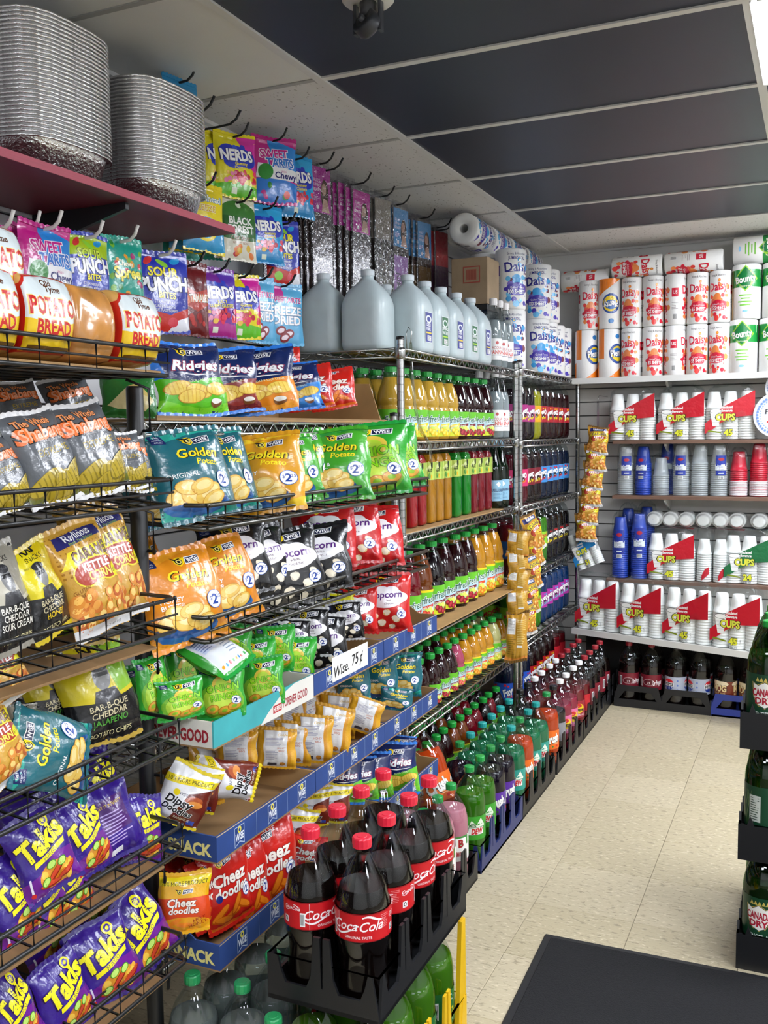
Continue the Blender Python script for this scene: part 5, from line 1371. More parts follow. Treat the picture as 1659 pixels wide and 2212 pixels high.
# cola, dr pepper, pepsi, root beer, ginger ale, lemon-lime, schweppes
def drp(a, x):
    a.E(x, .12, .085, .05, 'd8c0c4'); a.E(x, .12, .08, .045, '5a1420'); a.T('23', x, .11, .035, 'e8d8da', b=.02); a.T('Dr Pepper', x + .14, .12, .07, 'f4eaec', b=.03, sh=.25, w=.16, rot=8)
ad = twice(drp, L2, (.02, .45, .85)); barcode(ad, .3, .05, .05, .14); barcode(ad, .72, .05, .05, .14); lines_text(ad, .18, .05, .28, .2, 8, 'd8a8ae')
std('drpepper', '0f0706', .222, 'a02430', '7a1a2a', ad)
def pepsi(a, x):
    a.E(x, .12, .085, .085, 'f4f4f6')
    a.P([(x + .085 * math.cos(t), .12 + .085 * math.sin(t)) for t in np.linspace(.2, PI - .2, 12)], 'd8202c'); a.P([(x - .085 * math.cos(t), .12 - .085 * math.sin(t)) for t in np.linspace(.2, PI - .2, 12)], '1c3a9a')
    a.R(x - .083, .09, x + .083, .15, 'f4f4f6'); a.T('PEPSI', x, .12, .045, '141418', b=.03, w=.15)
    for k in range(3): a.E(x + .14, .04 + .07 * k, .012, .015, '5a78c8')
std('pepsi', '0e0706', .225, '1a1a1c', 'b4bccf', twice(pepsi, L2, (0, .33, .66, 1.0)))
def mug(a, x):
    a.E(x, .2, .14, .05, 'efe0c0'); a.T('MUG', x, .13, .09, '3a1408', b=.08, w=.24); a.T('MUG', x, .13, .09, 'f0d8a0', b=.04, w=.22); a.T('ROOT BEER', x, .05, .035, 'f0d8a0', w=.2)
std('mug', '140a06', .225, 'f0f0f0', '7a3018', twice(mug, L2, (0, .33, .66, 1.0)))
GA = AL(.07, .185, .0535)
def ginger(a, x):
    sh = [(x - .09, .27), (x - .05, .25), (x, .28), (x + .05, .25), (x + .09, .27), (x + .08, .16), (x + .045, .1), (x, .08), (x - .045, .1), (x - .08, .16)]
    a.P([(x + (p - x) * 1.12, .18 + (q - .18) * 1.1) for p, q in sh], 'c9b45a'); a.P([(x + (p - x) * 1.06, .18 + (q - .18) * 1.05) for p, q in sh], '14281c'); a.P(sh, 'f0efe8')
    for k in range(5): a.P([(x - .07 + k * .03, .285), (x - .055 + k * .03, .32), (x - .04 + k * .03, .285)], 'c9b45a')
    a.T('CANADA', x, .2, .055, 'b01c34', b=.04, w=.19); a.T('DRY', x, .135, .05, 'b01c34', b=.04)
    a.T('GINGER ALE', x + .01, .03, .035, 'e8efe8', b=.02, w=.2)
    for k in range(6): script(a, [(x + .12 + .02 * k + .012 * math.sin(j * .9 + k), .02 + j * .035) for j in range(9)], .0022, '7a9a5a')
ag = twice(ginger, GA, (0, .5, 1.0)); ag.R(.2, .06, .29, .27, 'c8d0c8'); lines_text(ag, .21, .07, .28, .26, 10, '2a4a34')
std('ginger', '3a4a16', .235, '1f9a3c', '14432a', ag, lz=(.07, .185), trans=.3, shell=clear('green_pet', '86b87c', .06, .55, .03))
a7 = twice(lambda a, x: (a.T('7UP', x, .12, .1, 'f2f6f2', b=.05), a.E(x + .06, .18, .03, .03, 'd8202c')), L2)
std('lemonlime', 'c4cec9', .235, '2a9a5a', '1f8a4c', a7, trans=.75)
std('cola_dark', '0e0706', .225, '1a1a1c', '9a9aa2', twice(lambda a, x: a.T('ZERO', x, .12, .06, 'd8202c'), L2))
def schw(a, x):
    a.E(x, .13, .1, .07, 'e8c81c'); a.E(x, .17, .05, .03, 'c8202c'); a.T('Schweppes', x, .12, .05, '1a1a1a', b=.03, w=.18, sh=.15); a.T('GINGER ALE', x, .04, .03, 'f0e0e4')
std('schw_red', '7a1420', .215, 'f4f4f4', '9a2434', twice(schw, L2, (0, .33, .66, 1.0)))
std('schw_pink', '9a2440', .215, 'f4f4f4', 'd86a9a', twice(schw, L2, (0, .33, .66, 1.0)))
std('plain_red', '6a1018', .215, 'f4f4f4', 'c0202c', None)
std('plain_grey', '150c10', .215, '17171a', '8a8a90', None)
def faygo(c, liq, tc='f6f6f4', sub='Red Pop', sc='f0d81c', blob=None, key=None, capc='ececec', trans=0.0):
    def f(a, x):
        if blob: dots(a, 4, x - .1, .17, x + .12, .22, .012, .022, blob, int(abs(x) * 20))
        a.T('Faygo', x, .13, .1, '141418', b=.06, rot=22, sh=.2, w=.25); a.T('Faygo', x, .132, .1, tc, b=.035, rot=22, sh=.2, w=.24)
        a.T(sub, x + .02, .055, .04, sc, rot=18, b=.02, w=.16, sh=.15)
    std(key, liq, .235, capc, c, twice(f, L2, (0, .33, .66, 1.0)), trans=trans)
faygo('a82a7a', '1a0a14', key='faygo_grape', sub='Grape'); faygo('f0a81c', 'b8b41c', key='faygo_pine', sub='Pineapple', trans=.2); faygo('a8182c', '2a060a', key='faygo_red', blob=['e8a01c', 'd84a1c'])
faygo('d0306a', '5a0c1c', key='faygo_pink', sub='Fruit Punch', sc='f08a1c'); faygo('7a1a2a', '1a080c', key='faygo_rock', sub='Rock & Rye'); faygo('3a8ad0', '0c1a34', key='faygo_blue', sub='Raspberry', sc='c8202c', blob=['c8202c'])
faygo('2a2224', '0e0808', key='faygo_dark', sub='Root Beer', blob=['c02020']); faygo('b02a9a', '14407a', key='faygo_cotton', sub='Cotton Candy', sc='8ac8f0', blob=['4ab0e8'], trans=.3); faygo('b0181c', '200608', key='faygo_rp', sub='Red Pop', blob=['e8c01c']); faygo('2a5ac0', '0c1430', key='faygo_bluea', sub='Blueberry', sc='e02c2c', blob=['d8202c'])
std('hawaiian', '7a1420', .24, 'ececec', '2a6ac0', twice(lambda a, x: (a.T('HAWAIIAN', x, .15, .06, 'f6f6f6', b=.03, w=.22), a.T('PUNCH', x, .08, .06, 'f0d0d8', b=.03, w=.2), a.R(x - .1, .2, x + .1, L2, '6a8ac0')), L2, (0, .33, .66, 1.0)))
std('melon_lime', '4a9a1c', .235, 'ececec', '8fd02a', twice(lambda a, x: (a.T('MOON', x, .15, .06, 'c8202c', b=.03, rot=20), a.T('MIST', x, .08, .06, '1f7a3a', b=.03, rot=20)), L2, (0, .33, .66, 1.0)), trans=.3)

# juice bottles with a wide cap
def juice_prof(k=1.0, w=1.0):
    return [(r * w, z * k) for r, z in ((.036, 0), (.046, .003), (.0485, .012), (.0485, .112), (.0455, .118), (.0455, .124), (.0485, .130), (.0475, .145), (.042, .172), (.032, .2), (.0225, .222), (.0195, .23), (.0195, .245))]
JA = AL(.012, .108, .0485)
def ever(fruit, fc, bc, band=None):
    def f(a, x):
        a.R(x - .17, .2, x + .17, JA, '6ac02a'); dots(a, 12, x - .16, .19, x + .16, .23, .02, .03, ['6ac02a', '8fd84a', '4aa82a'], int(abs(x) * 9))
        a.R(x - .17, .12, x + .17, .2, 'b8dcec'); a.R(x - .17, 0, x + .17, .06, 'd8e02a'); dots(a, 10, x - .16, .05, x + .16, .12, .02, .04, ['e0ea6a', 'c8e05a'], int(abs(x) * 7 + 1))
        if band: a.R(x - .17, .29, x + .17, JA, band)
        a.P([(x - .12, .1), (x + .13, .135), (x + .13, .165), (x - .12, .13)], bc); a.T(fruit, x + .02, .133, .022, 'fff6e0', rot=7, b=.02, w=.18)
        a.T('Everfresh', x, .21, .075, 'f4faf4', b=.06, sh=.2, rot=6, w=.3); a.T('Everfresh', x, .21, .075, '14605a', b=.015, sh=.2, rot=6, w=.29)
        rs = random.Random(3)
        for i in range(6):
            q, p = x + rs.uniform(.0, .13), rs.uniform(.025, .085)
            a.E(q, p, .028, .03, fc[0]); a.E(q - .005, p + .005, .015, .016, fc[1])
        a.R(x - .14, .025, x - .06, .035, '5a8a1c'); a.R(x - .14, .045, x - .05, .055, '5a8a1c')
    a = Art(JA); f(a, .33); f(a, .67); f(a, 0.0); f(a, 1.0)
    return a
def juice(key, liq, fruit, fc, bc, band=None, kh=1.0, kw=1.0, trans=.0):
    bottle_kind(key, juice_prof(kh, kw), liq, .217 * kh, '1f9a3a', cap=(.0205 * kw, .019, -.002), label=(.012 * kh, .108 * kh), art=ever(fruit, fc, bc, band), labc='d8ecd0', n=22, trans=trans, cat='juice bottle')
for sfx, kh, kw_ in (('', .98, 1.0), ('_l', 1.12, 1.06), ('_s', .74, .86)):
    juice('pine' + sfx, 'd9a83a', 'Pineapple', ('e8c81c', 'f6e46a'), 'f0d01c', None, kh, kw_)
    juice('cran' + sfx, '2a060c', 'Cranberry', ('8a1420', 'c83a48'), '7a1428', None, kh, kw_)
    juice('oran' + sfx, 'd8921c', 'Orange', ('e8801c', 'f8c04a'), 'e0481c', 'f0d81c', kh, kw_)
    juice('grape' + sfx, '14060c', 'Cranberry', ('8a1420', 'c83a48'), '7a1428', None, kh, kw_)
    juice('apple' + sfx, '7a3a10', 'Apple Juice', ('c8301c', 'e8604a'), 'd0301c', 'f0d81c', kh, kw_)
    juice('pink' + sfx, 'c04a6a', 'Grapefruit', ('d8483a', 'f08a7a'), 'c8303c', None, kh, kw_)
    juice('redj' + sfx, '7a0c1c', 'Fruit Punch', ('a01c2c', 'd0485a'), 'a01c2c', None, kh, kw_)
    juice('lemj' + sfx, 'd8d08a', 'Lemonade', ('e8d83a', 'f8f08a'), 'd8c01c', None, kh, kw_)
# square aloe drinks
def aloe(key, liq, tr=.25):
    prof = [(.026, 0), (.031, .003), (.0325, .012), (.0325, .19), (.0325, .222), (.028, .24), (.018, .258), (.0145, .264), (.0145, .282)]
    A = AL(.158, .222, .0325)
    a = Art(A)
    for x in (.125, .375, .625, .875):
        a.R(x - .12, .0, x + .12, A, 'b8cc5a'); a.P([(x - .12, .2), (x, .28), (x + .05, .22), (x - .05, .15)], 'e0e8a0'); a.P([(x + .02, .31), (x + .1, .31), (x + .1, .22), (x + .05, .18), (x + .02, .25)], '1c2a14')
        a.T('ALOE', x, .17, .06, '2a3a14', b=.04, w=.16); a.E(x - .03, .07, .04, .05, '5a9a3a'); a.E(x + .05, .06, .03, .04, {'a': 'e0b01c'}.get('a'))
    bottle_kind(key, prof, liq, .25, 'f0f0ee', cap=(.0165, .02, 0), label=(.158, .222), art=a, labc='9ab84a', n=24, sq=5, trans=tr, cat='aloe drink bottle')
aloe('aloe_red', 'c01c24'); aloe('aloe_gold', 'd8921c'); aloe('aloe_green', '1f9a2c'); aloe('aloe_dred', '9a1c2c'); aloe('aloe_yel', 'c8a01c')
# slim waters: clear and green glass
pan = [(.034, 0), (.037, .004), (.037, .15), (.034, .18), (.024, .215), (.0155, .25), (.0135, .27), (.0135, .285)]
a = Art(AL(.03, .12, .037))
for x in (0, .33, .67, 1.0):
    a.T('ACQUA', x, .22, .05, 'c04a4a', w=.2); a.T('PANNA', x, .14, .07, 'd8483c', b=.02, w=.26); a.E(x, .31, .03, .03, 'c04a4a'); a.R(x - .1, .08, x + .1, .09, '8a8a9a')
bottle_kind('panna', pan, 'cbd4d8', .2, 'e6e3e2', cap=(.0165, .03, 0), label=(.03, .12), art=a, labc='ecebea', n=20, trans=.45, cat='water bottle')
a = Art(AL(.03, .12, .037)); 
for x in (0, .33, .67, 1.0):
    a.P([(x, .36), (x + .05, .31), (x, .26), (x - .05, .31)], 'f0f4f4'); a.T('S.PELLEGRINO', x, .2, .05, '1a2a5a', b=.02, w=.28); lines_text(a, x - .1, .04, x + .1, .15, 5, '4a7aa0')
bottle_kind('pelle', pan, '0f3a22', .2, '9ac0d8', cap=(.0155, .03, 0), label=(.03, .12), art=a, labc='8ab8d0', n=20, trans=.2, shell=clear('green_glass', '4a9a6a', .06, .6, .02), cat='water bottle')

# gallon jug
def build_jug():
    q = [(.066, 0), (.074, .006), (.0765, .02), (.0765, .14), (.0755, .158), (.0715, .176), (.063, .195), (.05, .212), (.034, .228), (.0225, .238), (.0205, .243), (.0205, .262)]
    sqs = [4.5, 4.5, 5, 5, 4.5, 4, 3.4, 2.8, 2.3, 2.1, 2, 2]
    n = 36; vs = []; fs = []
    for (r, z), e in zip(q, sqs):
        for k in range(n):
            t = 2 * PI * k / n
            c, s = math.cos(t), math.sin(t)
            x = math.copysign(abs(c) ** (2 / e), c); y = math.copysign(abs(s) ** (2 / e), s)
            g = 1.0
            if z > .11 and z < .225 and abs(t - PI / 2) < .5: g = .86      # hollow behind the handle
            vs.append((r * x * g, r * y * g, z))
    for i in range(len(q) - 1):
        for k in range(n): fs.append((i * n + k, i * n + (k + 1) % n, (i + 1) * n + (k + 1) % n, (i + 1) * n + k))
    fs.append(tuple(range(n - 1, -1, -1)))
    body = MB().add(vs, fs, 0, True)
    m = mat('jug_hdpe', 'bccacd', rough=.32, trans=.0, sss=.35, var=.05, vscale=14, bump=.15, bscale=30)
    h = MB().tube([(0, .022, .236), (0, .045, .232), (0, .064, .21), (0, .072, .18), (0, .073, .15), (0, .068, .128)], .0105, 8)
    cp = MB().rev([(.0225, .25), (.0235, .252), (.0235, .268), (.0215, .2705), (.002, .271)], 24, 0, True)
    return body.mesh('jug_body', m), h.mesh('jug_handle', m), cp.mesh('jug_cap', plast('ccd5da', .4))
JUG = build_jug()
def jug_label(c1, txt, c2):
    a = Art(1.7)
    a.R(0, 0, 1, 1.7, 'e8ecf0'); a.R(.03, .03, .97, 1.67, c1); a.E(.5, 1.3, .4, .22, 'e8f0f4'); a.E(.5, 1.3, .25, .14, c1)
    t = txt.split('\n')
    for i, q in enumerate(t): a.T(q, .5, 1.0 - i * .24, .18, 'f2f4f8', b=.03, w=.86)
    a.R(.1, .5, .9, .58, c2); a.R(.3, .1, .85, .4, 'f0f0f0'); lines_text(a, .34, .12, .82, .38, 6, '333333')
    return print_mesh('jug_label', a, flat_surf((-.031, -.0772, .036), (.062, 0, 0), (0, 0, .104)), 2, 2, lab)
JL = [jug_label('24348a', 'DEER\nPARK', 'e8c82c'), jug_label('1c6a44', 'SPRING\nWATER', 'a8d02c')]
def jug(loc, rot, kind):
    o = ob('water_jug', JUG[0], None, loc, (0, 0, rot))
    part('handle', JUG[1], o); part('cap', JUG[2], o)
    if kind is not None: part('label_print', JL[kind], o, rot=(0, 0, PI / 2))
    return o

# paper rolls
ROLL = {}
def roll_kind(key, art, r=.066, h=.262, base='f3f3f1'):
    b = MB().rev([(.02, .004), (.021, 0), (r - .006, 0), (r, .006), (r, h - .006), (r - .006, h), (.024, h), (.021, h - .01), (.02, .004)], 32, 0, True)
    core = MB().rev([(.0205, .004), (.0205, h - .004)], 20, 0, True)
    bm_ = b.mesh(key + '_roll', mat('paper_roll', base, rough=.55, bump=.35, bscale=60, var=.03, coat=.15))
    cm_ = core.mesh(key + '_core', card('a89878'))
    pm = print_mesh(key + '_print', art, cyl_surf(r, 0.0, h), 24, 3, ink, off=.0005, step=.0002) if art else None
    ROLL[key] = (bm_, cm_, pm, r, h)
def roll(key, loc, rot=0.0, eul=None, scale=(1, 1, 1), name='paper_towel_roll'):
    k = ROLL[key]
    o = ob(name, k[0], None, loc, eul or (0, 0, rot), scale)
    part('cardboard_core', k[1], o)
    if k[2]: part('wrapper_print', k[2], o)
    return o
RA = .262 / (2 * PI * .066)
def daisy(c, cols, sheets, bar):
    a = Art(RA)
    for x in (.25, .75):
        rs = random.Random(11)
        a.T('Strong & Absorbent', x, RA * .91, .026, '3a3a6a' if c != 'd8203c' else '4a3a3a', w=.22)
        if sheets == '100': a.T('JUMBO ROLL', x, RA * .84, .032, '2a2a7a', b=.02, w=.2)
        a.T('Daisy', x, RA * .7, .1, 'fafafa', b=.06, w=.3, rot=4); a.T('Daisy', x, RA * .7, .1, c, b=.025, w=.28, rot=4)
        a.E(x + .02, RA * .81, .02, .02, cols[0]); a.E(x + .02, RA * .81, .008, .008, 'f0c030')
        a.P([(x - .12, RA * .6), (x + .13, RA * .63), (x + .13, RA * .635), (x - .12, RA * .61)], c)
        a.E(x - .01, RA * .48, .055, .055, cols[0]); a.E(x + .07, RA * .52, .025, .025, cols[1])
        for i in range(26):
            q = rs.uniform(.008, .036); a.E(x + rs.uniform(-.13, .15), RA * (rs.uniform(.05, .5) if i % 3 else rs.uniform(.3, .75)) , q, q, rs.choice(cols)) if (i % 3 or rs.random() > .3) else a.E(x + .12 + rs.uniform(-.02, .03), RA * rs.uniform(.2, .7), q * .7, q * .7, rs.choice(cols))
        for dx, dy, rx, ry in ((0, 0, .12, .055), (-.07, .02, .05, .05), (.07, .02, .055, .05), (0, .045, .07, .04)): a.E(x + dx, RA * .3 + dy, rx, ry, bar)
        a.T('Quilted Towels', x, RA * .35, .022, 'f6f0f4', w=.16); a.T(sheets + ' SHEETS', x, RA * .28, .042, 'fafafa', b=.025, w=.2); a.R(x - .06, RA * .22, x + .06, RA * .225, 'f0e8f0')
    for x in (.0, .5, 1.0):
        a.R(x - .05, RA * .55, x + .05, RA * .72, 'd8203c' if c == 'd8203c' else '4a3ab0'); a.T('US', x, RA * .64, .04, 'fafafa', b=.02); barcode(a, x - .03, RA * .1, .06, RA * .12); lines_text(a, x - .05, RA * .3, x + .05, RA * .45, 5, 'b0a8a8')
    return a
roll_kind('daisy_b', daisy('2a2a8a', ['3aa0e0', '6ac0f0', '4a3ab0', '7a6ac8', '7a3a4a'], '100', '4434a8'), r=.07, h=.272)
roll_kind('daisy_r', daisy('d8203c', ['f08a4a', 'e8403a', 'd8203c', 'e8604a', 'f0a05a'], '55', 'd0203a'), r=.055, h=.262)
def plenty():
    a = Art(RA)
    a.P([(.1, 0), (.45, 0), (.45, RA * .35)], 'f0821c'); a.P([(.6, 0), (.95, 0), (.95, RA * .35)], 'f0821c')
    a.R(.45, RA * .75, .6, RA, 'f0821c'); a.R(.95, RA * .4, 1, RA, 'f0821c'); a.R(0, RA * .4, .05, RA, 'f0821c')
    for x in (.25, .75):
        a.E(x, RA * .5, .13, .13, '1f4a9a'); a.E(x + .01, RA * .5, .105, .1, 'f0d02c'); a.E(x, RA * .52, .09, .06, '2a6ab8'); a.T('Plenty', x, RA * .52, .08, '14285a', b=.06, w=.24, rot=8); a.T('Plenty', x, RA * .52, .08, 'fafafa', b=.03, w=.22, rot=8)
        a.E(x, RA * .85, .04, .03, '2a7ac0')
    return a
roll_kind('plenty', plenty(), r=.06, h=.262)
def bounty():
    a = Art(RA); a.R(0, RA * .58, 1, RA * .9, '1f8a3c')
    for x in (.25, .75):
        a.P([(x, RA * .98), (x + .14, RA * .73), (x, RA * .5), (x - .14, RA * .73)], '8fc83a'); a.P([(x, RA * .95), (x + .12, RA * .73), (x, RA * .53), (x - .12, RA * .73)], '17753a')
        a.T('Bounty', x, RA * .73, .075, 'f6f6f2', b=.03, w=.23, rot=8); a.T('select-a-size', x, RA * .6, .02, 'e8f0d0')
        for i, wd in enumerate((.14, .1, .16, .12)): a.R(x - wd / 2, RA * (.42 - i * .06), x + wd / 2, RA * (.445 - i * .06), '7ac04a')
        a.E(x, RA * .14, .03, .014, '8ac0e8')
    return a
roll_kind('bounty', bounty(), r=.07, h=.272)
roll_kind('tissue', None, r=.055, h=.1)

# cups
def cup_stack_mesh(n, r0, r1, hc, pitch, key, m):
    """n nested cups, mouth down: closed end on top"""
    p = []
    for i in range(n): 
        z = i * pitch
        p += [(r1, z), (r1 + .0012, z + pitch * .15), (r1 + .0012, z + pitch * .5), (r1 - .0006, z + pitch * .62), (r1 - .001, z + pitch)]
    p += [(r1 - .002, n * pitch)] + [(r1 + (r0 - r1) * t - .002, n * pitch + (hc - pitch) * t) for t in (.33, .66, .97)] + [(r0 - .006, n * pitch + hc - pitch), (.001, n * pitch + hc - pitch - .002)]
    return MB().rev(p, 24, 0, True).mesh(key, m)
FOAM = mat('foam_white', 'f2f2ef', rough=.5, bump=.1, bscale=200, var=.02)
POLY = lambda: clear('poly_wrap', 'fafcfc', .03, .13, .16, bump=.9, bscale=14)
STK = cup_stack_mesh(13, .026, .036, .085, .0122, 'foam_cup_stack', FOAM)
def wrap_mesh(w, d, h, seed, puff=.012, key='wrap'):
    """loose clear bag around a pack"""
    rs = np.random.RandomState(seed)
    b = MB(); n = 32; vs = []; fs = []
    zs = [0, .01, h * .2, h * .4, h * .6, h * .8, h * .93, h, h + .012]
    for j, z in enumerate(zs):
        k = [.97, 1, 1, 1, .995, .97, .9, .78, .5][j]
        for i in range(n):
            t = 2 * PI * i / n; c, s = math.cos(t), math.sin(t)
            x = math.copysign(abs(c) ** .3, c); y = math.copysign(abs(s) ** .3, s)
            g = rs.uniform(-.004, .004) if j else 0
            vs.append((x * (w / 2 * (k if j > 5 else 1) + g), y * (d / 2 * k + g), z + (rs.uniform(-.012, .012) if j > 5 else 0)))
    for j in range(len(zs) - 1):
        for i in range(n): fs.append((j * n + i, j * n + (i + 1) % n, (j + 1) * n + (i + 1) % n, (j + 1) * n + i))
    fs.append(tuple((len(zs) - 1) * n + i for i in range(n)))
    b.add(vs, fs, 0, True)
    return b.mesh(key, POLY())
WR = [wrap_mesh(.245, .088, .27, s, key='pack_wrap') for s in (1, 2, 3)]
def cup_print(c, num, oz):
    A = 1.05; a = Art(A)
    a.P([(.0, .12), (.0, .34), (.2, .5), (.34, .68), (.985, 1.02), (.985, .50), (.6, .47), (.34, .36), (.16, .22)], c)
    a.P([(.1, .6), (.16, .28), (.28, .28), (.33, .6)], 'ecece8'); a.E(.215, .6, .12, .05, '5a5a5a'); a.E(.215, .6, .11, .042, 'f4f4f0')
    for k in range(3): a.R(.13 + k * .01, .5 - k * .07, .31 - k * .01, .505 - k * .07, '9a9a98')
    a.T('Insulated', .44, .68, .055, 'f4f4f0', b=.03, w=.22); a.T('Beverage', .44, .61, .055, 'f4f4f0', b=.03, w=.22)
    a.T('CUPS', .41, .47, .13, '1a1a14', b=.09, w=.42); a.T('CUPS', .41, .47, .13, 'd8d84a', b=.05, w=.39)
    a.T('for hot & cold drinks', .45, .365, .03, '6a6a10', w=.34)
    a.T(num, .47, .15, .12, '1a1a14', b=.09, w=.24); a.T(num, .47, .15, .12, 'd8d83a', b=.05, w=.22)
    a.P([(.05, .17), (.33, .13), (.33, .16), (.08, .2)], '7a8a1c'); a.T('CUPS', .62, .15, .03, '2a2a2a', rot=90)
    a.T(oz, .47, .04, .03, '3a3a3a', w=.24)
    return print_mesh('cup_print', a, flat_surf((-.122, -.0455, .0), (.244, 0, 0), (0, 0, .256)), 2, 2, ink)
CP = {'red': cup_print('c0182a', '45', '8.5 FL OZ'), 'green': cup_print('1c6a3c', '24', '12 FL OZ'), 'blue': cup_print('1f7ab8', '51', '8 FL OZ')}
def cup_pack(loc, rot, col='red', seed=0, eul=None, sc=(1, 1, 1)):
    o = ob('foam_cup_pack', WR[seed % 3], None, loc, eul or (0, 0, rot), sc)
    for i in range(3): part('cup_stack', STK, o, (-.08 + .08 * i, 0, .002), scale=(1.14, 1.10, 1.06))
    part('front_print', CP[col], o)
    return o
SLW = wrap_mesh(.088, .088, .33, 7, key='sleeve_wrap')
def sleeve_print(c):
    a = Art(1.6); a.R(.1, .9, .9, 1.55, '24389a'); a.R(.05, .62, .95, .98, 'dfe4ea'); a.T('Plastic', .45, .85, .12, '4a5a8a', sh=.2, w=.5); a.T('Cups', .5, .7, .12, '4a5a8a', sh=.2); a.E(.5, 1.3, .22, .1, 'a8283a'); a.R(.1, .3, .9, .6, '24389a'); a.R(.3, .4, .7, .46, 'e8ecf0'); barcode(a, .3, .08, .4, .18)
    return print_mesh('sleeve_print', a, cyl_surf(.0452, .1, .26, -.75, .75), 4, 3, ink)
SP = sleeve_print('b')
CUPM = {'blue': mat('cup_blue', '2a48b0', rough=.3, var=.04), 'red': mat('cup_red', 'c01c34', rough=.3), 'clear': mat('cup_clear', 'd3d9dc', rough=.2, alpha=.5, coat=.3)}
CST = {}
def sleeve(loc, col, h, label=True, rot=0.0, white=False):
    k = (col, round(h, 2))
    if k not in CST:
        n = max(5, int((h - .1) / .0105))
        CST[k] = cup_stack_mesh(n, .028, .0395, .1, (h - .1) / n, 'cup_stack_' + col, CUPM[col])
    o = ob('cup_sleeve', SLW, None, loc, (0, 0, rot), (1, 1, h / .33))
    part('cup_stack', CST[k], o, (0, 0, .002), scale=(1.07, 1.07, .33 / h))
    if white:
        p = MB()
        for i in range(9): p.rev([(.0402, .004 + i * .0085), (.0418, .006 + i * .0085), (.0418, .0105 + i * .0085), (.0402, .0115 + i * .0085)], 20)
        part('white_rims', p.mesh('white_rims', plast('e9dde0', .4)), o, scale=(1.075, 1.075, .33 / h))
    if label: part('sleeve_print', SP, o, scale=(1, 1, .33 / h) if h < .25 else (1, 1, 1))
    return o
# ------------------------------------------------------------------ bottles on the chrome racks
rs = random.Random(11)
def front_rot(): return math.radians(rs.uniform(-32, -8))
def shelf_row(keys, y0, dy, x, z, place, group, name, descs, jit=.004, rows=1, dx=.105, cat=None):
    for r in range(rows):
        for i, k in enumerate(keys):
            if k is None: continue
            o = bottle(k, (x - dx * r + rs.uniform(-jit, jit), y0 + dy * i + rs.uniform(-jit, jit) + (.0 if r == 0 else .03), z), front_rot(), name)
            reg(o, descs[k], place if r == 0 else place + ', back row', cat or BOT[k]['cat'], group, y0 + dy * i)
JD = {'pine': 'pale gold pineapple juice bottle', 'cran': 'dark cranberry juice bottle', 'oran': 'golden orange juice bottle', 'grape': 'near black berry juice bottle', 'apple': 'brown apple juice bottle', 'pink': 'pink grapefruit juice bottle', 'redj': 'deep red fruit juice bottle', 'lemj': 'cloudy lemon juice bottle'}
JDX = {k + s: v for k, v in JD.items() for s in ('', '_l', '_s')}
KRL = []
P1, P2, P3, P4, P5, P6 = ('juice rack shelf two', 'juice rack shelf three', 'juice rack shelf four', 'juice rack shelf five', 'juice rack bottom shelf', '')
G = 'bottles on the juice rack'
shelf_row(['pine'] * 6 + ['cran'] * 4, 2.945, .106, -1.315, 1.416, P1, G, 'juice_bottle', JDX)
shelf_row(['pine'] * 6 + ['cran'] * 4, 2.955, .106, -1.425, 1.416, 'juice rack shelf two, back row', G, 'juice_bottle', JDX)
shelf_row(['pine'] * 4, 2.95, .106, -1.535, 1.416, 'juice rack shelf two, third row', G, 'juice_bottle', JDX)
PAD = {'panna': 'red lettered mineral water bottle', 'pelle': 'green glass mineral water bottle'}
shelf_row(['panna', 'panna'], 4.0, .078, -1.29, 1.416, P1, G, 'water_bottle', PAD, rows=2, dx=.08)
AD = {'aloe_red': 'red square aloe drink bottle', 'aloe_gold': 'gold square aloe drink bottle', 'aloe_green': 'green square aloe drink bottle', 'aloe_dred': 'dark red square aloe drink bottle', 'aloe_yel': 'yellow square aloe drink bottle'}
SAL = ['aloe_yel', 'aloe_red', 'aloe_red', 'aloe_gold', 'aloe_gold', 'aloe_gold', 'aloe_green', 'aloe_green', 'aloe_dred', 'aloe_dred', 'aloe_dred']
ys = [2.95, 3.05, 3.135, 3.225, 3.305, 3.39, 3.50, 3.61, 3.70, 3.785, 3.88]
for r in range(2):
    for y, k in zip(ys, SAL):
        o = bottle(k, (-1.305 - .078 * r, y, 1.114), math.radians(rs.uniform(-3, 3)), 'aloe_bottle')
        reg(o, AD[k], P2 if r == 0 else 'juice rack shelf three, back row', 'aloe drink', G, y)
shelf_row(['pelle', 'pelle'], 3.985, .08, -1.29, 1.114, P2, G, 'water_bottle', PAD, rows=2, dx=.08)
shelf_row(['redj_l', 'redj_l', 'apple_l', 'grape_l', 'cran_l', 'cran_l', 'cran_l', 'oran_l', 'oran_l', 'oran_l'], 2.935, .1215, -1.315, .758, P3, G, 'juice_bottle', JDX)
shelf_row(['redj_l', 'grape_l', 'grape_l', 'grape_l', 'cran_l', 'cran_l', 'cran_l', 'oran_l', 'oran_l', 'oran_l'], 2.945, .1215, -1.425, .758, 'juice rack shelf four, back row', G, 'juice_bottle', JDX)
shelf_row(['pink_s', 'lemj_s', 'cran_s', 'cran_s', 'cran_s', 'cran_s', 'pink_s', 'oran_s', 'oran_s', 'oran_s', 'oran_s', 'lemj_s', 'oran_s'], 2.95, .0925, -1.30, .443, P4, G, 'juice_bottle', JDX)
for r in (1, 2, 3):
    shelf_row(['pink_s', 'cran_s', 'cran_s', 'cran_s', 'cran_s', 'cran_s', 'cran_s', 'oran_s', 'oran_s', 'oran_s', 'oran_s', 'lemj_s', 'lemj_s'], 2.96 + .01 * r, .0925, -1.30 - .092 * r, .443, 'juice rack shelf five, %s row' % ORD[r], G, 'juice_bottle', JDX)
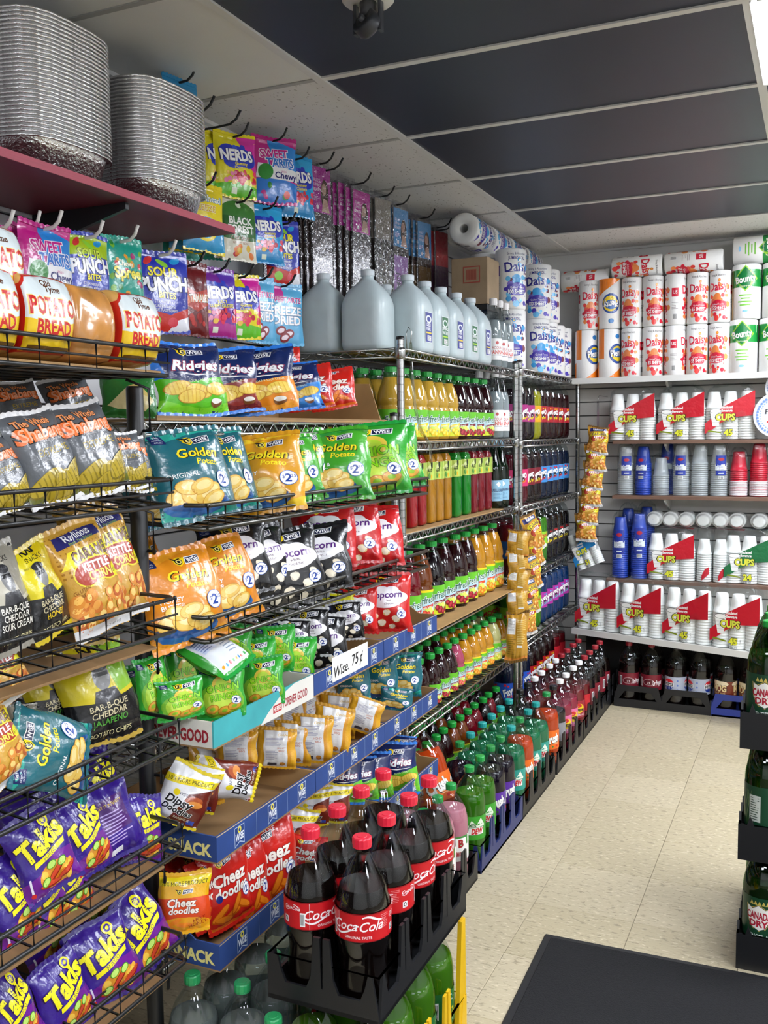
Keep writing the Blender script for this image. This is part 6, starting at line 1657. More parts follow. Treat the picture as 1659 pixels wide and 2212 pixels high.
shelf_row(['redj_s', 'lemj_s', 'redj_s', 'redj_s', 'cran_s', 'cran_s', 'apple_s', 'apple_s', 'redj_s', 'redj_s', 'grape_s', 'redj_s', 'grape_s'], 2.95, .0925, -1.315, .106, P5, G, 'juice_bottle', JDX)
shelf_row(['lemj_s', 'lemj_s', 'grape_s', 'grape_s', 'redj_s', 'grape_s', 'grape_s', 'apple_s', 'grape_s', 'redj_s', 'redj_s', 'grape_s', 'grape_s'], 2.96, .0925, -1.407, .106, 'juice rack bottom shelf, back row', G, 'juice_bottle', JDX)
for z, y0, y1, t in ((1.4135, 2.875, 3.62, 'second'), (1.1115, 2.875, 3.95, 'third'), (.7555, 2.875, 4.11, 'fourth')):
    liner('shelf_liner', -1.66, -1.235 if z > .8 else -1.205, y0, y1, z - .002, KRAFT, 'brown cardboard liner under the bottles on the juice rack %s shelf' % t, 0, .003)
FD = {'faygo_grape': 'magenta labelled grape soda', 'faygo_pine': 'yellow pineapple soda', 'faygo_red': 'red labelled dark soda', 'faygo_pink': 'hot pink labelled soda', 'faygo_rock': 'maroon labelled dark soda', 'faygo_blue': 'sky blue labelled soda',
      'faygo_dark': 'black labelled root beer', 'faygo_cotton': 'magenta labelled blue soda', 'faygo_rp': 'bright red labelled soda', 'faygo_bluea': 'royal blue labelled soda', 'hawaiian': 'blue labelled red punch bottle', 'melon_lime': 'lime labelled green soda', 'plain_red': 'plain red labelled soda'}
GC = 'soda bottles on the corner rack'
def crow(keys, z, n, y0=4.285, dy=.117, x=-1.315, back=True):
    pl = 'corner rack %s shelf' % n
    for r in range(2 if back else 1):
        for i, k in enumerate(keys):
            y = y0 + dy * i + .02 * r
            if y > 5.36: continue
            o = bottle(k, (x - .112 * r, y, z), math.radians(rs.uniform(-28, -8)), 'soda_bottle')
            reg(o, FD[k], pl if r == 0 else pl + ', back row', 'soda bottle', GC, y)
crow(['faygo_grape', 'faygo_grape', 'faygo_grape', 'faygo_pine', 'faygo_red', 'faygo_red', 'faygo_red', 'faygo_red', 'faygo_red'], 1.403, 'top')
crow(['faygo_pink', 'faygo_pink', 'faygo_rock', 'faygo_rock', 'faygo_blue', 'faygo_blue', 'faygo_blue', 'faygo_blue', 'faygo_blue'], 1.101, 'second')
crow(['hawaiian', 'hawaiian', 'hawaiian', 'hawaiian', 'melon_lime', 'faygo_dark', 'faygo_dark', 'faygo_dark', 'faygo_dark'], .771, 'third')
crow(['melon_lime', 'faygo_dark', 'faygo_dark', 'melon_lime', 'faygo_cotton', 'faygo_cotton', 'faygo_cotton', 'faygo_cotton', 'faygo_cotton'], .461, 'fourth')
# lowest sodas behind the crates, on the floor
for i, k in enumerate(['faygo_bluea', 'faygo_bluea', 'faygo_bluea', 'faygo_rp', 'faygo_rp', 'faygo_rp', 'faygo_rp', 'plain_red', 'plain_red']):
    o = bottle(k, (-1.335, 4.275 + .118 * i, .105), math.radians(rs.uniform(-28, -8)))
    reg(o, FD[k], 'plank behind the floor crates', 'soda bottle', GC, i)
pk = ob('storage_plank', MB().bbox(-1.66, -1.285, 4.215, 5.31, .07, .104, .002).box(-1.6, -1.34, 4.25, 4.3, 0, .07).box(-1.6, -1.34, 5.2, 5.25, 0, .07).mesh('plank_board', mat('plank_wood', '5a4a3a', rough=.6, var=.2)), None)
thing(pk, 'low wooden plank behind the soda crates under the corner rack', 'plank')

# ------------------------------------------------------------------ gallon jugs on top
JY = [(-1.56, 2.94, None, .1), (-1.395, 2.945, None, .05), (-1.318, 3.105, 0, .0), (-1.48, 3.11, 1, 0), (-1.318, 3.265, 1, 0), (-1.318, 3.425, 0, 0), (-1.318, 3.59, 1, 0), (-1.318, 3.755, 0, 0), (-1.475, 3.265, None, 0), (-1.475, 3.43, None, 0)]
for i, (x, y, k, r) in enumerate(JY):
    o = jug((x, y, 1.716), r, k)
    reg(o, 'plain cloudy gallon water jug' if k is None else ('blue labelled gallon water jug' if k == 0 else 'green labelled gallon water jug'), 'on top of the juice rack', 'water jug', 'gallon water jugs', y + x)

# ------------------------------------------------------------------ braiding hair packs on the hooks
def hair_pack(card_c, face, body_c, H=.46, W=.105, vert=None, photo=True):
    A = H / W; a = Art(A)
    a.R(0, 0, 1, A, body_c)
    for k in range(14): a.R(.06 + k * .065, 0, .06 + k * .065 + .012, A * .66, ['3a2a24', '1a1412', '5a4438'][k % 3])
    a.R(0, A * .66, 1, A, card_c)
    if photo:
        a.E(.68, A * .80, .2, .5, '4a3428'); a.E(.64, A * .84, .12, .2, 'b08a78'); a.P([(.5, A * .67), (.92, A * .67), (.8, A * .76), (.6, A * .77)], 'c09a88')
        for i, t in enumerate(('SILKY', 'JUMBO', 'BRAID')): a.T(t, .27, A * (.9 - i * .035), .1, 'e8d8e8', w=.4)
        lines_text(a, .1, A * .74, .4, A * .78, 4, 'd8b8d8'); a.E(.3, A * .7, .07, .07, 'f0e8f0')
    if vert:
        a.R(.05, 0, .95, A * .58, vert[2])
        a.T(vert[0], .35, A * .3, .26, vert[3], rot=-90, b=.03); a.T(vert[1], .72, A * .33, .18, vert[3], rot=-90)
    return a
HP = {}
def hair_kind(key, art, base, H=.46, W=.105):
    b = MB().bbox(-W / 2, W / 2, -.0042, .0042, 0, H, .003)
    hd = MB().box(-W / 2, W / 2, -.001, .001, H, H + .03)
    HP[key] = (b.mesh(key + '_pack', mat('hair_' + base, base, rough=.22, bump=.5, bscale=60, stretch=(4, 4, .4), var=.25, coat=.8)), hd.mesh(key + '_header', clear('poly_header', 'f0f0f2', .1, .4, .15)),
               print_mesh(key + '_print', art, flat_surf((-W / 2, -.0043, 0), (W, 0, 0), (0, 0, H)), 2, 8, lambda c: mat('hairink_' + c, c, rough=.25, coat=.6, bump=.3, bscale=40)), H)
hair_kind('hair_pink', hair_pack('a82a90', None, '3a2c26'), '2a1f1c')
hair_kind('hair_magenta', hair_pack('b82a94', None, '2c2422'), '3a2230')
hair_kind('hair_grey', hair_pack('8a8378', None, '38312c', photo=False), '2e2824')
hair_kind('hair_blue', hair_pack('4a90c8', None, '3a2a30', vert=('JUMBO', '100%', '9a6ab0', '3a2450')), '3a2a30')
hair_kind('hair_brown', hair_pack('4a90c8', None, '3a2a24', vert=('JUMBO', '100%', '6a5438', 'd8c8a8')), '2c211c')
hair_kind('hair_red', hair_pack('c03a3c', None, '6a3a50', photo=False), '4a2a38')
HDS = {'hair_pink': 'magenta carded braiding hair pack', 'hair_magenta': 'bright magenta carded braiding hair pack', 'hair_grey': 'clear and grey braiding hair pack', 'hair_blue': 'blue carded braiding hair pack with lilac base', 'hair_brown': 'blue carded braiding hair pack with brown base', 'hair_red': 'red carded braiding hair pack'}
def hair(key, x, y, z, yaw, edge=False):
    b, hd, p, H = HP[key]
    o = ob('hair_pack', b, None, (x, y, z), (0, math.radians(rs.uniform(-1, 1)), math.radians(90 - yaw)))
    part('header', hd, o); part('card_print', p, o); part('plastic_sleeve', HSL, o)
    reg(o, HDS[key] if not edge else 'dark braiding hair pack seen edge on', 'hanging above the water jugs', 'hair pack', 'braiding hair packs', y)
ZH = 1.922
HSL = MB().bbox(-.060, .060, -.0052, .0052, -.008, .472, .003).mesh('plastic_sleeve', clear('hair_sleeve', 'f4f4f6', .10, .8, .10, bump=1.0, bscale=38))
for (k, y0, n) in (('hair_pink', 2.93 * 1.045, 8), ('hair_magenta', 3.22 * 1.045, 7), ('hair_grey', 3.43 * 1.045, 3), ('hair_blue', 3.58 * 1.045, 3), ('hair_brown', 3.85 * 1.045, 4), ('hair_red', 4.05 * 1.045, 3)):
    zt = ZH + .46 - .012
    hook(y0 + .0, zt + .02, place='holding the braiding hair packs', L=.235)
    for j in range(n):
        hair(k, -1.625 - .016 * j, y0 + rs.uniform(-.004, .004) - .021 * j, ZH - rs.uniform(0, .02), 12 + rs.uniform(-.6, .6), j > 0)
for y in (3.08, 4.2): hook(y, 2.37, place='bare between the braiding hair packs', L=.26)

# ------------------------------------------------------------------ on top of the corner: carton, clear box, rolls
bx = ob('cardboard_box', MB().bbox(0, .168, 0, .165, 0, .203, .002).mesh('box_body', card('9a8468')), None, (-1.512, 4.06, 2.004))
thing(bx, 'brown carton with a red stamp lying above the last water jugs', 'box')
a = Art(1.2); a.R(.33, .55, .8, .98, 'a04a3c'); a.R(.355, .58, .775, .95, '9a8468'); a.R(.42, .62, .7, .9, 'a8614c')
for i in range(9): a.R(.43 + .03 * i, .64, .442 + .03 * i, .88, '8a3a30')
part('stamp_print', print_mesh('stamp_print', a, flat_surf((0, -.0006, 0), (.168, 0, 0), (0, 0, .203)), 2, 2, lambda c: card(c)), bx)
bb = ob('display_case', MB().box(-.083, .083, 0, .165, 0, .01).box(-.083, .083, .161, .165, .01, .262).box(-.083, .083, 0, .003, .01, .262).box(-.083, -.08, .003, .161, .01, .262).box(.08, .083, .003, .161, .01, .262).mesh('case_body', clear('acrylic', 'e8eef0', .06, .4, .04)), None, (-1.428, 4.058, 1.7155))
part('case_lid', MB().bbox(-.086, .086, -.003, .168, .262, .285, .002).mesh('case_lid', plast('2a2a2c')), bb)
thing(bb, 'clear acrylic case with a black lid carrying the brown carton', 'case')
for i, (x, y) in enumerate(((-1.295, 3.99), (-1.295, 4.075), (-1.295, 4.16))):
    o = bottle('panna', (x, y, 1.72), front_rot(), 'water_bottle'); reg(o, PAD['panna'], 'beside the stacked blue paper rolls', 'water bottle', 'mineral water on the rack top', y - x)
BD = 'blue bubble print paper towel roll'
for (x, y, z) in ((-1.325, 4.34, 0), (-1.325, 4.34, 1), (-1.325, 4.77, 0), (-1.325, 4.93, 0), (-1.325, 5.09, 0), (-1.325, 4.80, 1), (-1.325, 4.97, 1), (-1.47, 4.40, 0), (-1.47, 4.40, 1), (-1.325, 5.24, 0), (-1.47, 4.8, 0), (-1.47, 4.8, 1)):
    o = roll('daisy_b', (x, y, 1.729 + z * .274), math.radians(rs.uniform(15, 45) + 90))
    reg(o, BD, '%s layer, corner rack top' % ('upper' if z else 'lower'), 'paper towel', 'blue paper towel rolls', y - x * .1)
for i in range(4):
    o = roll('daisy_b', (-1.475, 4.12 + i * .276, 2.349), eul=(-PI / 2, 0, 0))
    reg(o, 'sideways blue print paper towel roll', 'line under the ceiling', 'paper towel', 'blue paper towel rolls', i)
sp = ob('roll_plank', MB().bbox(-1.66, -1.28, 3.85, 5.36, 2.188, 2.205, .002).mesh('roll_plank', KRAFT), None) if False else None

# ------------------------------------------------------------------ crates of soda
def crate_mesh(key, m, nx=4, ny=2, p=.116, h=.145, low=.04, endcut=False):
    """long side along X, bottles on a p grid; origin at the centre of the base"""
    L, W = nx * p + .014, ny * p + .012
    b = MB(); t = .006
    b.bbox(-L / 2, L / 2, -W / 2, W / 2, 0, .012, .003)
    def prof(n, ln):
        hc = low + (h - low) * .5
        pts = [(-ln / 2, 0), (ln / 2, 0), (ln / 2, hc)]
        top = []
        for i in range(n):
            c = -ln / 2 + .007 + (i + .5) * p
            hl = hc if i == 0 else h; hr_ = hc if i == n - 1 else h
            top += [(c - p * .42, hl), (c - p * .35, hl), (c - p * .29, low + .025), (c - p * .2, low), (c + p * .2, low), (c + p * .29, low + .025), (c + p * .35, hr_), (c + p * .42, hr_)]
            if i < n - 1: top += [(c + p * .47, h), (c + p * .485, low * 1.1), (c + p * .515, low * 1.1), (c + p * .53, h)]
        top.append((-ln / 2, hc))
        return pts + top[::-1]
    for s in (-1, 1):
        b.wall(prof(nx, L), 'x', s * W / 2 - (t if s > 0 else 0), s * W / 2 + (0 if s > 0 else t))
    for s in (-1, 1):
        q = prof(ny, W) if not endcut else None
        a0 = s * L / 2 - (t if s > 0 else 0)
        if endcut:
            b.wall([(-W / 2, 0), (W / 2, 0), (W / 2, .042), (-W / 2, .042)], 'y', a0, a0 + t)
            b.wall([(-W / 2, .042), (-W * .40, .042), (-W * .27, h - .03), (W * .27, h - .03), (W * .40, .042), (W / 2, .042), (W * .42, h), (-W * .42, h)], 'y', a0, a0 + t)
        else: b.wall(q, 'y', a0, a0 + t)
    body = b.mesh(key, m)
    d = MB().bbox(-.012, .012, -.012, .012, .012, h - .01, .003).mesh(key + '_divider', m)
    div = []
    for i in range(nx + 1):
        for j in range(ny + 1):
            if 0 < i < nx or 0 < j < ny:
                x, y = (i - nx / 2) * p, (j - ny / 2) * p
                e = .012
                x = max(-L / 2 + e + .004, min(L / 2 - e - .004, x)); y = max(-W / 2 + e + .004, min(W / 2 - e - .004, y))
                if 0 < i < nx and 0 < j < ny: div.append((d, x, y))
    return body, div, L, W
CR = {}
for kk, hx in (('black', '17181b'), ('blue', '25316a'), ('yellow', 'e3b414'), ('navy', '2a3a8a')):
    CR[kk] = crate_mesh('crate_' + kk, plast(hx, .42)); CR[kk + '_end'] = crate_mesh('crate_end_' + kk, plast(hx, .42), nx=3, endcut=True, low=.045, h=.115)
CR['yellow'] = crate_mesh('crate_yellow', plast('e3b414', .42), h=.2, low=.06)
CR['black_solid'] = crate_mesh('crate_solid_black', plast('141518', .42), low=.095, h=.10)
def crate(col, x, y, z, rot, label, name='bottle_crate'):
    b, d, L, W = CR[col]
    o = ob(name, b, None, (x, y, z), (0, 0, rot))
    for (dm, dx, dy) in d: part('divider', dm, o, (dx, dy, 0))
    thing(o, label, 'crate')
    return o
SD = {'dew': 'bright green citrus soda bottle', 'baja': 'teal green citrus soda bottle', 'melon': 'green soda bottle with snowy label', 'crush_o': 'orange soda bottle', 'crush_g': 'grape soda bottle with a violet label', 'lemonade': 'pink lemonade bottle with lemon print',
      'coke': 'red capped dark cola bottle', 'drpepper': 'maroon capped dark soda bottle', 'pepsi': 'silver labelled dark cola', 'mug': 'root beer bottle with a brown label', 'ginger': 'green ginger ale bottle', 'lemonlime': 'clear soda bottle with green cap', 'cola_dark': 'dark cola bottle with a grey label',
      'schw_red': 'red ginger ale bottle with white cap', 'schw_pink': 'red ginger ale bottle with pink label', 'plain_red': 'plain red labelled soda', 'plain_grey': 'black capped grey labelled soda'}
GF = 'soda bottles in the floor crates'
XA, XB = -1.045, -1.160
F = [  # y, front, back
 (2.54, 'lemonade', 'lemonade'), (2.656, 'lemonade', 'lemonade'), (2.772, 'lemonade', None),
 (2.945, 'dew', None), (3.056, 'dew', None), (3.17, 'crush_g', 'crush_g'), (3.285, 'crush_g', 'baja'),
 (3.42, 'baja', 'baja'), (3.535, 'crush_o', 'baja'), (3.65, 'baja', 'baja'), (3.765, 'baja', 'baja'),
 (3.93, 'crush_o', 'plain_grey'), (4.046, 'plain_grey', 'plain_grey'), (4.162, 'schw_pink', 'schw_red'), (4.278, 'schw_pink', 'schw_red'),
 (4.42, 'schw_red', 'schw_red'), (4.536, 'plain_red', 'plain_red'), (4.652, 'drpepper', 'drpepper'), (4.768, 'drpepper', 'drpepper'),
 (4.90, 'drpepper', 'drpepper'), (5.016, 'drpepper', 'drpepper')]
for (y, a_, b_) in F:
    for x, k, nm in ((XA, a_, 'floor crates, aisle row'), (XB, b_, 'floor crates, inner row')):
        if k is None: continue
        o = bottle(k, (x, y, .013), math.radians(rs.uniform(-25, -5) if k in ('lemonade', 'schw_pink', 'schw_red', 'drpepper') else rs.uniform(35, 55)))
        reg(o, SD[k], nm, 'soda bottle', GF, y)
XC = (XA + XB) / 2
for (y, c, lb) in ((2.60, 'black', 'black plastic crate of pink lemonade on the floor'), (3.114, 'blue', 'navy blue plastic crate of green and grape sodas on the floor'), (3.593, 'black', 'black crate of teal sodas after the navy crate'), (4.104, 'black', 'black crate of grey and pink labelled sodas on the floor'), (4.594, 'black', 'black crate of red sodas near the corner')):
    crate(c, XC, y, .0, PI / 2, lb)
crate('black', XC, 5.075, 0, PI / 2, 'black crate of maroon labelled sodas tucked in the corner')
# the orange bottle that leans over the crates
o = bottle('crush_o', (-1.145, 2.99, .085), 0)
o.rotation_euler = (Matrix.Rotation(math.radians(-21), 4, 'Y') @ Matrix.Rotation(math.radians(-6), 4, 'X') @ Matrix.Rotation(math.radians(38), 4, 'Z')).to_euler(); o.scale = (1.24, 1.24, 1.14)
thing(o, 'large orange soda bottle leaning between the pink and green bottles', 'soda bottle')
# crates under the back shelf
for (x, c, k, lb) in ((-.84, 'black_end', 'drpepper', 'black crate of maroon labelled sodas under the white back shelf'), (-.60, 'black_end', 'pepsi', 'black crate of silver labelled colas under the white back shelf'), (-.355, 'navy_end', 'mug', 'blue crate of root beer under the white back shelf'), (-.11, 'black_end', 'cola_dark', 'black crate of dark colas behind the ginger ale stack')):
    crate(c, x, 5.162, 0, PI / 2, lb)
    yy = [5.046] + [5.162] * (1 if k in ('drpepper', 'pepsi') else 0)
    for dx in (-.058, .058):
        for r, y in enumerate(yy):
            o = bottle(k, (x + dx, y + .0, .013), math.radians(rs.uniform(0, 40)))
            reg(o, SD[k], 'under the white back shelf' if r == 0 else 'under the white back shelf, second row', 'soda bottle', 'sodas under the back shelf', x + dx)
# cola crate on the yellow crate, front of the trays
XM, YM = -.85, 1.785
yc = crate('yellow', XM, YM, 0, PI / 2, 'yellow plastic crate of green sodas on the floor')
cpm = MB().add([(-.05, -.006, 0), (.008, -.006, 0), (.008, .006, 0), (-.05, .006, 0), (-.016, -.005, .315), (.008, -.005, .315), (.008, .005, .315), (-.016, .005, .315)], [(0, 3, 2, 1), (4, 5, 6, 7), (0, 1, 5, 4), (1, 2, 6, 5), (2, 3, 7, 6), (3, 0, 4, 7)]).mesh('corner_post', plast('e3b414', .42))
for sy in (-1, 1): part('corner_post', cpm, yc, (.231, sy * .115, 0))
crate('black', XM, YM, .332, PI / 2, 'black plastic crate of colas stacked over the green sodas')
for r in range(4):
    for c, x in enumerate((-.906, -.792)):
        y = YM - .174 + r * .116
        o = bottle('melon', (x, y, .013), math.radians((40, 75)[c] + 10 * r)); reg(o, SD['melon'], 'yellow crate, %s column' % ('inner' if c == 0 else 'aisle side'), 'soda bottle', 'green sodas in the yellow crate', r)
        o = bottle('coke', (x, y, .345), math.radians([[62, 8], [40, -25], [35, 62], [30, 55]][r][c])); reg(o, SD['coke'], 'upper black crate, %s column' % ('inner' if c == 0 else 'aisle side'), 'soda bottle', 'colas in the upper crate', r, 'from the near end')
for (x, y) in ((-1.16, 1.555), (-1.048, 1.57), (-1.048, 1.69), (-.93, 1.495), (-1.16, 1.675), (-1.048, 1.81), (-1.16, 1.80), (-1.048, 1.93), (-1.16, 1.93)):
    o = bottle('lemonlime', (x, y, .013), math.radians(40)); reg(o, SD['lemonlime'], 'floor below the snack trays', 'soda bottle', 'clear sodas below the trays', y - x)
# ginger ale tower by the mat
GXC, GYC = -.056, 2.86
for t, z in enumerate((0, .302, .604)):
    crate('black_solid', GXC, GYC, z, PI / 2, 'black crate of ginger ale, %s of the tower by the mat' % ('bottom', 'middle', 'top')[t])
    for i in range(4):
        for j in range(2):
            if i > 1 and t < 2: continue
            x, y = GXC + (j - .5) * .116 * 1, GYC + (i - 1.5) * .116
            o = bottle('ginger', (x, y, z + .013), math.radians((-10, 12)[j] + 15 * i + (0, 75, 4)[t])); reg(o, SD['ginger'], '%s crate of the tower' % ('bottom', 'middle', 'top')[t], 'soda bottle', 'ginger ale tower', x + y * 2, 'from the near side')

# ------------------------------------------------------------------ back wall: paper towels
Z1 = 1.7215
def rset(k, x, z, y, desc, place, rot=0, name='paper_towel_roll'):
    o = roll(k, (x, y, Z1 + z), math.radians(rot + rs.uniform(-6, 6) + 90)); reg(o, desc, place, 'paper towel', 'paper towels on the white shelf', x)
up, lo = 'upper layer, white shelf', 'lower layer, white shelf'
RD = 'red bubble print paper towel roll'
for i, x in enumerate((-.935, -.825, -.71, -.60, -.487)):
    for z in (0, 1): rset('daisy_r', x, z * .2645, 5.265, RD, up if z else lo, 90 if i == 2 else (15 if i % 2 else -15))
for x, k, z, d in ((-1.165, 'daisy_r', 1, RD), (-1.055, 'plenty', 1, 'orange and blue paper towel roll'), (-1.178, 'plenty', 0, 'orange and blue paper towel roll'), (-1.056, 'plenty', 0, 'orange and blue paper towel roll')):
    rset(k, x, z * .2645, 5.265, d, up if z else lo, 20 if z else 60)
    if k == 'plenty' and z: REG[-1][0].rotation_euler = (PI, 0, math.radians(110)); REG[-1][0].location.z += .262
for x in (-.375, -.23, -.085, .06):
    rset('bounty', x, 0, 5.27, 'green diamond paper towel roll', lo); rset('bounty', x + .012, .274, 5.27, 'green diamond paper towel roll', up)
tb = ob('cardboard_tray', MB().box(-1.0 + .005, -.425, 5.335, 5.34, 0, .52).box(-.995, -.425, 5.205, 5.335, 0, .0015).box(-.428, -.425, 5.23, 5.335, .0015, .52).mesh('tray_body', KRAFT2), None, (0, 0, 1.7203))
thing(tb, 'torn brown carton behind the red paper towel rolls', 'box')
def lying(k, x, y, z, d, place, ln=1.0, yaw=0, spin=0):
    o = roll(k, (x, y, z), eul=(0, 0, 0), scale=(1, 1, ln))
    o.rotation_euler = (Matrix.Rotation(math.radians(yaw), 4, 'Z') @ Matrix.Rotation(PI / 2, 4, 'Y') @ Matrix.Rotation(math.radians(spin), 4, 'Z')).to_euler()
    reg(o, d, place, 'paper towel', 'paper towels on the white shelf', x)
lyp = 'on top of the stacked rolls'
lying('daisy_r', -1.04, 5.27, 2.308, 'sideways red print paper towel roll', lyp, spin=110)
lying('daisy_r', -.765, 5.27, 2.308, 'sideways red print paper towel roll', lyp, spin=160, ln=1.1)
lying('daisy_r', -1.32, 5.30, 2.26, 'sideways red print paper towel roll', lyp, spin=170)
lying('bounty', -.43, 5.29, 2.345, 'sideways green diamond paper towel roll', lyp, spin=90, ln=.9)
lying('bounty', -.17, 5.29, 2.345, 'sideways green diamond paper towel roll', lyp, spin=90, ln=.9)

# ------------------------------------------------------------------ back wall: cups
for i, x in enumerate((-.925, -.672, -.43)):
    o = cup_pack((x, 5.26, 1.3885), math.radians(rs.uniform(-3, 3)), 'red', i); reg(o, 'red and white foam cup pack', 'upper brown shelf', 'cup pack', 'foam cup packs', x)
PLT = MB().rev([(.001, .004), (.07, .004), (.082, .008), (.115, .02), (.117, .0215), (.114, .0215), (.082, .0105), (.001, .0065)], 40, 0, True).mesh('paper_plate', card('dfe3ea'))
a = Art(1.0)
for i in range(40):
    t = 2 * PI * i / 40; a.E(.5 + .43 * math.cos(t), .5 + .43 * math.sin(t), .03, .03, '6a8ac8', 0, 6)
    t += .08; a.E(.5 + .37 * math.cos(t), .5 + .37 * math.sin(t), .02, .02, '8aa4d8', 0, 6)
a.T('Paper', .42, .58, .11, '1a1a1a', b=.02); a.T('Plates', .5, .44, .1, '1a1a1a', b=.02)
for i in range(6): a.E(.3 + i * .07, .34, .025, .025, ['c83a3a', 'e0a02c', '5aa03a'][i % 3])
PLP = print_mesh('plate_print', a, flat_surf((-.112, -.112, .022), (.224, 0, 0), (0, .224, 0)), 2, 2, lab)
for z, tl in ((1.388 + .118, 'large'), (1.388 + .118 + .2, 'upper')):
    for j in range(5 if tl == 'large' else 4):
        sc = 1.0 if tl == 'large' else .82
        o = ob('paper_plate', PLT, None, (-.20 + (.0 if tl == 'large' else .03) + j * .001, 5.10 + .085 + j * .006 + .03, z + .0), (math.radians(80), 0, math.radians(-4)), (sc, sc, sc)) if tl == 'large' else ob('paper_plate', PLT, None, (-.17, 5.255 + j * .006, 1.388 + .255), (math.radians(80), 0, 0), (sc, sc, sc))
        if j == 0: part('plate_print', PLP, o)
        reg(o, 'blue rimmed paper plate' if tl == 'large' else 'small blue rimmed paper plate', 'end of the upper brown shelf', 'plate', 'paper plates standing upright', j, 'from the front')
z = 1.0945
def slv(x, col, h, label=True, white=False, y=5.265, zz=None, place='middle brown shelf', pre=''):
    o = sleeve((x, y, z if zz is None else zz), col, h, label, math.radians(rs.uniform(-20, 20)), white)
    reg(o, pre + {'clear': 'clear plastic cup sleeve', 'blue': 'blue plastic cup sleeve', 'red': 'red party cup sleeve'}[col], place, 'cup sleeve', 'plastic cup sleeves', x)
slv(-.962, 'clear', .27); slv(-.868, 'blue', .27); slv(-.775, 'clear', .21, False, pre='short '); slv(-.755, 'blue', .28, y=5.36, pre='half hidden '); slv(-.672, 'clear', .275); slv(-.578, 'clear', .28, False, pre='unlabelled '); slv(-.482, 'clear', .275); slv(-.385, 'red', .24, False, True); slv(-.288, 'red', .28, False, True); slv(-.19, 'red', .28, False, True)
z = .6425
for i, (x, y, h) in enumerate(((-.985, 5.25, .34), (-.885, 5.25, .36), (-.96, 5.345, .38), (-.86, 5.345, .39))):
    slv(x, 'blue', h, i < 2, y=y, place='lowest brown shelf')
o = cup_pack((-.715, 5.26, z), 0, 'red', 1); reg(o, 'red and white foam cup pack', 'lowest brown shelf', 'cup pack', 'foam cup packs', 0)
for i, x in enumerate((-.548, -.465)):
    o = ob('foam_cup_tube', SLW, None, (x, 5.255, z), (0, 0, 0), (.92, .92, .86)); part('cup_stack', STK, o, (0, 0, .002), scale=(1.12, 1.12, 1.12)); a = Art(1.6); a.P([(.3, .1), (.9, .5), (.9, .95), (.55, .8), (.3, .4)], 'c0182a')
    part('sleeve_print', print_mesh('tube_print', a, cyl_surf(.0435, .0, .16, -.7, .9), 4, 3, ink), o); reg(o, 'narrow foam cup tube with a red flash', 'lowest brown shelf', 'cup pack', 'foam cup packs', x)
o = cup_pack((-.325, 5.26, z), 0, 'green', 2); thing(o, 'green and white foam cup pack on the lowest brown shelf', 'cup pack', 'foam cup packs')
o = cup_pack((-.07, 5.26, z), 0, 'green', 1); thing(o, 'second green and white foam cup pack behind the ginger ale tower', 'cup pack', 'foam cup packs')
o = cup_pack((-1.13, 5.215, .70), 0, 'blue', 0, eul=(math.radians(-4), math.radians(-24), 0), sc=(.62, .9, .82)); thing(o, 'foam cup pack with a blue flash leaning by the corner rack', 'cup pack', 'foam cup packs')
for i, x in enumerate((-.73, -.475, -.20)):
    o = cup_pack((x, 5.40, z + .275 + .045), 0, 'red' if i < 2 else 'blue', i, eul=(math.radians(90), 0, 0), sc=(1.04, 1, .6)); reg(o, 'sideways foam cup pack', 'over lowest brown shelf', 'cup pack', 'foam cup packs', x)
for i, x in enumerate((-1.07, -.83, -.588, -.35, -.108)):
    o = cup_pack((x, dk(x) + .075, .3725), math.radians(-16 + rs.uniform(-2, 2)), 'red', i, sc=(1.0, 1.05, 1.08)); reg(o, 'red and white foam cup pack', 'low white shelf', 'cup pack', 'foam cup packs', x)

# ------------------------------------------------------------------ clip strips of popcorn bags
def strip_bag(x, y, zt, zb, w, yaw, flip, ccw, place, key, lean=0):
    o = bag('kettle_s', 'popcorn_bag', (x, y, (zt + zb) / 2), w, zt - zb, ccw, lean, yaw, flip)
    reg(o, 'small popcorn bag' + (', printed back showing,' if flip else ''), place, 'snack bag', 'popcorn bags on clip strips', key, 'from the top')
for i in range(6):
    z0 = 1.395 + .045 - i * .094
    strip_bag(-1.09 - .012 * i, 5.155 - .002 * i, z0 + .025, z0 - .125, .116, 86, False, 4 if i % 2 else -3, 'strip before the back wall', i, 10)
s1 = ob('clip_strip', MB().bbox(-1.10, -1.088, 5.172, 5.174, .80, 1.60, .0005).mesh('strip_band', clear('strip_clear', 'e8e8ea', .1, .4, .1)), None); part('strip_hook', MB().tube([(-1.094, 5.173, 1.6), (-1.094, 5.18, 1.62), (-1.094, 5.2, 1.63), (-1.094, 5.42, 1.63)], .002, 6).mesh('strip_hook', CHROME), s1)
thing(s1, 'clear plastic clip strip of popcorn bags hanging before the back wall', 'clip strip')
for i, (zt, zb, y) in enumerate(((1.02, .90, 3.985), (.935, .815, 3.99), (.85, .735, 3.985), (.765, .64, 3.975), (.665, .445, 3.965))):
    strip_bag(-1.185, y, zt, zb, .10, 72 + (8, -10, 5, -6, 0)[i], True, (5, -4, 6, -3, 2)[i], 'strip at the rack post', i)
for i, (zt, zb, y, c) in enumerate(((1.085, .90, 4.15, 24), (.99, .83, 4.17, 18), (.90, .735, 4.14, 14), (.80, .63, 4.10, 10), (.71, .545, 4.06, 8))):
    strip_bag(-1.165, y, zt, zb, .10, 30, False, c, 'strip at the rack post', i)
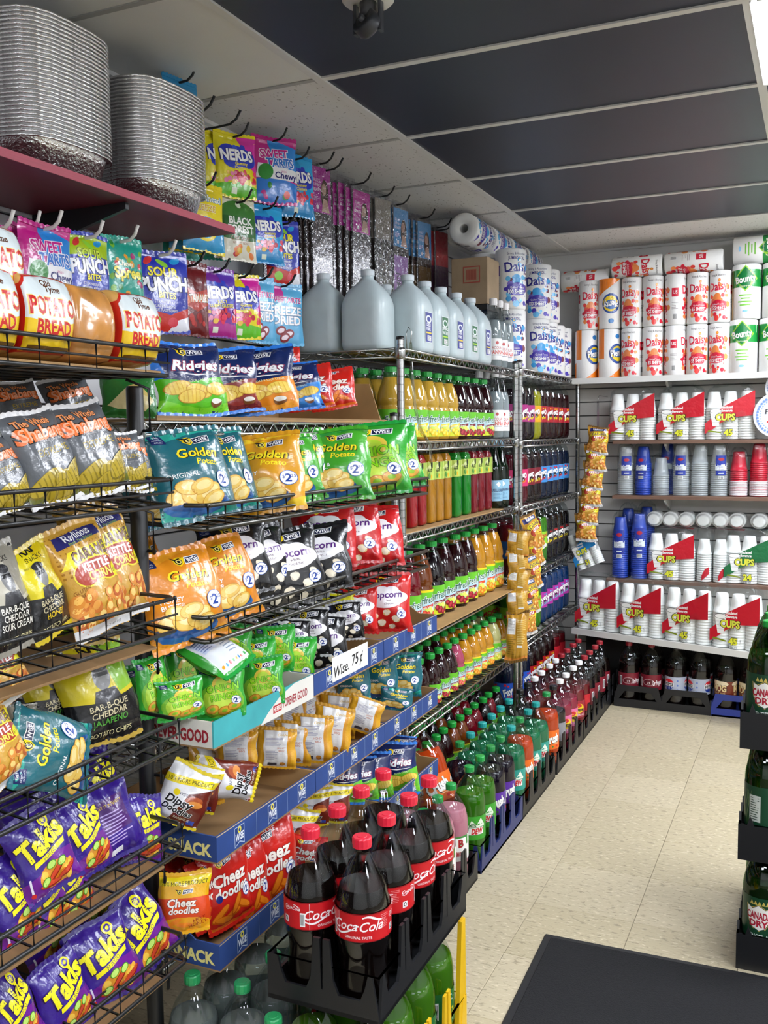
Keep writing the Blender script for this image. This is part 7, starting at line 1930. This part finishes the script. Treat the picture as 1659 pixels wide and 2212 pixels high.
s2 = ob('clip_strip', MB().bbox(-1.20, -1.198, 4.045, 4.06, .50, 1.10, .0005).mesh('strip_band', MATS['strip_clear']), None); part('strip_hook', MB().tube([(-1.199, 4.052, 1.10), (-1.199, 4.052, 1.13), (-1.215, 4.052, 1.14), (-1.24, 4.052, 1.11)], .002, 6).mesh('strip_hook', CHROME), s2)
thing(s2, 'clear plastic clip strip of popcorn bags hanging from the rack post', 'clip strip')

tb2 = ob('hanging_tube', MB().tube([(-1.225, 2.905, 1.735), (-1.222, 2.91, 1.62), (-1.215, 2.915, 1.52), (-1.205, 2.94, 1.45), (-1.19, 2.985, 1.40), (-1.19, 2.99, 1.34)], .0055, 8).mesh('clear_tube', clear('tube_clear', 'dfe2d8', .12, .6, .08)), None)
part('wire_hook', MB().tube([(-1.225, 2.905, 1.73), (-1.22, 2.905, 1.77), (-1.232, 2.905, 1.785), (-1.24, 2.905, 1.765), (-1.238, 2.905, 1.715)], .0015, 6).mesh('wire_hook', CHROME), tb2)
thing(tb2, 'clear plastic tube hanging on a wire hook from the rack edge', 'tube')

# ------------------------------------------------------------------ foil pans on the red shelf
def pan_mesh():
    n = 64; vs = []; fs = []
    rings = [(.112, .082, 0, 0), (.118, .088, .002, 0), (.122, .092, .018, .0012), (.1235, .0935, .0185, .0), (.127, .097, .036, .0014), (.1285, .0985, .0365, 0), (.132, .102, .054, .0014), (.1335, .1035, .0545, 0), (.139, .109, .076, .0012), (.140, .110, .078, 0), (.151, .121, .0785, 0), (.1525, .1225, .0765, .0), (.1515, .1215, .0735, 0), (.149, .119, .0735, 0)]
    for (a, b, z, fl) in rings:
        for k in range(n):
            t = 2 * PI * k / n; c, s = math.cos(t), math.sin(t); e = 2 / 3.2
            g = fl * (1 if k % 2 else -1)
            vs.append(((b + g) * math.copysign(abs(c) ** e, c), (a + g) * math.copysign(abs(s) ** e, s), z + (.0006 * math.sin(k * 1.7) if z > .07 else 0)))
    for i in range(len(rings) - 1):
        for k in range(n): fs.append((i * n + k, i * n + (k + 1) % n, (i + 1) * n + (k + 1) % n, (i + 1) * n + k))
    fs.append(tuple(range(n - 1, -1, -1)))
    return MB().add(vs, fs, 0, True).mesh('foil_pan', mat('aluminium_foil', 'ffffff', rough=.24, metal=1.0, bump=.8, bscale=150, var=.05), recalc=False)
PAN = pan_mesh()
for st, (x, y, n) in enumerate(((-1.645, 1.735, 31), (-1.645, 2.12, 29))):
    for i in range(n):
        o = ob('foil_pan', PAN, None, (x + rs.uniform(-.0005, .0005), y + rs.uniform(-.0005, .0005), 2.0125 + i * .0088), (0, 0, rs.uniform(-.002, .002)))
        reg(o, 'foil pan', 'taller stack on the red shelf' if st == 0 else 'stack at the end of the red shelf', 'foil pan', 'foil pans, %s stack' % ('taller' if st == 0 else 'shelf end'), i, 'from the bottom'); continue
finish_labels()
bpy.context.view_layer.update()
